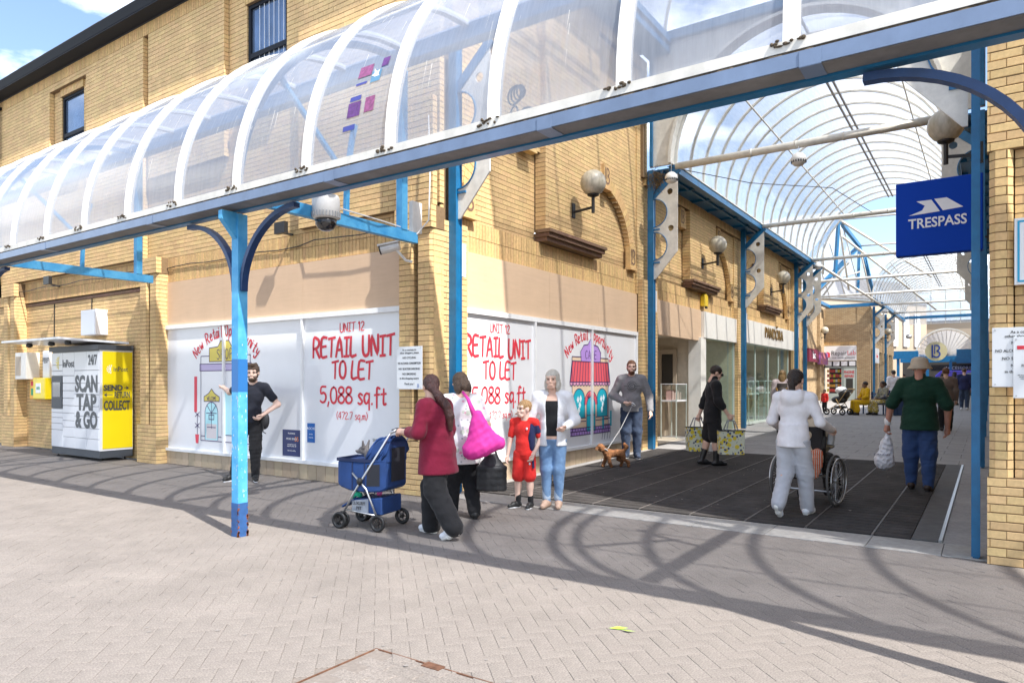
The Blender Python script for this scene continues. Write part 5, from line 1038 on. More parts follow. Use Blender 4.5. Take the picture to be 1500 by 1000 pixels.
m.build('arrows', M_inkgrey, lk)
m = MB(); m.box((LX0 - .1, 7.10, .05), (LX0 - .02, 7.2, 2.1)); m.build('side_trim', M_dark, lk)
# ------------------------------------------------------------------ boxes on the wall by the locker
def wbox(x, y, z, sx, sy, sz, mm, name, label, cat, extra=None):
    t = thing(name, label, cat, (x, y, z)); m = MB(); m.box((x - sx / 2, y - sy, z - sz / 2), (x + sx / 2, y, z + sz / 2)); m.build('case', mm, t, bevel=.006)
    m = MB(); m.box((x - sx / 2 + .02, y - sy - .006, z - sz / 2 + .02), (x + sx / 2 - .02, y - sy, z + sz / 2 - .02)); m.build('lid', mm, t, bevel=.003); return t
yw = PA + .045
wbox(-15.45, yw, 2.76, .62, .25, .52, M_lockw, 'junction_box', 'white junction box on the brick wall above the parcel locker', 'junction box')
t = wbox(-18.62, yw, 1.90, .60, .28, .62, M_fascia, 'meter_box', 'cream cabinet with a clear window on the wall left of the locker', 'cabinet'); m = MB(); m.box((-18.86, yw - .295, 1.68), (-18.60, yw - .287, 2.12)); m.build('window', mat('beige_wood', (.46, .38, .29)), t)
t = wbox(-17.85, yw, 1.93, .34, .06, .62, M_wht, 'wall_notice', 'slim white notice panel between the cream cabinet and the locker', 'notice'); text('notice_text', 'DEFIBRILLATOR\nIN EMERGENCY\nCALL 999', (-17.85, yw - .067, 2.05), VX, VZ, M_inkgrey, .045, t)
t = wbox(-17.80, yw, 1.38, .62, .22, .48, M_yellow, 'defibrillator_cabinet', 'yellow defibrillator cabinet on the brick wall at far left', 'defibrillator cabinet'); m = MB(); m.box((-17.95, yw - .232, 1.28), (-17.70, yw - .2265, 1.5)); m.build('label', M_wht, t); text('label_text', 'AED', (-17.82, yw - .232, 1.36), VX, VZ, mat('emblem_green', (.02, .3, .12), .5), .09, t)
t = wbox(-18.34, yw, 1.38, .42, .12, .5, mat('box_orange', (.85, .42, .02), .4), 'emergency_panel', 'orange emergency panel beside the yellow defibrillator cabinet', 'panel'); m = MB(); m.box((-18.46, yw - .13, 1.22), (-18.25, yw - .127, 1.38)); m.build('label', mat('emblem_green', (.02, .3, .12)), t); m = MB(); m.box((-18.46, yw - .13, 1.44), (-18.22, yw - .127, 1.54)); m.build('red_label', M_red, t)
for x, z0, z1 in ((-17.55, 2.5, 3.3), (-15.8, 3.05, 3.4)): tag(MB().tube([(x, yw - .012, z0), (x + .01, yw - .012, z1)], .012, 6).build('conduit', M_black), 'dark conduit running down the brick above the %s' % ('notice panel' if x < -17 else 'junction box'), 'conduit')
t = thing('floodlight', 'small black floodlight on the brick above the locker bay', 'floodlight', (-17.2, 7.1, 3.75)); m = MB(); m.box((-17.33, 6.95, 3.68), (-17.07, 7.02, 3.86)); m.build('lamp', M_black, t); m = MB(); m.bar((-17.2, 7.0, 3.7), (-17.2, 7.25, 3.66), .04, .03); m.build('bracket', M_black, t)
# ------------------------------------------------------------------ cameras, speakers, alarm
t = thing('dome_camera', 'large white dome camera hanging under the canopy beam', 'security camera', (-6.0, 5.24, 3.4)); c = Vector((-5.97, 5.15, 3.30))
m = MB(); m.lathe([(.12, -.02), (.148, 0), (.148, .20), (.135, .235), (.03, .25)], c, 22); m.build('housing', M_white, t, True); m = MB()
for k in range(28): a = k * 2 * math.pi / 28; m.bar(c + Vector((.15 * math.cos(a), .15 * math.sin(a), -.005)), c + Vector((.152 * math.cos(a), .152 * math.sin(a), .05)), .012, .012)
m.build('fins', M_grey, t); m = MB(); m.lathe([(.12, 0), (.115, -.06), (.085, -.105), (.04, -.125), (.005, -.13)], c - Vector((0, 0, .02)), 20); m.build('dome', mat('smoked_dome', (.01, .01, .012), .05, coat=1), t, True); m = MB(); m.tube([c + Vector((-.05, 0, .24)), c + Vector((-.02, -.05, .33)), c + Vector((.2, -.05, .31))], .05, 10); m.build('mount', M_white, t, True)
t = thing('bullet_camera', 'white bullet camera on a bracket at the brick corner pier', 'security camera', (-6.45, 6.9, 3.2)); a = Vector((-6.72, 6.72, 3.27)); b = Vector((-6.50, 6.86, 3.33))
m = MB(); m.tube([a, b], .06, 12); m.bar(a + Vector((-.02, -.02, .055)), b + Vector((.0, .0, .055)), .14, .02); m.build('body', M_white, t); m = MB(); m.tube([a - (b - a) * .02, a + (b - a) * .05], .062, 12); m.build('lens', M_black, t); m = MB(); m.tube([b - Vector((.03, .03, .05)), (-6.45, 6.93, 3.14), (-6.38, 6.98, 3.12)], .018, 8); m.build('bracket', M_white, t)
t = thing('floodlight', 'small dark floodlight above the boards beside the blue canopy post', 'floodlight', (-9.2, 7.1, 3.9)); m = MB(); m.box((-9.3, 6.98, 3.84), (-9.05, 7.05, 4.02)); m.build('lamp', M_black, t); m = MB(); m.bar((-9.17, 7.0, 3.86), (-9.17, 7.23, 3.86), .04, .03); m.build('bracket', M_black, t)
def speaker(x, y, z, r, lab, drop):
    t = thing('hanging_speaker', lab, 'speaker', (x, y, z), 'white dome speakers hanging in the arcade'); m = MB(); m.lathe([(r * .6, -r * .75), (r * .9, -r * .4), (r, 0), (r * .97, .02), (r * .85, r * .55), (r * .5, r * .85), (.01, r * .95)], (x, y, z), 20); m.build('shell', M_white, t, True)
    m = MB()
    for k in range(18): a = k * 2 * math.pi / 18; m.box((x + r * .93 * math.cos(a) - .008, y + r * .93 * math.sin(a) - .008, z - r * .42), (x + r * .93 * math.cos(a) + .012, y + r * .93 * math.sin(a) + .012, z - .02))
    m.build('grille', M_dark, t); m = MB(); m.tube([(x, y, z + r * .9), (x, y, z + drop)], .006, 5); m.build('hanger', M_steel, t)
speaker(-5.42, 13.75, 5.72, .13, 'white dome speaker hanging beside the nest at the second bracket', .34); speaker(-3.0, 14.05, 5.74, .14, 'white dome speaker hanging from the middle of the first white tube', .3); speaker(-5.3, 28.0, 5.85, .14, 'white dome speaker at the far end of the near arcade eaves', .3); speaker(-5.3, 48.4, 5.9, .17, 'distant white dome speaker above the far bracket post', .5); speaker(-4.9, 50.5, 6.0, .17, 'distant white dome speaker beside its twin at the far eaves', .4); speaker(-4.6, 55.0, 4.7, .2, 'low hanging white speaker on a long rod near the far entrance', 1.8)
t = thing('alarm_box', 'small yellow alarm box above the white shop panel', 'alarm', (-6.1, 17.6, 3.6)); m = MB(); m.prism([(-6.2, 17.75, 3.50), (-6.2, 18.05, 3.50), (-6.2, 18.05, 3.76), (-6.2, 17.9, 3.84), (-6.2, 17.75, 3.76)], (.1, 0, 0)); m.build('case', mat('alarm_yellow', (.75, .52, .02), .45), t); m = MB(); m.box((-6.12, 17.85, 3.44), (-6.08, 17.95, 3.5)); m.build('strobe', M_dark, t)
for pts, lb in (([(-5.6, 14.0, 6.05), (-4.3, 15.5, 5.85), (-3.0, 17.5, 6.0), (-2.6, 20.8, 6.05)], 'thin cable sagging under the arcade vault'), ([(-6.1, 6.6, 3.45), (-6.0, 6.0, 3.44), (-6.02, 5.4, 3.46)], 'cable draped along the blue canopy beam'), ([(-6.05, 6.7, 3.4), (-5.98, 6.85, 3.6), (-6.0, 6.9, 4.2), (-6.06, 6.94, 5.0)], 'loose cable rising past the corner pier')):
    tag(MB().tube(pts, .009, 5).build('cable', M_dark if 'vault' in lb else M_white), lb, 'cable')
tag(MB().box((-6.2, 6.72, 3.45), (-6.14, 6.9, 3.85)).build('switch_box', M_white), 'slim white box fixed beside the canopy rear post', 'junction box')
# fallen leaf and litter
m = MB(); m.add([(-1.92, 3.86, .008), (-1.88, 3.90, .016), (-1.82, 3.92, .012), (-1.86, 3.88, .006)], [(0, 1, 2, 3)]); m.add([(-1.86, 3.88, .01), (-1.80, 3.86, .014), (-1.76, 3.90, .008)], [(0, 1, 2)]); tag(m.build('fallen_leaf', mat('leaf_green', (.30, .50, .05), .6)), 'small bright green leaf lying on the paving', 'leaf')
# ------------------------------------------------------------------ organic bodies: distance fields meshed into one continuous skin
def sd_eval(p, X, Y, Z):
    if p[0] == 'c':
        a, b = np.array(p[1], np.float32), np.array(p[2], np.float32); ab = b - a; L = float(ab @ ab) + 1e-9
        dx, dy, dz = X - a[0], Y - a[1], Z - a[2]; t = np.clip((dx * ab[0] + dy * ab[1] + dz * ab[2]) / L, 0, 1)
        return np.sqrt((dx - t * ab[0]) ** 2 + (dy - t * ab[1]) ** 2 + (dz - t * ab[2]) ** 2) - (p[3] + (p[4] - p[3]) * t)
    if p[0] == 'e':
        c, r = p[1], p[2]; dx, dy, dz = X - c[0], Y - c[1], Z - c[2]
        if len(p) > 3:
            R = p[3]; dx, dy, dz = (R[0][k] * dx + R[1][k] * dy + R[2][k] * dz for k in range(3))
        q = np.sqrt((dx / r[0]) ** 2 + (dy / r[1]) ** 2 + (dz / r[2]) ** 2); g = np.sqrt((dx / r[0] ** 2) ** 2 + (dy / r[1] ** 2) ** 2 + (dz / r[2] ** 2) ** 2) + 1e-6
        return q * (q - 1) / g
    if p[0] == 'v':   # upright column of oval section
        a, b, ra, rb, s = p[1:6]; t = np.clip((Z - a[2]) / (b[2] - a[2]), 0, 1); q = np.hypot(X - a[0] - t * (b[0] - a[0]), (Y - a[1] - t * (b[1] - a[1])) / s) - (ra + (rb - ra) * t)
        w = np.maximum(a[2] - Z, Z - b[2]) + 0 * q; return np.hypot(np.maximum(q, 0), np.maximum(w, 0)) + np.minimum(np.maximum(q, w), 0)
def sd_bb(p):
    if p[0] == 'e': c = np.array(p[1]); r = np.array([max(p[2])] * 3 if len(p) > 3 else p[2]); return c - r, c + r
    a, b = np.array(p[1]), np.array(p[2]); r = max(p[3], p[4]); return np.minimum(a, b) - r, np.maximum(a, b) + r
def sd_mesh(prims, vox, k=.03, cuts=(), carve=(), noise=None):
    bb = [sd_bb(p) for p in prims]; lo = np.min([b[0] for b in bb], 0) - 2.5 * vox - k * .4; hi = np.max([b[1] for b in bb], 0) + 2.5 * vox + k * .4
    n = np.maximum(4, np.ceil((hi - lo) / vox).astype(int) + 1); ax = [(lo[i] + vox * np.arange(n[i])).astype(np.float32) for i in range(3)]
    F = np.full(n, .5, np.float32)
    def sl(b, m):
        s = []
        for i in range(3): s.append(slice(max(0, int((b[0][i] - m - lo[i]) / vox)), min(n[i], int((b[1][i] + m - lo[i]) / vox) + 2)))
        return tuple(s)
    for p, b in zip(prims, bb):
        s = sl(b, k + 3 * vox); X, Y, Z = ax[0][s[0], None, None], ax[1][None, s[1], None], ax[2][None, None, s[2]]
        d = sd_eval(p, X, Y, Z); f = F[s]; h = np.clip(.5 + .5 * (f - d) / k, 0, 1); F[s] = f + (d - f) * h - k * h * (1 - h)
    X, Y, Z = ax[0][:, None, None], ax[1][None, :, None], ax[2][None, None, :]
    if noise is not None: F += noise(X, Y, Z)
    for p in carve:
        s = sl(sd_bb(p), .03); d = sd_eval(p, ax[0][s[0], None, None], ax[1][None, s[1], None], ax[2][None, None, s[2]]); F[s] = np.maximum(F[s], -d)
    for c, nn in cuts: F = np.maximum(F, (X - c[0]) * nn[0] + (Y - c[1]) * nn[1] + (Z - c[2]) * nn[2])
    F = F.astype(np.float32); F[0] = F[-1] = .1; F[:, 0] = F[:, -1] = .1; F[:, :, 0] = F[:, :, -1] = .1
    ins = F < 0; m = np.array(F.shape) - 1; cnt = np.zeros(m, np.int8)
    C = lambda A, i, j, l: A[i:i + m[0], j:j + m[1], l:l + m[2]]
    for i in (0, 1):
        for j in (0, 1):
            for l in (0, 1): cnt += C(ins, i, j, l)
    act = (cnt > 0) & (cnt < 8); ids = np.argwhere(act); idx = np.full(m, -1, np.int64); idx[act] = np.arange(len(ids))
    P = np.zeros((len(ids), 3), np.float32); w = np.zeros(len(ids), np.float32); I, J_, K = ids.T
    for a, o in ((0, (1, 0, 0)), (1, (0, 1, 0)), (2, (0, 0, 1))):
        oth = [x for x in range(3) if x != a]
        for u in (0, 1):
            for v in (0, 1):
                b = [0, 0, 0]; b[oth[0]] = u; b[oth[1]] = v; f0 = F[I + b[0], J_ + b[1], K + b[2]]; f1 = F[I + b[0] + o[0], J_ + b[1] + o[1], K + b[2] + o[2]]
                cr = (f0 < 0) != (f1 < 0); t = np.where(cr, f0 / (f0 - f1 + 1e-12), 0)
                for x in range(3): P[:, x] += np.where(cr, b[x] + o[x] * t, 0)
                w += cr
    P = (P / w[:, None] + ids) * vox + lo
    Q = []
    for a in range(3):
        o1, o2 = [(1, 2), (2, 0), (0, 1)][a]; s0 = [slice(None)] * 3; s1 = [slice(None)] * 3; s0[a] = slice(0, -1); s1[a] = slice(1, None)
        A, B = ins[tuple(s0)], ins[tuple(s1)]; e = np.argwhere(A != B); e = e[(e[:, o1] > 0) & (e[:, o2] > 0) & (e[:, o1] < m[o1]) & (e[:, o2] < m[o2])]
        d1 = np.zeros(3, int); d1[o1] = 1; d2 = np.zeros(3, int); d2[o2] = 1; g = lambda q: idx[q[:, 0], q[:, 1], q[:, 2]]
        q = np.stack([g(e - d1 - d2), g(e - d2), g(e), g(e - d1)], 1); fl = ~A[e[:, 0], e[:, 1], e[:, 2]]; q[fl] = q[fl][:, ::-1]; Q.append(q)
    Q = np.concatenate(Q); Q = Q[(Q >= 0).all(1)]
    return P, Q
def np_obj(name, parts, M, m, parent):
    """several vertex/quad sets become one mesh object"""
    V = []; Q = []; o = 0
    for P, q in parts: V.append(P); Q.append(q + o); o += len(P)
    V = np.concatenate(V); Q = np.concatenate(Q); M = np.array(M); V = V @ M[:3, :3].T + M[:3, 3]
    me = bpy.data.meshes.new(name); me.vertices.add(len(V)); me.vertices.foreach_set('co', V.astype(np.float32).reshape(-1)); me.loops.add(len(Q) * 4); me.loops.foreach_set('vertex_index', Q.reshape(-1).astype(np.int32)); me.polygons.add(len(Q)); me.polygons.foreach_set('loop_start', np.arange(len(Q)) * 4); me.polygons.foreach_set('loop_total', np.full(len(Q), 4)); me.update(calc_edges=True); me.validate()
    me.polygons.foreach_set('use_smooth', [True] * len(me.polygons)); me.materials.append(m)
    return link(name, me, parent)
def folds(amp, seed, f=1.0):
    r = np.random.RandomState(seed); ks = [(r.normal(0, 14, 3) * np.array([1, 1, 1.5]) * f, r.normal(0, 7, 3) * f, r.uniform(0, 6)) for _ in range(5)]
    def fn(X, Y, Z):
        s = 0
        for a, b, c in ks: s = s + np.abs(np.sin(X * a[0] + Y * a[1] + Z * a[2] + c + 1.6 * np.sin(X * b[0] + Y * b[1] + Z * b[2])))
        return (amp * (.62 * s - 2.5)).astype(np.float32)
    return fn
def cloth(name, col, var=.12, col2=None, vs=6): return mat('cloth_' + name, col, .85, var=var, vscale=vs, bump=.55, bscale=26, sheen=.1, spec=.25, col2=col2)
M_skin = mat('skin', (.66, .42, .32), .55, var=.08, vscale=9); M_skinp = mat('skin_pale', (.74, .51, .41), .55, var=.08, vscale=9); M_skinb = mat('skin_brown', (.24, .13, .08), .5, var=.1); M_skinr = mat('skin_ruddy', (.55, .27, .2), .55, var=.1)
def hairm(name, c, c2): return mat('hair_' + name, c, .45, col2=c2, vscale=22, stretch=(5, 5, .6), bump=.9, bscale=45)
M_eye = mat('eye', (.03, .025, .02), .2); M_sole = mat('sole', (.75, .74, .70), .7, var=.15, vscale=20)
lerp = lambda a, b, t: tuple(a[i] + (b[i] - a[i]) * t for i in range(3))
def vadd(a, b): return tuple(a[i] + b[i] for i in range(3))
def hand(wr, d, side, sz, curl, vox=.0055, spread=0):
    """palm, four jointed fingers of unequal length and a thumb from the side of the palm"""
    d = Vector(d).normalized(); s = Vector(side); s = (s - d * s.dot(d)).normalized(); n = d.cross(s); w = Vector(wr); L = sz
    pr = [('c', w, w + d * L * .42, L * .15, L * .20), ('c', w + d * L * .12 + s * L * .10, w + d * L * .44 + s * L * .14, L * .11, L * .10), ('c', w + d * L * .14 - s * L * .10, w + d * L * .42 - s * L * .15, L * .11, L * .10)]
    for k, (o, ln) in enumerate(((.20, .40), (.075, .46), (-.06, .43), (-.18, .33))):
        b = w + d * L * .46 + s * L * o; r = L * .062; dd = (d + s * o * spread).normalized(); p = b
        for j in range(3): 
            a = curl * (j + .7) * .6; q = p + (dd * math.cos(a) + n * math.sin(a)) * ln * L * (.42, .33, .25)[j]; pr.append(('c', p, q, r, r * .86)); r *= .86; p = q
    t0 = w + d * L * .14 + s * L * .17; t1 = t0 + (d * .6 + s * .65 + n * .25).normalized() * L * .26; t2 = t1 + (d + n * .35 * curl + s * .05).normalized() * L * .22
    pr += [('c', t0, t1, L * .085, L * .072), ('c', t1, t2, L * .072, L * .055)]
    return sd_mesh([(p[0], tuple(p[1]), tuple(p[2]), p[3], p[4]) for p in pr], vox, L * .04)
def head_mesh(s, vox, nose=1.0, ears=True):
    pr = [('e', (0, -.012, .028), (.074, .094, .088)), ('e', (0, .018, -.038), (.056, .066, .074)), ('c', (-.028, .062, -.088), (.028, .062, -.088), .024, .024), ('c', (0, .082, .02), (0, .096 + .006 * nose, -.024), .008, .0115), ('c', (-.014, .088, -.032), (.014, .088, -.032), .009, .009),
          ('c', (-.045, .068, .028), (.045, .068, .028), .016, .016), ('e', (-.040, .058, -.03), (.024, .024, .02)), ('e', (.040, .058, -.03), (.024, .024, .02)), ('c', (-.021, .088, -.058), (.021, .088, -.058), .0075, .0075), ('c', (-.017, .085, -.069), (.017, .085, -.069), .0085, .0085), ('c', (0, -.02, -.06), (0, -.028, -.15), .052, .054)]
    if ears: pr += [('e', (q * .076, -.008, -.006), (.011, .022, .033)) for q in (-1, 1)]
    cv = [('e', (q * .032, .094, .006), (.017, .016, .011)) for q in (-1, 1)]
    P, Q = sd_mesh(pr, vox / s, .018, carve=cv); return P * s, Q
def person(label, loc, yaw, H, J=None, g=1.0, skin=None, top=None, bot=None, shoe=None, hair=None, hyaw=0, hpitch=0, hroll=0, vox=.013, hands=(.5, .5), seated=False, beard=None, group=None, specs=False, seed=1, seatz=0, cat='person'):
    skin = skin or M_skin; yw = math.radians(yaw); M = Matrix.Translation(loc) @ Matrix.Rotation(yw, 4, 'Z'); Mi = M.inverted()
    D = dict(pel=(0, 0, .525), mid=(0, .004, .62), ch=(0, .0, .725), nb=(0, -.012, .828), hd=(0, .012, .925), sh=(.105, -.004, .80), el=(.135, -.02, .635), wr=(.138, .035, .49), hi=(.05, 0, .505), kn=(.056, .012, .28), an=(.056, -.012, .05), to=(.066, .085, .022))
    j = {}
    for k, v in D.items():
        if k in ('pel', 'mid', 'ch', 'nb', 'hd'): j[k] = tuple(x * H for x in v)
        else: j[k + 'R'] = tuple(x * H for x in v); j[k + 'L'] = (-v[0] * H, v[1] * H, v[2] * H)
    def setj(k, v): j[k] = tuple(Mi @ Vector(v[1:])) if v[0] == 'w' else tuple(x * H for x in v)
    J = J or {}; lean = J.pop('lean', None)
    if lean:
        for k in ('mid', 'ch', 'nb', 'hd', 'shR', 'shL', 'elR', 'elL', 'wrR', 'wrL'): f = max(0, (j[k][2] / H - .525) / .4); j[k] = (j[k][0] + lean[0] * H * f, j[k][1] + lean[1] * H * f, j[k][2] - abs(lean[1]) * H * f * .25)
    for k, v in J.items(): setj(k, v)
    root = thing('person', label, cat, loc, group); U = H
    rs = np.random.RandomState(seed)
    # body
    gg = 1 + (g - 1) * .9
    torso = [('e', j['pel'], (.088 * U * gg, .066 * U * gg, .075 * U)), ('e', j['mid'], (.080 * U * gg, .062 * U * gg, .09 * U)), ('e', j['ch'], (.098 * U * (1 + (g - 1) * .6), .066 * U * gg, .10 * U)), ('c', lerp(j['nb'], j['shR'], .55), j['shR'], .034 * U, .034 * U), ('c', lerp(j['nb'], j['shL'], .55), j['shL'], .034 * U, .034 * U)]
    ga = 1 + (g - 1) * .45
    arms = lambda e, f: sum([[('c', j['sh' + s], lerp(j['sh' + s], j['el' + s], min(1, f)), .030 * U * ga + e, .030 * U * ga + (.024 - .030) * U * min(1, f) + e)] + ([('c', j['el' + s], lerp(j['el' + s], j['wr' + s], min(1, f - 1)), .0245 * U * ga + e, (.0245 + (.0165 - .0245) * min(1, f - 1)) * U * ga + e)] if f > 1 else []) for s in 'RL'], [])
    legs = lambda e, ef: sum([[('c', j['hi' + s], j['kn' + s], .050 * U * ga + e, .034 * U * ga + (e + ef) / 2), ('c', j['kn' + s], j['an' + s], .033 * U * ga + (e + ef) / 2, .022 * U + ef)] for s in 'RL'], [])
    calf = [('e', vadd(lerp(j['kn' + s], j['an' + s], .3), (0, -.01 * U, 0)), (.030 * U, .032 * U, .06 * U)) for s in 'RL']
    feet = [('c', vadd(j['an' + s], (0, 0, -.018 * U)), j['to' + s], .022 * U, .016 * U) for s in 'RL']
    neck = [('c', j['nb'], lerp(j['nb'], j['hd'], .7), .034 * U * (1 + (g - 1) * .5), .031 * U)]
    parts = [sd_mesh(torso + arms(0, 2) + legs(0, 0) + calf + feet + neck, vox, .02 * U)]
    hs = .134 * U / .225 * (1.18 if U < 1.35 else 1)
    Rh = Matrix.Rotation(math.radians(hyaw), 4, 'Z') @ Matrix.Rotation(math.radians(-hpitch), 4, 'X') @ Matrix.Rotation(math.radians(hroll), 4, 'Y'); Th = np.array(Matrix.Translation(j['hd']) @ Rh)
    tr = lambda PQ: (PQ[0] @ Th[:3, :3].T + Th[:3, 3], PQ[1])
    hv = max(.0075, vox * .6); parts.append(tr(head_mesh(hs, hv)))
    for s in 'RL':
        dv = J.get('hd' + s, None); d = Vector(j['wr' + s]) - Vector(j['el' + s]); sd = Vector((0, 1, 0)) if abs(d.normalized().y) < .85 else Vector((-1 if s == 'R' else 1, 0, .4)); 
        c_ = hands[0 if s == 'R' else 1]
        if c_ is not None: parts.append(hand(j['wr' + s], d, sd, .108 * U * (.92 if g < 1.05 else 1), c_ * (-1 if s == 'R' else 1), max(.006, vox * .45)))
    np_obj('body', parts, M, skin, root)
    m = MB()
    if vox < .016 and not specs:
        for q in (-1, 1):
            p = Th @ np.array([q * .032 * hs, .082 * hs, .006 * hs, 1]); w_ = M @ Vector(p[:3]); m = MB(); m.ball(w_, .009 * hs, 8); m.build('eye', M_eye, root, True)
            p0 = M @ Vector((Th @ np.array([q * .018 * hs, .092 * hs, .027 * hs, 1]))[:3]); p1 = M @ Vector((Th @ np.array([q * .048 * hs, .078 * hs, .029 * hs, 1]))[:3]); m = MB(); m.tube([p0, p1], .0045 * hs, 5); m.build('eyebrow', hair[0] if hair else M_eye, root)
    if specs:
        m = MB()
        for q in (-1, 1): p = M @ Vector((Th @ np.array([q * .033 * hs, .098 * hs, .006 * hs, 1]))[:3]); m.ball(p, (.024 * hs,) * 3, 8)
        m.build('sunglasses', M_black, root, True)
    if hair:
        mm, style = hair; base = [('e', (0, -.018, .036), (.083, .100, .092))]; cv = [('e', (0, .105, -.035), (.064, .062, .088)), ('e', (.078, .03, -.04), (.03, .05, .05)), ('e', (-.078, .03, -.04), (.03, .05, .05))]
        nz_ = folds(.005, seed + 5, 4)
        ex = {'short': [], 'crop': [], 'curly': [('e', (rs.uniform(-.06, .06), rs.uniform(-.06, .07), .09 + rs.uniform(-.01, .03)), (.03, .03, .028)) for _ in range(16)], 'bob': [('e', (q * .066, -.02, -.06), (.034, .06, .085)) for q in (-1, 1)] + [('e', (0, -.085, -.06), (.07, .036, .09))],
              'pony': [('e', (0, -.09, -.02), (.06, .035, .05)), ('c', (0, -.11, .0), (0, -.135, -.05), .03, .034), ('c', (0, -.135, -.05), (.01, -.13, -.16), .034, .026)], 'braid': [('e', (0, -.09, -.02), (.06, .035, .05)), ('c', (.0, -.105, -.03), (.05, -.13, -.12), .034, .044), ('c', (.05, -.13, -.12), (.12, -.15, -.22), .044, .046), ('c', (.12, -.15, -.22), (.15, -.15, -.33), .044, .042), ('c', (.15, -.15, -.33), (.16, -.14, -.46), .042, .018)],
              'long': [('e', (q * .07, -.03, -.10), (.035, .055, .13)) for q in (-1, 1)] + [('e', (0, -.085, -.10), (.075, .04, .14))], 'bun': [('e', (0, -.115, .0), (.045, .045, .055)), ('e', (0, -.085, -.05), (.055, .035, .04))], 'knit': []}[style]
        if style in ('pony', 'braid', 'bun', 'bob', 'long'): cv = cv[:1]
        if style == 'crop': base = [('e', (0, -.018, .034), (.079, .097, .090))]
        P, Q = sd_mesh(base + ex, hv / hs, .012, carve=cv, noise=nz_, cuts=[((0, -.02, -.055), (0, .35, -1))] if style in ('short', 'crop', 'curly', 'knit') else [])
        np_obj('hair', [tr((P * hs, Q))], M, mm, root)
    if beard:
        P, Q = sd_mesh([('e', (0, .045, -.085), (.056, .058, .045)), ('c', (-.06, .02, -.05), (-.064, .0, .0), .016, .012), ('c', (.06, .02, -.05), (.064, .0, .0), .016, .012), ('c', (-.03, .088, -.048), (.03, .088, -.048), .007, .007)], hv / hs, .012, carve=[('c', (-.018, .1, -.062), (.018, .1, -.062), .008, .008)], noise=folds(.003, seed, 5)); np_obj('beard', [tr((P * hs, Q))], M, beard, root)
    if bot:
        e = bot.get('e', .012) * .8 * U / 1.7; wl = j['pel'][2] + bot.get('waist', .055) * U; wl = min(wl, max(.42 * U, top.get('hem', .5) * U + .05 * U)) if top else wl; L_ = bot.get('len', 1.0)
        if bot.get('skirt'):
            pr = [torso[0][:2] + (tuple(x + e for x in torso[0][2]),), ('v', (j['pel'][0], j['pel'][1], bot['skirt'] * U), (j['pel'][0], j['pel'][1], j['pel'][2]), bot.get('flare', .10) * U, .088 * U * gg + e, .8)]; 
            if seated: pr = [pr[0]] + [('c', j['hi' + s], j['kn' + s], .055 * U + e, .05 * U + e) for s in 'RL'] + [('c', j['kn' + s], lerp(j['kn' + s], j['an' + s], .75), .05 * U + e, .06 * U + e) for s in 'RL']
            cuts = []
        else:
            ef = bot.get('flare', .01) * U / 1.7; pr = [torso[0][:2] + (tuple(x + e for x in torso[0][2]),)]
            for s in 'RL':
                kn, an, hi = j['kn' + s], j['an' + s], j['hi' + s]; r0 = .052 * U * ga + e; rk = .039 * U * ga + e * .8 + ef * .45; ra = .024 * U + ef
                if L_ >= 1: pr += [('c', hi, kn, r0, rk), ('c', kn, vadd(an, (0, 0, -.005 * U)), rk, ra)]
                elif L_ > .5: pr += [('c', hi, kn, r0, rk), ('c', kn, lerp(kn, an, (L_ - .5) * 2), rk, rk)]
                else: pr += [('c', hi, lerp(hi, kn, L_ * 2), r0, rk + ef)]
            cuts = [((0, 0, .012), (0, 0, -1))]
        if not seated: cuts.append(((0, 0, wl), (0, 0, 1)))
        o = np_obj('trousers' if not bot.get('skirt') else 'skirt', [sd_mesh(pr, vox, .018 * U, cuts=cuts, noise=folds(bot.get('amp', .006), seed + 2))], M, bot['m'], root)
        if bot.get('name'): o.name = bot['name']
    if top:
        e = top.get('e', .014) * .75 * U / 1.7; hem = top.get('hem', .47) * U; pr = [t[:2] + (tuple(x + e for x in t[2]),) if t[0] == 'e' else t[:3] + (t[3] + e, t[4] + e) for t in torso] + arms(e + top.get('se', .004) * .5 * U / 1.7, top.get('sl', 2))
        hw = top.get('hw', .092) * U * gg; pz = j['pel']; mz = j['mid']
        if hem < pz[2]: pr.append(('v', (pz[0], pz[1], hem - .05), (mz[0], mz[1], mz[2]), hw + e, .082 * U * gg + e, top.get('dp', .78)))
        cuts = [((0, 0, hem), top.get('hemn', (0, 0, -1)))] if not seated else []
        if top.get('collar'): pr.append(('c', j['nb'], lerp(j['nb'], j['hd'], top['collar']), .043 * U, .040 * U))
        cv = [] if top.get('collar') else [('e', vadd(j['nb'], (0, .012 * U, .035 * U)), (.034 * U, .038 * U, .024 * U))]
        if top.get('hood'): b = j['nb']; pr += [('c', vadd(b, (-.05 * U, -.035 * U, .005 * U)), vadd(b, (0, -.065 * U, -.035 * U)), .028 * U, .03 * U), ('c', vadd(b, (.05 * U, -.035 * U, .005 * U)), vadd(b, (0, -.065 * U, -.035 * U)), .028 * U, .03 * U), ('e', vadd(b, (0, -.055 * U, -.03 * U)), (.075 * U, .035 * U, .055 * U))]
        if top.get('open'): cv.append(('v', (0, .10 * U, .2), (0, .085 * U, .83 * U), .034 * U, .05 * U, 1.5))
        np_obj(top.get('name', 'shirt'), [sd_mesh(pr, vox, .016 * U, cuts=cuts, carve=cv, noise=folds(top.get('amp', .0055), seed + 3))], M, top['m'], root)
        if top.get('under'):
            np_obj('under_top', [sd_mesh([t[:2] + (tuple(x + .006 for x in t[2]),) for t in torso[:3]], vox, .02 * U, cuts=[((0, 0, .52 * U), (0, 0, -1)), ((0, 0, .775 * U), (0, 0, 1))])], M, top['under'], root)
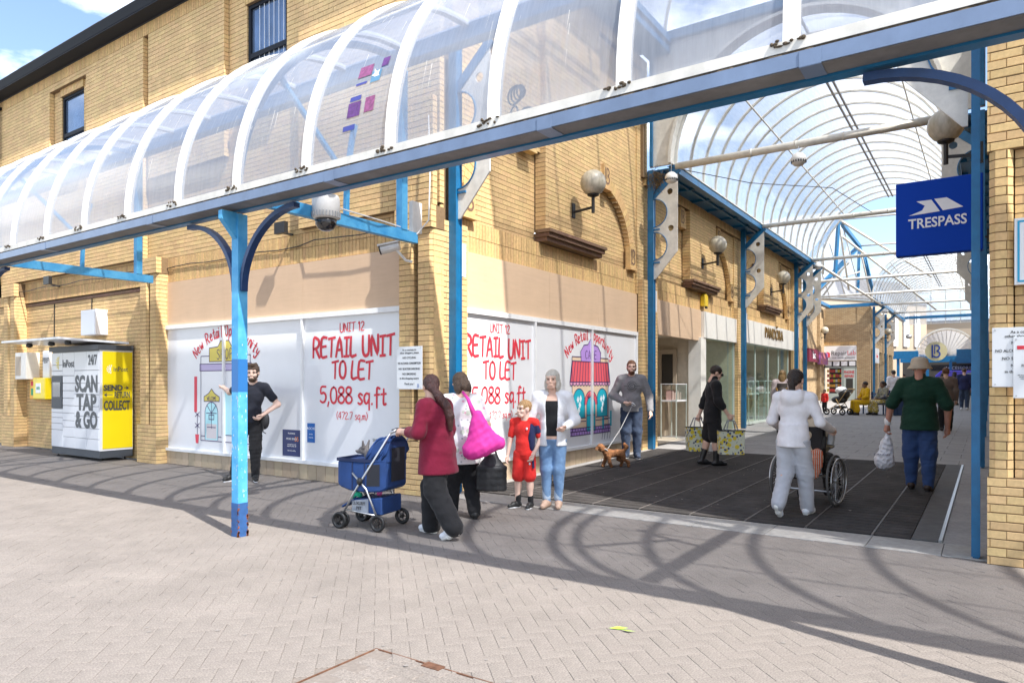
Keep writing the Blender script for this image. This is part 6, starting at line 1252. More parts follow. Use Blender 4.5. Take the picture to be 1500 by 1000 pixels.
    if shoe:
        hgt = shoe.get('boot', 0)
        for s in 'RL':
            an, to = Vector(j['an' + s]), Vector(j['to' + s]); d = (to - an); fl = Vector((d.x, d.y, d.z + .02 * U)); heel = an + Vector((0, 0, -.024 * U)) - fl.normalized() * .022 * U
            pr = [('c', heel, to, .026 * U, .020 * U), ('c', heel, lerp(an, to, .5), .025 * U, .026 * U), ('c', an, an + Vector((0, 0, -.02 * U)), .026 * U, .027 * U)]
            if hgt: pr.append(('c', an, lerp(j['an' + s], j['kn' + s], hgt), .027 * U, .03 * U))
            pr = [(p[0], tuple(p[1]), tuple(p[2]), p[3], p[4]) for p in pr]; so = np_obj('shoe', [sd_mesh(pr, min(vox, .011), .012)], M, shoe['m'], root)
            if shoe.get('sole'):
                n_ = fl.normalized().cross(Vector((1, 0, 0))).normalized(); n_ = n_ if n_.z > 0 else -n_; off = n_ * (-.02 * U)
                pr = [('c', tuple(heel + off), tuple(to + off * .7), .019 * U, .016 * U), ('c', tuple(lerp(heel, to, .6) ), tuple(Vector(lerp(heel, to, .6)) + off), .012 * U, .021 * U)]; np_obj('sole', [sd_mesh(pr, min(vox, .011), .01)], M, shoe['sole'], so)
    return root, M, j
# ------------------------------------------------------------------ the people, ground positions worked out from image pixels
C_black = cloth('black', (.014, .014, .016)); C_navyblack = cloth('navy_black', (.02, .022, .032)); C_maroon = cloth('maroon', (.17, .008, .030)); C_white = cloth('white', (.76, .74, .76)); C_joggers = cloth('pale_grey', (.47, .48, .52)); C_red = cloth('red', (.68, .03, .025)); C_navy = cloth('navy', (.02, .025, .08)); C_jeans = cloth('light_jeans', (.20, .33, .52), col2=(.11, .2, .36), vs=9); C_djeans = cloth('dark_jeans', (.05, .075, .13), col2=(.025, .035, .065), vs=7); C_bjeans = cloth('blue_jeans', (.035, .075, .20), vs=5); C_grey = cloth('grey_marl', (.235, .235, .25), vs=40); C_green = cloth('bottle_green', (.008, .042, .026)); C_card = cloth('cream_white', (.74, .74, .76))
H_aub = hairm('auburn', (.085, .028, .022), (.03, .012, .012)); H_brn = hairm('brown', (.10, .055, .03), (.035, .02, .012)); H_dark = hairm('dark', (.03, .018, .014), (.012, .008, .007)); H_gry = hairm('grey', (.70, .66, .58), (.40, .37, .32)); H_fair = hairm('fair', (.50, .30, .13), (.30, .17, .07)); H_ging = hairm('ginger', (.20, .085, .04), (.08, .03, .015)); H_blond = hairm('blond', (.40, .26, .11), (.12, .07, .03))
S_white = dict(m=mat('shoe_white', (.74, .76, .80), .5, var=.06), sole=M_sole); S_black = dict(m=mat('shoe_black', (.02, .02, .02), .5), sole=M_black); S_bw = dict(m=mat('shoe_black', (.02, .02, .02)), sole=M_wht)
M_floral = mat('cloth_floral', (.76, .74, .74), .85, bump=.3, bscale=30)
def floral(m, scale, cols, dens, base):
    n = m.node_tree.nodes; l = m.node_tree.links; b = n['Principled BSDF']; co = n.new('ShaderNodeTexCoord'); last = None; prev = base
    for k, c in enumerate(cols):
        mp_ = n.new('ShaderNodeMapping'); mp_.inputs['Location'].default_value = (k * 3.7, k * 1.3, k * 2.1); l.new(co.outputs['Object'], mp_.inputs[0]); v = n.new('ShaderNodeTexVoronoi'); v.inputs['Scale'].default_value = scale * (1 + .3 * k); l.new(mp_.outputs[0], v.inputs['Vector']); r = n.new('ShaderNodeMath'); r.operation = 'LESS_THAN'; r.inputs[1].default_value = dens[k]; l.new(v.outputs['Distance'], r.inputs[0])
        mx_ = n.new('ShaderNodeMixRGB'); mx_.inputs['Color2'].default_value = (*c, 1); l.new(r.outputs[0], mx_.inputs['Fac'])
        if last: l.new(last, mx_.inputs['Color1'])
        else: mx_.inputs['Color1'].default_value = (*base, 1)
        last = mx_.outputs[0]
    l.new(last, b.inputs['Base Color'])
floral(M_floral, 9, [(.55, .62, .52), (.70, .36, .46), (.40, .45, .46)], [.26, .20, .17], (.76, .74, .74))
M_lemon = mat('bag_lemon_print', (.62, .66, .50), .6); floral(M_lemon, 12, [(.74, .60, .05), (.05, .07, .17), (.45, .50, .36)], [.44, .30, .2], (.66, .69, .55))
# man resting a hand on the window frame
person('bearded young man in black t-shirt and joggers leaning a hand on the window frame', (-9.40, 6.61, 0), 214, 1.79, dict(lean=(-.035, 0), wrR=('w', -10.22, 6.72, 1.42), elR=('w', -9.93, 6.62, 1.36), elL=(-.225, -.05, .655), wrL=(-.125, .045, .565), knR=(.09, .01, .28), anR=(.14, .0, .05), toR=(.18, .08, .022), anL=(-.05, .0, .05), toL=(-.09, .09, .022)), skin=M_skinp, top=dict(m=C_navyblack, sl=.62, hem=.50, name='t_shirt', se=.012), bot=dict(m=C_black, flare=.012, e=.016), shoe=S_bw, hair=(H_brn, 'curly'), beard=H_brn, hyaw=6, hpitch=4, hands=(.5, 1.0), seed=3)
m = MB(); m.ball((-9.20, 6.73, .93), (.10, .06, .14), 10); wb = tag(m.build('waist_bag', mat('bag_black', (.02, .02, .022), .6), None, True), 'small black bag hanging behind the young man at his hip', 'bag'); m = MB(); m.tube([(-9.18, 6.69, .85), (-9.12, 6.65, .76), (-9.06, 6.65, .74)], .008, 5); m.build('strap', M_black, wb)
# woman in maroon pushing the pet stroller
person('woman in maroon tunic with long braid pushing a blue pet stroller', (-4.47, 5.27, 0), 92, 1.605, dict(lean=(0, .05), elR=(.155, .04, .64), wrR=('w', -4.80, 5.42, 1.02), elL=(-.155, .03, .64), wrL=('w', -4.80, 5.12, 1.02), hiR=(.05, 0, .50), knR=(.055, .10, .285), anR=(.055, .10, .05), toR=(.065, .19, .022), knL=(-.06, -.02, .29), anL=(-.06, -.16, .085), toL=(-.06, -.075, .02)), g=1.34, top=dict(m=C_maroon, sl=1.55, hem=.385, e=.02, se=.014, hw=.105, name='tunic'), bot=dict(m=C_black, flare=.055, e=.02), shoe=S_white, hair=(H_aub, 'braid'), hpitch=8, hyaw=-38, hands=(.9, .9), seed=11, vox=.012)
# woman in floral top
person('woman in white floral top and black trousers carrying bags at the corner', (-4.88, 6.16, 0), 52, 1.64, dict(lean=(0, .05), elR=(.17, .0, .63), wrR=(.16, .06, .48), elL=(-.15, .02, .64), wrL=(-.12, .10, .52), knR=(.06, .03, .28), anR=(.07, -.06, .05), toR=(.08, .03, .022), knL=(-.055, .06, .28), anL=(-.055, .08, .05), toL=(-.06, .17, .022)), g=1.32, top=dict(m=M_floral, sl=.75, hem=.37, e=.02, se=.016, hw=.10, name='blouse'), bot=dict(m=C_black, flare=.03, e=.018), shoe=S_black, hair=(H_brn, 'bob'), hpitch=30, hyaw=20, hands=(1.0, .6), seed=17)
t = thing('shoulder_bag', 'bright pink slouchy cloth bag on the shoulder of the woman in the floral top', 'bag', (-4.5, 6.03, .7)); MPINK = mat('bag_pink', (.78, .045, .36), .75, var=.1, bump=.3, bscale=18)
np_obj('bag_body', [sd_mesh([('c', (-.04, 0, .22), (-.10, 0, -.16), .028, .075), ('c', (-.10, 0, -.16), (.20, 0, -.09), .075, .04), ('c', (-.04, 0, .22), (.19, 0, -.07), .025, .038), ('c', (-.04, 0, .10), (.02, 0, -.12), .05, .085)], .010, .10, noise=folds(.006, 31, 1.6))], Matrix.Translation((-4.50, 6.00, .94)) @ Matrix.Rotation(math.radians(30), 4, 'Z'), MPINK, t)
m = MB(); m.tube([(-4.56, 5.96, 1.16), (-4.66, 5.98, 1.33), (-4.76, 6.02, 1.40)], [.03, .018, .016], 8); m.tube([(-4.76, 6.02, 1.40), (-4.80, 6.09, 1.385)], .016, 8); m.build('strap', MPINK, t, True)
t = thing('quilted_bag', 'black quilted carrier bag hanging low beside the woman in the floral top', 'bag', (-4.5, 6.26, .34)); MQ = mat('bag_quilted', (.013, .013, .015), .5, bump=.5, bscale=22); P = Matrix.Translation((-4.52, 6.22, .53)) @ Matrix.Rotation(math.radians(30), 4, 'Z')
def boxq(X, Y, Z): return (-.004 * np.abs(np.sin(Z * 42)) - .004 * np.abs(np.sin(X * 36))).astype(np.float32)
np_obj('bag_body', [sd_mesh([('v', (0, 0, -.20), (0, 0, .06), .165, .165, .62), ('v', (0, 0, .04), (0, 0, .19), .15, .06, .6)], .012, .04, noise=boxq)], P, MQ, t)
m = MB(); m.tube([P @ Vector((-.06, 0, .17)), P @ Vector((-.04, 0, .27)), P @ Vector((.03, 0, .27)), P @ Vector((.06, 0, .17))], .012, 7); m.build('handle', MQ, t)
# boy
r, M, j = person('fair haired boy in red football kit with navy side panels', (-4.64, 7.06, 0), 196, 1.285, dict(elR=(.14, .0, .635), wrR=(.15, .05, .49), elL=(-.145, -.03, .635), wrL=(-.10, .045, .50), anR=(.07, .0, .05), toR=(.12, .085, .022), anL=(-.06, .0, .05), toL=(-.06, .1, .022)), g=.93, skin=M_skinp, top=dict(m=C_red, amp=.003, sl=.75, hem=.49, e=.010, se=.006, hw=.085), bot=dict(m=C_red, amp=.003, len=.46, e=.012, flare=.02, name='shorts'), shoe=S_bw, hair=(H_fair, 'crop'), hyaw=-38, hands=(.5, .8), seed=23, vox=.0115)
W_ = lambda *p: M @ Vector([x * 1.285 for x in p])
np_obj('side_panel', [sd_mesh([('e', (-.075 * 1.285, .012, .66 * 1.285), (.044, .066, .19)), ('c', (-.11 * 1.285, 0, .79 * 1.285), (-.13 * 1.285, -.012, .715 * 1.285), .040, .038)], .0115, .02, cuts=[((0, 0, .50 * 1.285), (0, 0, -1))])], M, C_navy, r)
for s, q in (('R', 1), ('L', -1)): np_obj('sock', [sd_mesh([('c', (q * .063 * 1.285, 0, .04 * 1.285), (q * .06 * 1.285, 0, .105 * 1.285), .034, .038)], .0115, .01)], M, C_black, r)
m = MB(); m.ball(W_(-.045, .07, .745), (.014, .006, .016), 6); m.ball(W_(-.07, .062, .42), (.013, .008, .015), 6); m.build('badge', M_wht, r)
m = MB(); m.tube([W_(-.095, .05, .50), W_(-.105, .055, .38)], .014, 6); m.build('shorts_stripe', C_navy, r)
# woman in cardigan
r, M, j = person('grey haired woman in long white cardigan, black vest and light jeans', (-4.36, 7.25, 0), 205, 1.665, dict(elR=(.16, .0, .645), wrR=('w', -4.70, 7.16, 1.10), elL=(-.165, -.015, .635), wrL=(-.10, .10, .59), knR=(.045, .012, .28), anR=(.04, .0, .05), toR=(.06, .09, .022), knL=(-.05, .012, .28), anL=(-.045, .0, .05), toL=(-.05, .095, .022)), g=1.0, skin=M_skin, top=dict(m=C_card, amp=.003, sl=1.95, hem=.45, e=.02, se=.012, hw=.10, name='cardigan', open=True, under=C_black), bot=dict(m=C_jeans, flare=.001, e=.006, amp=.004, name='jeans'), shoe=dict(m=mat('shoe_tan', (.50, .34, .25), .6)), hair=(H_gry, 'bob'), hyaw=-8, hands=(.4, .7), seed=29, vox=.0115)
for q in (-1, 1): np_obj('turn_up', [sd_mesh([('c', (q * .043 * 1.665, 0, .075 * 1.665), (q * .044 * 1.665, 0, .115 * 1.665), .052, .054)], .0115, .01)], M, cloth('pale_denim', (.42, .52, .64)), r)
# man with dog
r, M, j = person('bearded man in grey hooded sweatshirt and jeans holding a dog lead', (-5.66, 12.34, gz(12.3)), 207, 1.88, dict(elR=(.185, -.02, .64), wrR=(.075, .085, .575), elL=(-.175, -.02, .635), wrL=(-.185, .04, .485), knR=(.06, .025, .28), anR=(.055, .0, .05), toR=(.10, .08, .022), anL=(-.055, .0, .05), toL=(-.07, .09, .022)), g=1.06, skin=M_skinp, top=dict(m=C_grey, sl=1.95, hem=.475, e=.022, se=.018, hood=True, name='hooded_sweatshirt'), bot=dict(m=C_djeans, flare=.02, e=.016, name='jeans'), shoe=dict(m=C_djeans, sole=M_wht), hair=(H_ging, 'crop'), beard=H_ging, hands=(1.1, .6), seed=37, vox=.014)
m = MB(); cc = M @ Vector((0, .152, .735 * 1.88)); uxx = (M.to_3x3() @ Vector((-1, 0, 0))).normalized(); uzz = Vector((M.to_3x3() @ Vector((0, -.12, 1)))).normalized()
for r0, r1, a0, a1 in ((.085, .093, .3, 2.9), (.085, .093, 3.4, 6.0), (.05, .062, 0, 6.283), (.02, .03, .5, 5.5)): ring2(m, cc, uxx, uzz, r0, r1, a0, a1, 20, 0)
for s_ in (-1, 1): m.quad(cc + uxx * (.06 * s_) + uzz * .004, cc + uxx * (.15 * s_) + uzz * .004, cc + uxx * (.15 * s_) - uzz * .004, cc + uxx * (.06 * s_) - uzz * .004)
m.build('round_print', M_ink, r)
# person with lemon bags
r, M, j = person('person in black jacket, skirt and boots carrying two lemon print bags', (-4.02, 12.10, gz(12.1)), -58, 1.76, dict(lean=(0, .03), elR=(.13, .03, .645), wrR=(.125, .125, .51), elL=(-.135, -.04, .645), wrL=(-.15, -.09, .50), knR=(.045, .03, .28), anR=(.04, .03, .05), toR=(.045, .12, .022), knL=(-.05, -.02, .28), anL=(-.05, -.09, .055), toL=(-.05, -.005, .022)), g=1.04, top=dict(m=C_black, sl=1.4, hem=.42, e=.024, se=.02, hw=.10, name='jacket', collar=.45), bot=dict(m=C_black, len=.47, flare=.03, name='shorts'), shoe=dict(m=mat('boot_black', (.015, .015, .017), .4), boot=.42), hair=(H_dark, 'short'), hpitch=22, specs=True, hands=(1.2, 1.2), seed=41, vox=.014)
def lemonbag(c, yw, w_, h_, label):
    t = thing('shopping_bag', label, 'bag', (c[0], c[1], c[2] - h_ / 2)); Mx = Matrix.Translation(c) @ Matrix.Rotation(math.radians(yw), 4, 'Z'); m = MB(); d = .10
    pts = [(-w_ / 2 * .92, -d, -h_ / 2), (w_ / 2 * .92, -d, -h_ / 2), (w_ / 2 * .92, d, -h_ / 2), (-w_ / 2 * .92, d, -h_ / 2), (-w_ / 2, -d * 1.1, h_ / 2), (w_ / 2, -d * .9, h_ / 2 * 1.04), (w_ / 2, d * .9, h_ / 2 * .97), (-w_ / 2, d * 1.1, h_ / 2)]
    m.add([Mx @ Vector(p) for p in pts], [(0, 3, 2, 1), (0, 1, 5, 4), (1, 2, 6, 5), (2, 3, 7, 6), (3, 0, 4, 7)]); b = m.build('bag_body', M_lemon, t); b.data.polygons.foreach_set('use_smooth', [False] * len(b.data.polygons))
    m = MB()
    for q in (-d, d): m.tube([Mx @ Vector((-.10, q, h_ / 2)), Mx @ Vector((-.05, q * .4, h_ / 2 + .17)), Mx @ Vector((.05, q * .4, h_ / 2 + .17)), Mx @ Vector((.10, q, h_ / 2))], .010, 6)
    m.build('handles', cloth('webbing', (.25, .26, .3)), t); m = MB(); m.sweep([Mx @ Vector(p) + Vector((0, 0, .004)) for p in pts[4:] + pts[4:5]], .012, .02, (0, 0, 1)); m.build('edge_binding', C_navyblack, t)
pR = M @ Vector(j['wrR']); pL = M @ Vector(j['wrL']); lemonbag((pR.x + .06, pR.y - .04, .49), 32, .43, .40, 'lemon print shopping bag in the front hand of the person in black'); lemonbag((pL.x - .04, pL.y + .0, .50), 40, .38, .42, 'lemon print shopping bag trailing behind the person in black')
# woman pushing the wheelchair
person('woman in white hooded top and pale joggers pushing a wheelchair', (-1.83, 8.28, gz(8.3)), -8, 1.665, dict(lean=(0, .045), elR=(.165, .04, .635), wrR=('w', -1.52, 8.82, .96), elL=(-.16, .04, .635), wrL=('w', -2.08, 8.80, .96), knL=(-.05, .0, .285), anL=(-.045, -.14, .095), toL=(-.045, -.10, .02), knR=(.06, .06, .28), anR=(.06, .10, .05), toR=(.065, .19, .022)), g=1.03, top=dict(m=C_white, amp=.004, sl=1.95, hem=.465, e=.014, se=.008, hood=True, name='hooded_top', dp=.95, hw=.098), bot=dict(m=C_joggers, flare=.032, e=.012, name='joggers'), shoe=S_white, hair=(H_dark, 'pony'), hands=(1.2, 1.2), seed=43, vox=.012)
# man in green polo
r, M, j = person('man in dark green polo shirt and blue jeans walking away in a bucket hat', (-.79, 10.98, gz(11)), -3, 1.80, dict(elR=(.185, -.01, .63), wrR=(.175, .05, .48), elL=(-.19, -.02, .635), wrL=(-.215, .0, .49), knR=(.06, .0, .28), anR=(.06, -.02, .05), toR=(.07, .07, .022), knL=(-.06, .02, .285), anL=(-.06, .035, .055), toL=(-.07, .125, .022)), g=1.24, skin=M_skinr, hpitch=14, top=dict(m=C_green, sl=.92, hem=.455, e=.026, se=.02, hw=.10, name='polo_shirt', collar=.3), bot=dict(m=C_bjeans, flare=.02, e=.02, name='jeans'), shoe=dict(m=mat('shoe_brown', (.03, .018, .014), .5), sole=M_black), hair=(H_gry, 'crop'), hands=(.6, 1.1), seed=47, vox=.013)
hp = M @ Vector(j['hd']); m = MB(); m.lathe([(.150, -.05), (.153, -.042), (.110, .012), (.106, .055), (.094, .09), (.06, .112), (.005, .118)], hp + Vector((0, -.02, .03)), 26); tag(m.build('bucket_hat', mat('hat_beige', (.50, .42, .32), .85, var=.12, bump=.3), None, True), 'beige bucket hat on the man in the green polo', 'hat')
pL = M @ Vector(j['wrL']); t = thing('carrier_bag', 'white plastic carrier bag in the left hand of the man in green', 'bag', (pL.x, pL.y, .3)); Mx = Matrix.Translation((pL.x - .02, pL.y, .52)); MPL = mat('bag_white_plastic', (.72, .74, .80), .35, var=.08, bump=.4, bscale=25)
np_obj('bag_body', [sd_mesh([('e', (-.02, 0, -.10), (.125, .085, .13)), ('e', (0, 0, .06), (.085, .055, .15)), ('c', (.01, 0, .16), (.02, 0, .29), .035, .02)], .011, .06, noise=folds(.009, 77, 1.8))], Mx, MPL, t); text('print', 'SUPERSTORE', (pL.x - .06, pL.y - .103, .50), VX, Vector((0, .1, 1)), MN, .035, t, ext=.0005)
np_obj('cuff_band', [sd_mesh([('c', tuple(Vector(j['wrL']) + Vector((0, 0, .015))), tuple(Vector(j['wrL']) + Vector((0, 0, .055))), .042, .044)], .012, .01)], M, M_wht, r)
# people farther in
person('woman with curly blond hair and dark coat walking away beside the jewellery shop', (-4.60, 19.6, gz(19.6)), 12, 1.70, {}, g=1.1, top=dict(m=cloth('rose', (.50, .42, .42)), sl=1.9, hem=.45, e=.03, name='coat'), bot=dict(m=C_black), shoe=S_black, hair=(H_blond, 'long'), vox=.019, seed=51)
t = thing('backpack', 'black and tan backpack on the blond woman by the jewellery shop', 'backpack', (-4.55, 19.4, 1)); Mx = Matrix.Translation((-4.56, 19.42, 1.36)) @ Matrix.Rotation(math.radians(12), 4, 'Z'); np_obj('pack', [sd_mesh([('v', (0, 0, -.18), (0, 0, .14), .15, .13, .6), ('e', (0, -.07, -.08), (.10, .06, .09))], .016, .05)], Mx, mat('pack_dark', (.05, .04, .035), .7), t); m = MB(); m.torus((-4.56, 19.33, 1.38), (0, 1, .1), .13, .02, 16, 6, 0, math.pi); m.build('trim', mat('pack_tan', (.40, .22, .06), .7), t)
person('man in brown jacket in the arcade partly hidden by the man in green', (-1.0, 22.6, gz(22.6)), 5, 1.74, {}, g=1.1, top=dict(m=cloth('taupe', (.16, .12, .10)), sl=1.9, hem=.46, e=.03, name='jacket'), bot=dict(m=C_black), shoe=S_black, hair=(H_ging, 'short'), vox=.02, seed=52)
person('small child in red top and black trousers in the open court', (-5.5, 30.4, gz(30.4)), 160, .95, {}, top=dict(m=C_red, sl=1.8, hem=.47, e=.02), bot=dict(m=C_black), shoe=S_white, hair=(H_dark, 'short'), vox=.018, skin=M_skinb, seed=53)
sit = lambda dz=0: dict(pel=(0, 0, .30), mid=(0, -.01, .39), ch=(0, -.01, .495), nb=(0, -.005, .595), hd=(0, .015, .69), shR=(.105, 0, .565), shL=(-.105, 0, .565), elR=(.14, .05, .42), elL=(-.14, .05, .42), wrR=(.07, .16, .36), wrL=(-.07, .16, .36), hiR=(.055, .02, .285), hiL=(-.055, .02, .285), knR=(.065, .25, .285), knL=(-.065, .25, .285), anR=(.065, .26, .05), anL=(-.065, .22, .05), toR=(.075, .35, .022), toL=(-.075, .31, .022))
C_ylw = cloth('yellow', (.72, .42, .01)); C_pat = mat('cloth_patterned', (.6, .5, .2), .85); floral(C_pat, 14, [(.75, .70, .55), (.08, .09, .16), (.65, .45, .05)], [.4, .25, .2], (.55, .42, .10))
person('woman in long yellow dress sitting on the bench beside the pushchair', (-3.95, 29.9, gz(29.9)), 125, 1.68, sit(), top=dict(m=C_ylw, sl=1.6, e=.025, name='dress_top'), bot=dict(m=C_ylw, skirt=.2), shoe=S_black, hair=(H_dark, 'short'), skin=M_skinb, seated=True, vox=.018, seed=54)
person('woman in patterned dress and dark scarf sitting at the end of the bench', (-3.38, 30.25, gz(30.2)), 130, 1.70, sit(), top=dict(m=cloth('slate_blue', (.07, .08, .16), col2=(.45, .42, .25), vs=12), sl=1.6, e=.03, name='dress_top'), bot=dict(m=C_pat, skirt=.2), shoe=S_black, hair=(H_dark, 'bun'), skin=M_skinb, seated=True, vox=.018, seed=55)
person('man in white top with dark backpack straps walking behind the bench', (-3.3, 32.9, gz(33)), 20, 1.72, {}, top=dict(m=C_white, sl=1.2, hem=.47, e=.025), bot=dict(m=C_navy), shoe=S_black, hair=(H_dark, 'short'), vox=.02, seed=56)
person('broad man in navy top and jeans walking towards the far entrance', (-.92, 36.2, gz(36.2)), -4, 1.80, {}, g=1.2, top=dict(m=C_navy, sl=1.5, hem=.47, e=.025), bot=dict(m=C_djeans, flare=.02), shoe=S_white, hair=(H_brn, 'crop'), vox=.02, seed=57)
for k, (x, y, yw) in enumerate(((-1.75, 40.5, 30), (-1.45, 41.2, -20), (-1.9, 42.4, 160), (-2.4, 50, 10), (-4.6, 52, 40))):
    person(['first of the dark clothed shoppers standing before the far entrance', 'second dark clothed shopper beside the blue van', 'shopper facing back from the far entrance', 'distant shopper under the round emblem sign', 'distant shopper by the left far columns'][k], (x, y, gz(y)), yw, 1.66, {}, top=dict(m=(C_black, C_navy, cloth('rust', (.25, .06, .04)), C_black, C_grey)[k], sl=1.9, hem=.46, e=.03), bot=dict(m=C_black), shoe=S_black, hair=(H_dark, 'long' if k % 2 else 'short'), vox=.025, seed=60 + k)
# ------------------------------------------------------------------ the dog on its lead
t = thing('dog', 'curly ginger brown dog trotting on a lead in front of the man in grey', 'dog', (-5.33, 10.95, gz(11))); M = Matrix.Translation((-5.36, 10.95, gz(11) + .006)) @ Matrix.Rotation(math.radians(134), 4, 'Z') @ Matrix.Scale(.86, 4); MF = mat('dog_fur', (.27, .115, .042), .9, col2=(.11, .045, .018), vscale=26, bump=.8, bscale=70)
def curl(X, Y, Z): return (.008 * (np.sin(X * 95 + 2 * np.sin(Z * 50)) * np.sin(Y * 90 + 2 * np.sin(X * 45)) * np.sin(Z * 88 + 2 * np.sin(Y * 60))) - .004 * np.sin(X * 170) * np.sin(Y * 160) * np.sin(Z * 165)).astype(np.float32)
pr = [('e', (0, .09, .27), (.085, .12, .095)), ('e', (0, -.08, .28), (.075, .13, .08)), ('e', (0, -.17, .27), (.075, .075, .08)), ('c', (0, .16, .31), (0, .23, .38), .06, .055), ('e', (0, .265, .405), (.07, .075, .07)), ('e', (0, .335, .375), (.038, .05, .034)), ('e', (.066, .25, .37), (.025, .04, .06)), ('e', (-.066, .25, .37), (.025, .04, .06)),
      ('c', (0, -.22, .32), (0, -.27, .40), .028, .04), ('c', (0, -.27, .40), (0, -.23, .455), .04, .035), ('c', (.055, .13, .22), (.055, .17, .11), .042, .034), ('c', (.055, .17, .11), (.055, .20, .03), .034, .034), ('c', (-.055, .12, .22), (-.055, .10, .11), .042, .034), ('c', (-.055, .10, .11), (-.055, .06, .03), .034, .034),
      ('c', (.055, -.17, .24), (.06, -.12, .16), .055, .038), ('c', (.06, -.12, .16), (.06, -.20, .10), .034, .03), ('c', (.06, -.20, .10), (.06, -.18, .028), .03, .033), ('c', (-.055, -.18, .24), (-.06, -.20, .16), .055, .038), ('c', (-.06, -.20, .16), (-.06, -.29, .10), .034, .03), ('c', (-.06, -.29, .10), (-.06, -.30, .028), .03, .033)]
np_obj('body', [sd_mesh(pr, .0085, .025, noise=curl)], M, MF, t)
m = MB(); m.ball(M @ Vector((0, .386, .385)), .015, 8); m.build('nose', M_black, t, True); np_obj('muzzle_fur', [sd_mesh([('e', (0, .345, .36), (.036, .042, .026))], .0085, .02, noise=curl)], M, mat('dog_fur_pale', (.45, .27, .15), .9, var=.3, vscale=30), t)
for q in (-1, 1): m = MB(); m.ball(M @ Vector((q * .030, .325, .42)), .010, 7); m.build('eye', M_eye, t, True)
m = MB(); m.torus(M @ Vector((0, .19, .335)), (0, .6, .8), .066, .010, 20, 6); m.build('harness', M_grey, t)
hp = (-5.55, 12.16, 1.10); a = M @ Vector((0, .12, .37)); tag(MB().tube([a, Vector(a).lerp(Vector(hp), .5) - Vector((0, 0, .05)), hp], .006, 5).build('dog_lead', M_grey), 'thin grey dog lead running up to the hand of the man in grey', 'dog lead'); m = MB(); m.torus(hp, (.3, .5, .8), .05, .006, 14, 5); m.torus((hp[0] + .02, hp[1], hp[2] + .015), (.6, .3, .7), .04, .006, 14, 5); tag(m.build('lead_loops', M_wht), 'white coiled end of the lead in the hand of the man in grey', 'lead end')
# ------------------------------------------------------------------ wheels helper, pet stroller, wheelchair, pushchair, bench, bin
def wheel(c, ax, R, tyre, parent, spokes=5, hub=.02, rim=None, mt=None, sw=.008):
    m = MB(); m.torus(c, ax, R - tyre, tyre, 32, 8); w_ = m.build('wheel', mt or M_black, parent, True); m = MB(); A = Vector(ax).normalized(); a = A.cross(VZ).normalized(); b = A.cross(a); c = Vector(c)
    for k in range(spokes): t = 2 * math.pi * k / spokes; m.bar(c + (a * math.cos(t) + b * math.sin(t)) * hub * .5, c + (a * math.cos(t) + b * math.sin(t)) * (R - tyre), sw, sw)
    m.lathe([(hub, -.02), (hub, .02)], c, 10, A); m.torus(c, ax, R - tyre * 2, tyre * .4, 28, 5); m.build('spokes', rim or M_black, w_); return w_
t = thing('pet_stroller', 'blue pet stroller with mesh basket pushed by the woman in maroon', 'stroller', (-5.3, 5.25, 0)); M = Matrix.Translation((-5.33, 5.24, 0)) @ Matrix.Rotation(math.radians(101), 4, 'Z'); W3 = lambda *p: M @ Vector(p); AX = M.to_3x3() @ VX
MSB = mat('stroller_blue', (.012, .052, .19), .7, var=.15, bump=.3, bscale=25); MSM = mat('stroller_mesh', (.02, .022, .03), .8)
for x, y in ((-.23, .27), (.23, .27), (-.23, -.20), (.23, -.20)): wheel(W3(x, y, .088), AX, .088, .017, t, 5, .02, M_dark)
for x in (-.17, .17): wheel(W3(x, .27, .088), AX, .086, .015, t, 5, .02, M_dark)
m = MB()
for x in (-.21, .21): m.tube([W3(x, .27, .10), W3(x, .10, .38), W3(x, -.34, 1.0)], .012, 8); m.tube([W3(x, -.20, .10), W3(x, -.05, .42), W3(x, .12, .58)], .011, 8); m.tube([W3(x, .20, .2), W3(x, -.18, .16)], .009, 8)
m.tube([W3(-.21, -.34, 1.0), W3(-.18, -.38, 1.03), W3(.18, -.38, 1.03), W3(.21, -.34, 1.0)], .014, 8); m.build('frame', M_steel, t, True); m = MB(); m.tube([W3(-.17, -.382, 1.03), W3(.17, -.382, 1.03)], .022, 10); m.box(W3(-.1, -.40, 1.0), W3(.1, -.30, 1.03)); m.build('handle', M_black, t)
m = MB()
for x in (-.225, .225): m.ball(W3(x, .02, .50), (.035, .03, .04), 8)
m.build('hinge', M_black, t)
def hull(secs, name, mm, smooth=False, bev=.012):
    m = MB(); vs = [W3(*p) for s in secs for p in s]; n = len(secs[0]); fs = [tuple(range(n))[::-1], tuple(range((len(secs) - 1) * n, len(secs) * n))]
    for i in range(len(secs) - 1):
        for k in range(n): fs.append((i * n + k, i * n + (k + 1) % n, (i + 1) * n + (k + 1) % n, (i + 1) * n + k))
    m.add(vs, fs); return m.build(name, mm, t, smooth, bev)
sec = lambda y, w_, z0, z1: [(-w_, y, z0), (w_, y, z0), (w_, y, z1), (-w_, y, z1)]
hull([sec(.335, .17, .46, .69), sec(.30, .19, .43, .705), sec(.16, .205, .395, .70), sec(-.05, .208, .385, .69), sec(-.22, .205, .40, .71), sec(-.285, .185, .44, .72)], 'cabin', MSB, False, .016)
hull([sec(-.02, .19, .69, .735), sec(-.10, .205, .69, .84), sec(-.18, .205, .69, .915), sec(-.25, .20, .69, .94), sec(-.295, .18, .69, .89)], 'rear_panel', MSB, False, .014)
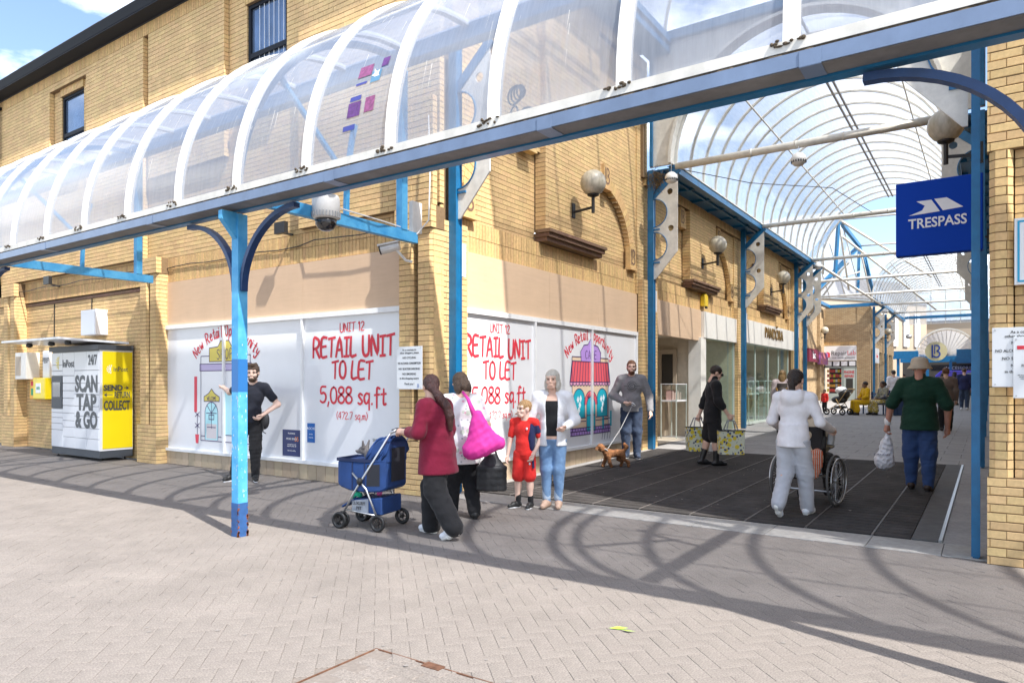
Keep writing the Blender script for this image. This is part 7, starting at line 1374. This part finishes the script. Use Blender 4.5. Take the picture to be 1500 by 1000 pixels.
for k in range(4):
    a = .35 + k * .22; m = MB(); m.sweep([W3(x_, .02 - .30 * math.sin(a) * .9 - .02 * k, .72 + .24 * math.cos(a * .5) * math.sqrt(max(0, 1 - (x_ / .215) ** 2)) * (.75 + .08 * k)) for x_ in [-.21 + .42 * i / 12 for i in range(13)]], .10, .014, M.to_3x3() @ Vector((0, -.5, .6))); m.build('hood_panel', MSB, t, True)
m = MB(); m.sweep([W3(x_, y_, .71) for x_, y_ in ((-.19, -.2), (-.208, .05), (-.195, .28), (-.17, .335), (.17, .335), (.195, .28), (.208, .05), (.19, -.2))], .03, .022, (0, 0, 1)); m.build('rim_binding', mat('stroller_navy', (.008, .02, .075), .7), t)
m = MB()
for x_ in (-.2105, .2105): m.tube([W3(x_, .12, .40), W3(x_, .12, .69)], .006, 5); m.tube([W3(x_, -.03, .39), W3(x_, -.03, .69)], .006, 5)
m.build('piping', mat('stroller_navy', (.008, .02, .075)), t)
m = MB(); m.add([W3(-.2092, -.05, .45), W3(-.2072, -.21, .46), W3(-.2072, -.21, .68), W3(-.2092, -.06, .67)], [(0, 1, 2, 3)]); m.prism([W3(-.12, -.299, .50), W3(.12, -.299, .50), W3(.12, -.302, .84), W3(-.12, -.302, .84)], M.to_3x3() @ Vector((0, .008, 0))); m.build('mesh_window', MSM, t)
hull([sec(.16, .17, .17, .30), sec(-.22, .19, .16, .34)], 'basket', MSB); m = MB(); m.add([W3(-.1715, .155, .18), W3(-.1868, -.06, .17), W3(-.1868, -.06, .32), W3(-.1715, .155, .29)], [(0, 1, 2, 3)]); m.build('grey_pocket', mat('pocket_grey', (.30, .33, .38), .8), t)
text('pocket_word', 'LUXURY\nPET', W3(-.195, .05, .255), M.to_3x3() @ Vector((0, -1, 0)), VZ, M_ink, .05, t, xs=.8)
for col, a, b in (((.02, .45, .25), (-.1, .10, .34), (.0, .26, .30)), ((.62, .10, .33), (-.08, -.12, .36), (.06, -.06, .40)), ((.6, .6, .62), (.05, .12, .33), (.1, .24, .36))): m = MB(); m.tube([W3(*a), W3(*lerp(a, b, .5)) + Vector((0, 0, .02)), W3(*b)], .028, 8); m.build('blanket', mat('blanket_%d' % int(col[0] * 100), col, .9), t, True)
hull([sec(.30, .16, .20, .22), sec(.12, .17, .30, .32)], 'front_flap', MSB)
t2 = thing('small_dog', 'small grey dog looking out of the blue pet stroller', 'dog', W3(0, .05, .7)); np_obj('body', [sd_mesh([('e', (-.04, .10, .80), (.045, .055, .045)), ('e', (-.05, .155, .785), (.022, .035, .02)), ('c', (-.04, .06, .78), (-.02, .0, .66), .04, .06), ('c', (-.075, .08, .83), (-.10, .07, .90), .018, .008), ('c', (-.005, .08, .83), (.015, .07, .90), .018, .008)], .008, .015, noise=folds(.002, 9, 5))], M, mat('grey_fur', (.16, .145, .14), .9, var=.4, vscale=40, bump=.6), t2); m = MB(); m.ball(W3(-.05, .19, .79), .008, 6); m.build('nose', M_black, t2)
# wheelchair and rider
t = thing('wheelchair', 'black wheelchair with large spoked wheels pushed by the woman in white', 'wheelchair', (-1.84, 9.2, gz(9.2))); z0 = gz(9.2); M = Matrix.Translation((-1.85, 9.16, z0)) @ Matrix.Rotation(math.radians(-9), 4, 'Z'); W3 = lambda *p: M @ Vector(p); AX = M.to_3x3() @ VX
for q in (-1, 1):
    w_ = wheel(W3(q * .33, 0, .31), M.to_3x3() @ Vector((1, 0, .03 * q)), .31, .016, t, 22, .035, M_steel, mat('tyre_grey', (.10, .10, .10), .7), .003); m = MB(); m.torus(W3(q * .365, 0, .31), AX, .265, .009, 32, 6); m.build('hand_rim', M_steel, w_, True)
    wheel(W3(q * .25, .42, .09), AX, .09, .016, t, 5, .02, M_dark); m = MB(); m.tube([W3(q * .24, -.16, .98), W3(q * .24, -.12, .92), W3(q * .24, -.10, .46), W3(q * .24, .02, .31)], .013, 8); m.tube([W3(q * .24, -.10, .48), W3(q * .24, .34, .48), W3(q * .24, .42, .20)], .012, 8); m.tube([W3(q * .24, .02, .31), W3(q * .24, .36, .24)], .011, 8); m.build('frame', M_dark, t, True); m = MB(); m.tube([W3(q * .24, -.27, .95), W3(q * .24, -.14, .97)], .02, 8); m.build('handle', M_black, t); m = MB(); m.box(W3(q * .27, -.05, .68), W3(q * .22, .28, .71)); m.build('armrest', M_black, t)
m = MB(); m.tube([W3(-.28, -.02, .17), W3(.28, -.02, .17)], .012, 8); m.tube([W3(.08, -.05, .36), W3(.26, -.05, .36)], .014, 8); m.build('axle_bar', M_steel, t); m = MB(); m.box((0, 0, 0), (0, 0, 0)) if False else m.prism([W3(-.22, -.10, .47), W3(.22, -.10, .47), W3(.22, .34, .47), W3(-.22, .34, .47)], (0, 0, .05)); m.build('seat', mat('seat_black', (.016, .016, .018), .7), t)
m = MB(); m.prism([W3(-.23, -.12, .48), W3(.23, -.12, .48), W3(.23, -.16, .95), W3(-.23, -.16, .95)], M.to_3x3() @ Vector((0, .04, 0))); m.build('backrest', mat('seat_black', (.016, .016, .018)), t)
m = MB(); m.tube([W3(.30, -.10, .74), W3(.31, -.06, .90)], .04, 10); m.build('oxygen_bottle', M_grey, t); m = MB(); m.tube([W3(.24, -.15, .70), W3(.25, -.13, .84)], .025, 8); m.build('umbrella', M_dark, t)
t2 = thing('striped_bag', 'orange striped bag hanging at the back of the wheelchair', 'bag', W3(.05, -.18, .4)); MST = mat('stripe_orange', (.66, .15, .06), .8); M_ = MST.node_tree; wv = M_.nodes.new('ShaderNodeTexWave'); wv.inputs['Scale'].default_value = 14; wv.inputs['Distortion'].default_value = 1.5; cr_ = M_.nodes.new('ShaderNodeValToRGB'); cr_.color_ramp.interpolation = 'CONSTANT'; cr_.color_ramp.elements[0].color = (.66, .15, .06, 1); cr_.color_ramp.elements[1].color = (.04, .02, .03, 1); cr_.color_ramp.elements[1].position = .55; e_ = cr_.color_ramp.elements.new(.8); e_.color = (.75, .6, .5, 1); co_ = M_.nodes.new('ShaderNodeTexCoord'); M_.links.new(co_.outputs['Object'], wv.inputs[0]); M_.links.new(wv.outputs['Fac'], cr_.inputs[0]); M_.links.new(cr_.outputs[0], M_.nodes['Principled BSDF'].inputs['Base Color'])
np_obj('bag_body', [sd_mesh([('e', (.14, -.22, .50), (.10, .05, .17)), ('e', (.20, -.22, .60), (.06, .04, .10))], .011, .05, noise=folds(.005, 8, 1.6))], M, MST, t2); m = MB(); m.ball(W3(-.01, -.24, .58), (.03, .02, .03), 8); m.build('green_tag', mat('emblem_green', (.02, .3, .12)), t2)
person('seated wheelchair rider in a cream top seen past the woman in white', tuple(W3(0, -.02, .08)), -9, 1.58, sit(), g=1.15, top=dict(m=cloth('cream', (.62, .52, .38)), sl=1.8, e=.02), bot=dict(m=C_black), shoe=S_black, hair=(H_gry, 'bob'), seated=True, vox=.015, seed=71)
# pushchair, bench, bin in the court
t = thing('pushchair', 'black pushchair with white muslin over its hood beside the bench', 'pushchair', (-4.75, 29.5, gz(29.5))); z0 = gz(29.5); M = Matrix.Translation((-4.75, 29.4, z0)) @ Matrix.Rotation(math.radians(70), 4, 'Z'); W3 = lambda *p: M @ Vector(p); AX = M.to_3x3() @ VX
for x, y in ((-.25, .42), (.25, .42), (-.27, -.22), (.27, -.22)): wheel(W3(x, y, .13), AX, .13, .025, t, 6, .03, M_dark)
m = MB()
for q in (-.24, .24): m.tube([W3(q, .42, .13), W3(q, .0, .42), W3(q, -.42, 1.0)], .016, 7); m.tube([W3(q, -.22, .13), W3(q, .05, .62)], .014, 7)
m.tube([W3(-.24, -.42, 1.0), W3(.24, -.42, 1.0)], .02, 7); m.build('frame', mat('brass_frame', (.45, .30, .14), .4, .6), t)
np_obj('seat', [sd_mesh([('e', (0, .05, .58), (.22, .30, .14)), ('e', (0, -.14, .82), (.22, .20, .20)), ('e', (0, .0, .30), (.2, .25, .06))], .018, .05)], M, M_black, t); t3 = np_obj('muslin', [sd_mesh([('e', (0, -.02, .95), (.24, .20, .14))], .018, .03, noise=folds(.008, 4))], M, M_wht, t)
t = thing('bench', 'dark slatted bench with the two seated women in the court', 'bench', (-3.6, 30.4, gz(30))); M = Matrix.Translation((-3.55, 30.25, gz(30))) @ Matrix.Rotation(math.radians(128), 4, 'Z'); W3 = lambda *p: M @ Vector(p)
for k in range(4): m = MB(); m.bar(W3(-.85, -.16 + .11 * k, .43), W3(.85, -.16 + .11 * k, .43), .09, .03); m.build('seat_slat', M_navy, t)
for k in range(3): m = MB(); m.bar(W3(-.85, -.22, .55 + .12 * k), W3(.85, -.22, .55 + .12 * k), .03, .09); m.build('back_slat', M_navy, t)
for q in (-.75, 0, .75): m = MB(); m.bar(W3(q, -.2, 0), W3(q, -.2, .88), .05, .05); m.bar(W3(q, .16, 0), W3(q, .16, .44), .05, .05); m.bar(W3(q, -.2, .41), W3(q, .18, .41), .05, .04); m.build('leg', M_navy, t)
t = thing('litter_bin', 'navy square litter bin at the end of the bench', 'litter bin', (-2.85, 30.2, gz(30))); m = MB(); m.box((-3.02, 29.95, gz(30)), (-2.66, 30.31, gz(30) + .95)); m.build('body', M_navy, t, bevel=.02); m = MB(); m.box((-3.04, 29.93, gz(30) + .95), (-2.64, 30.33, gz(30) + 1.0)); m.build('lid', M_navy, t, bevel=.01); m = MB(); m.box((-2.97, 29.945, gz(30) + .68), (-2.71, 29.955, gz(30) + .82)); m.build('slot', M_black, t)
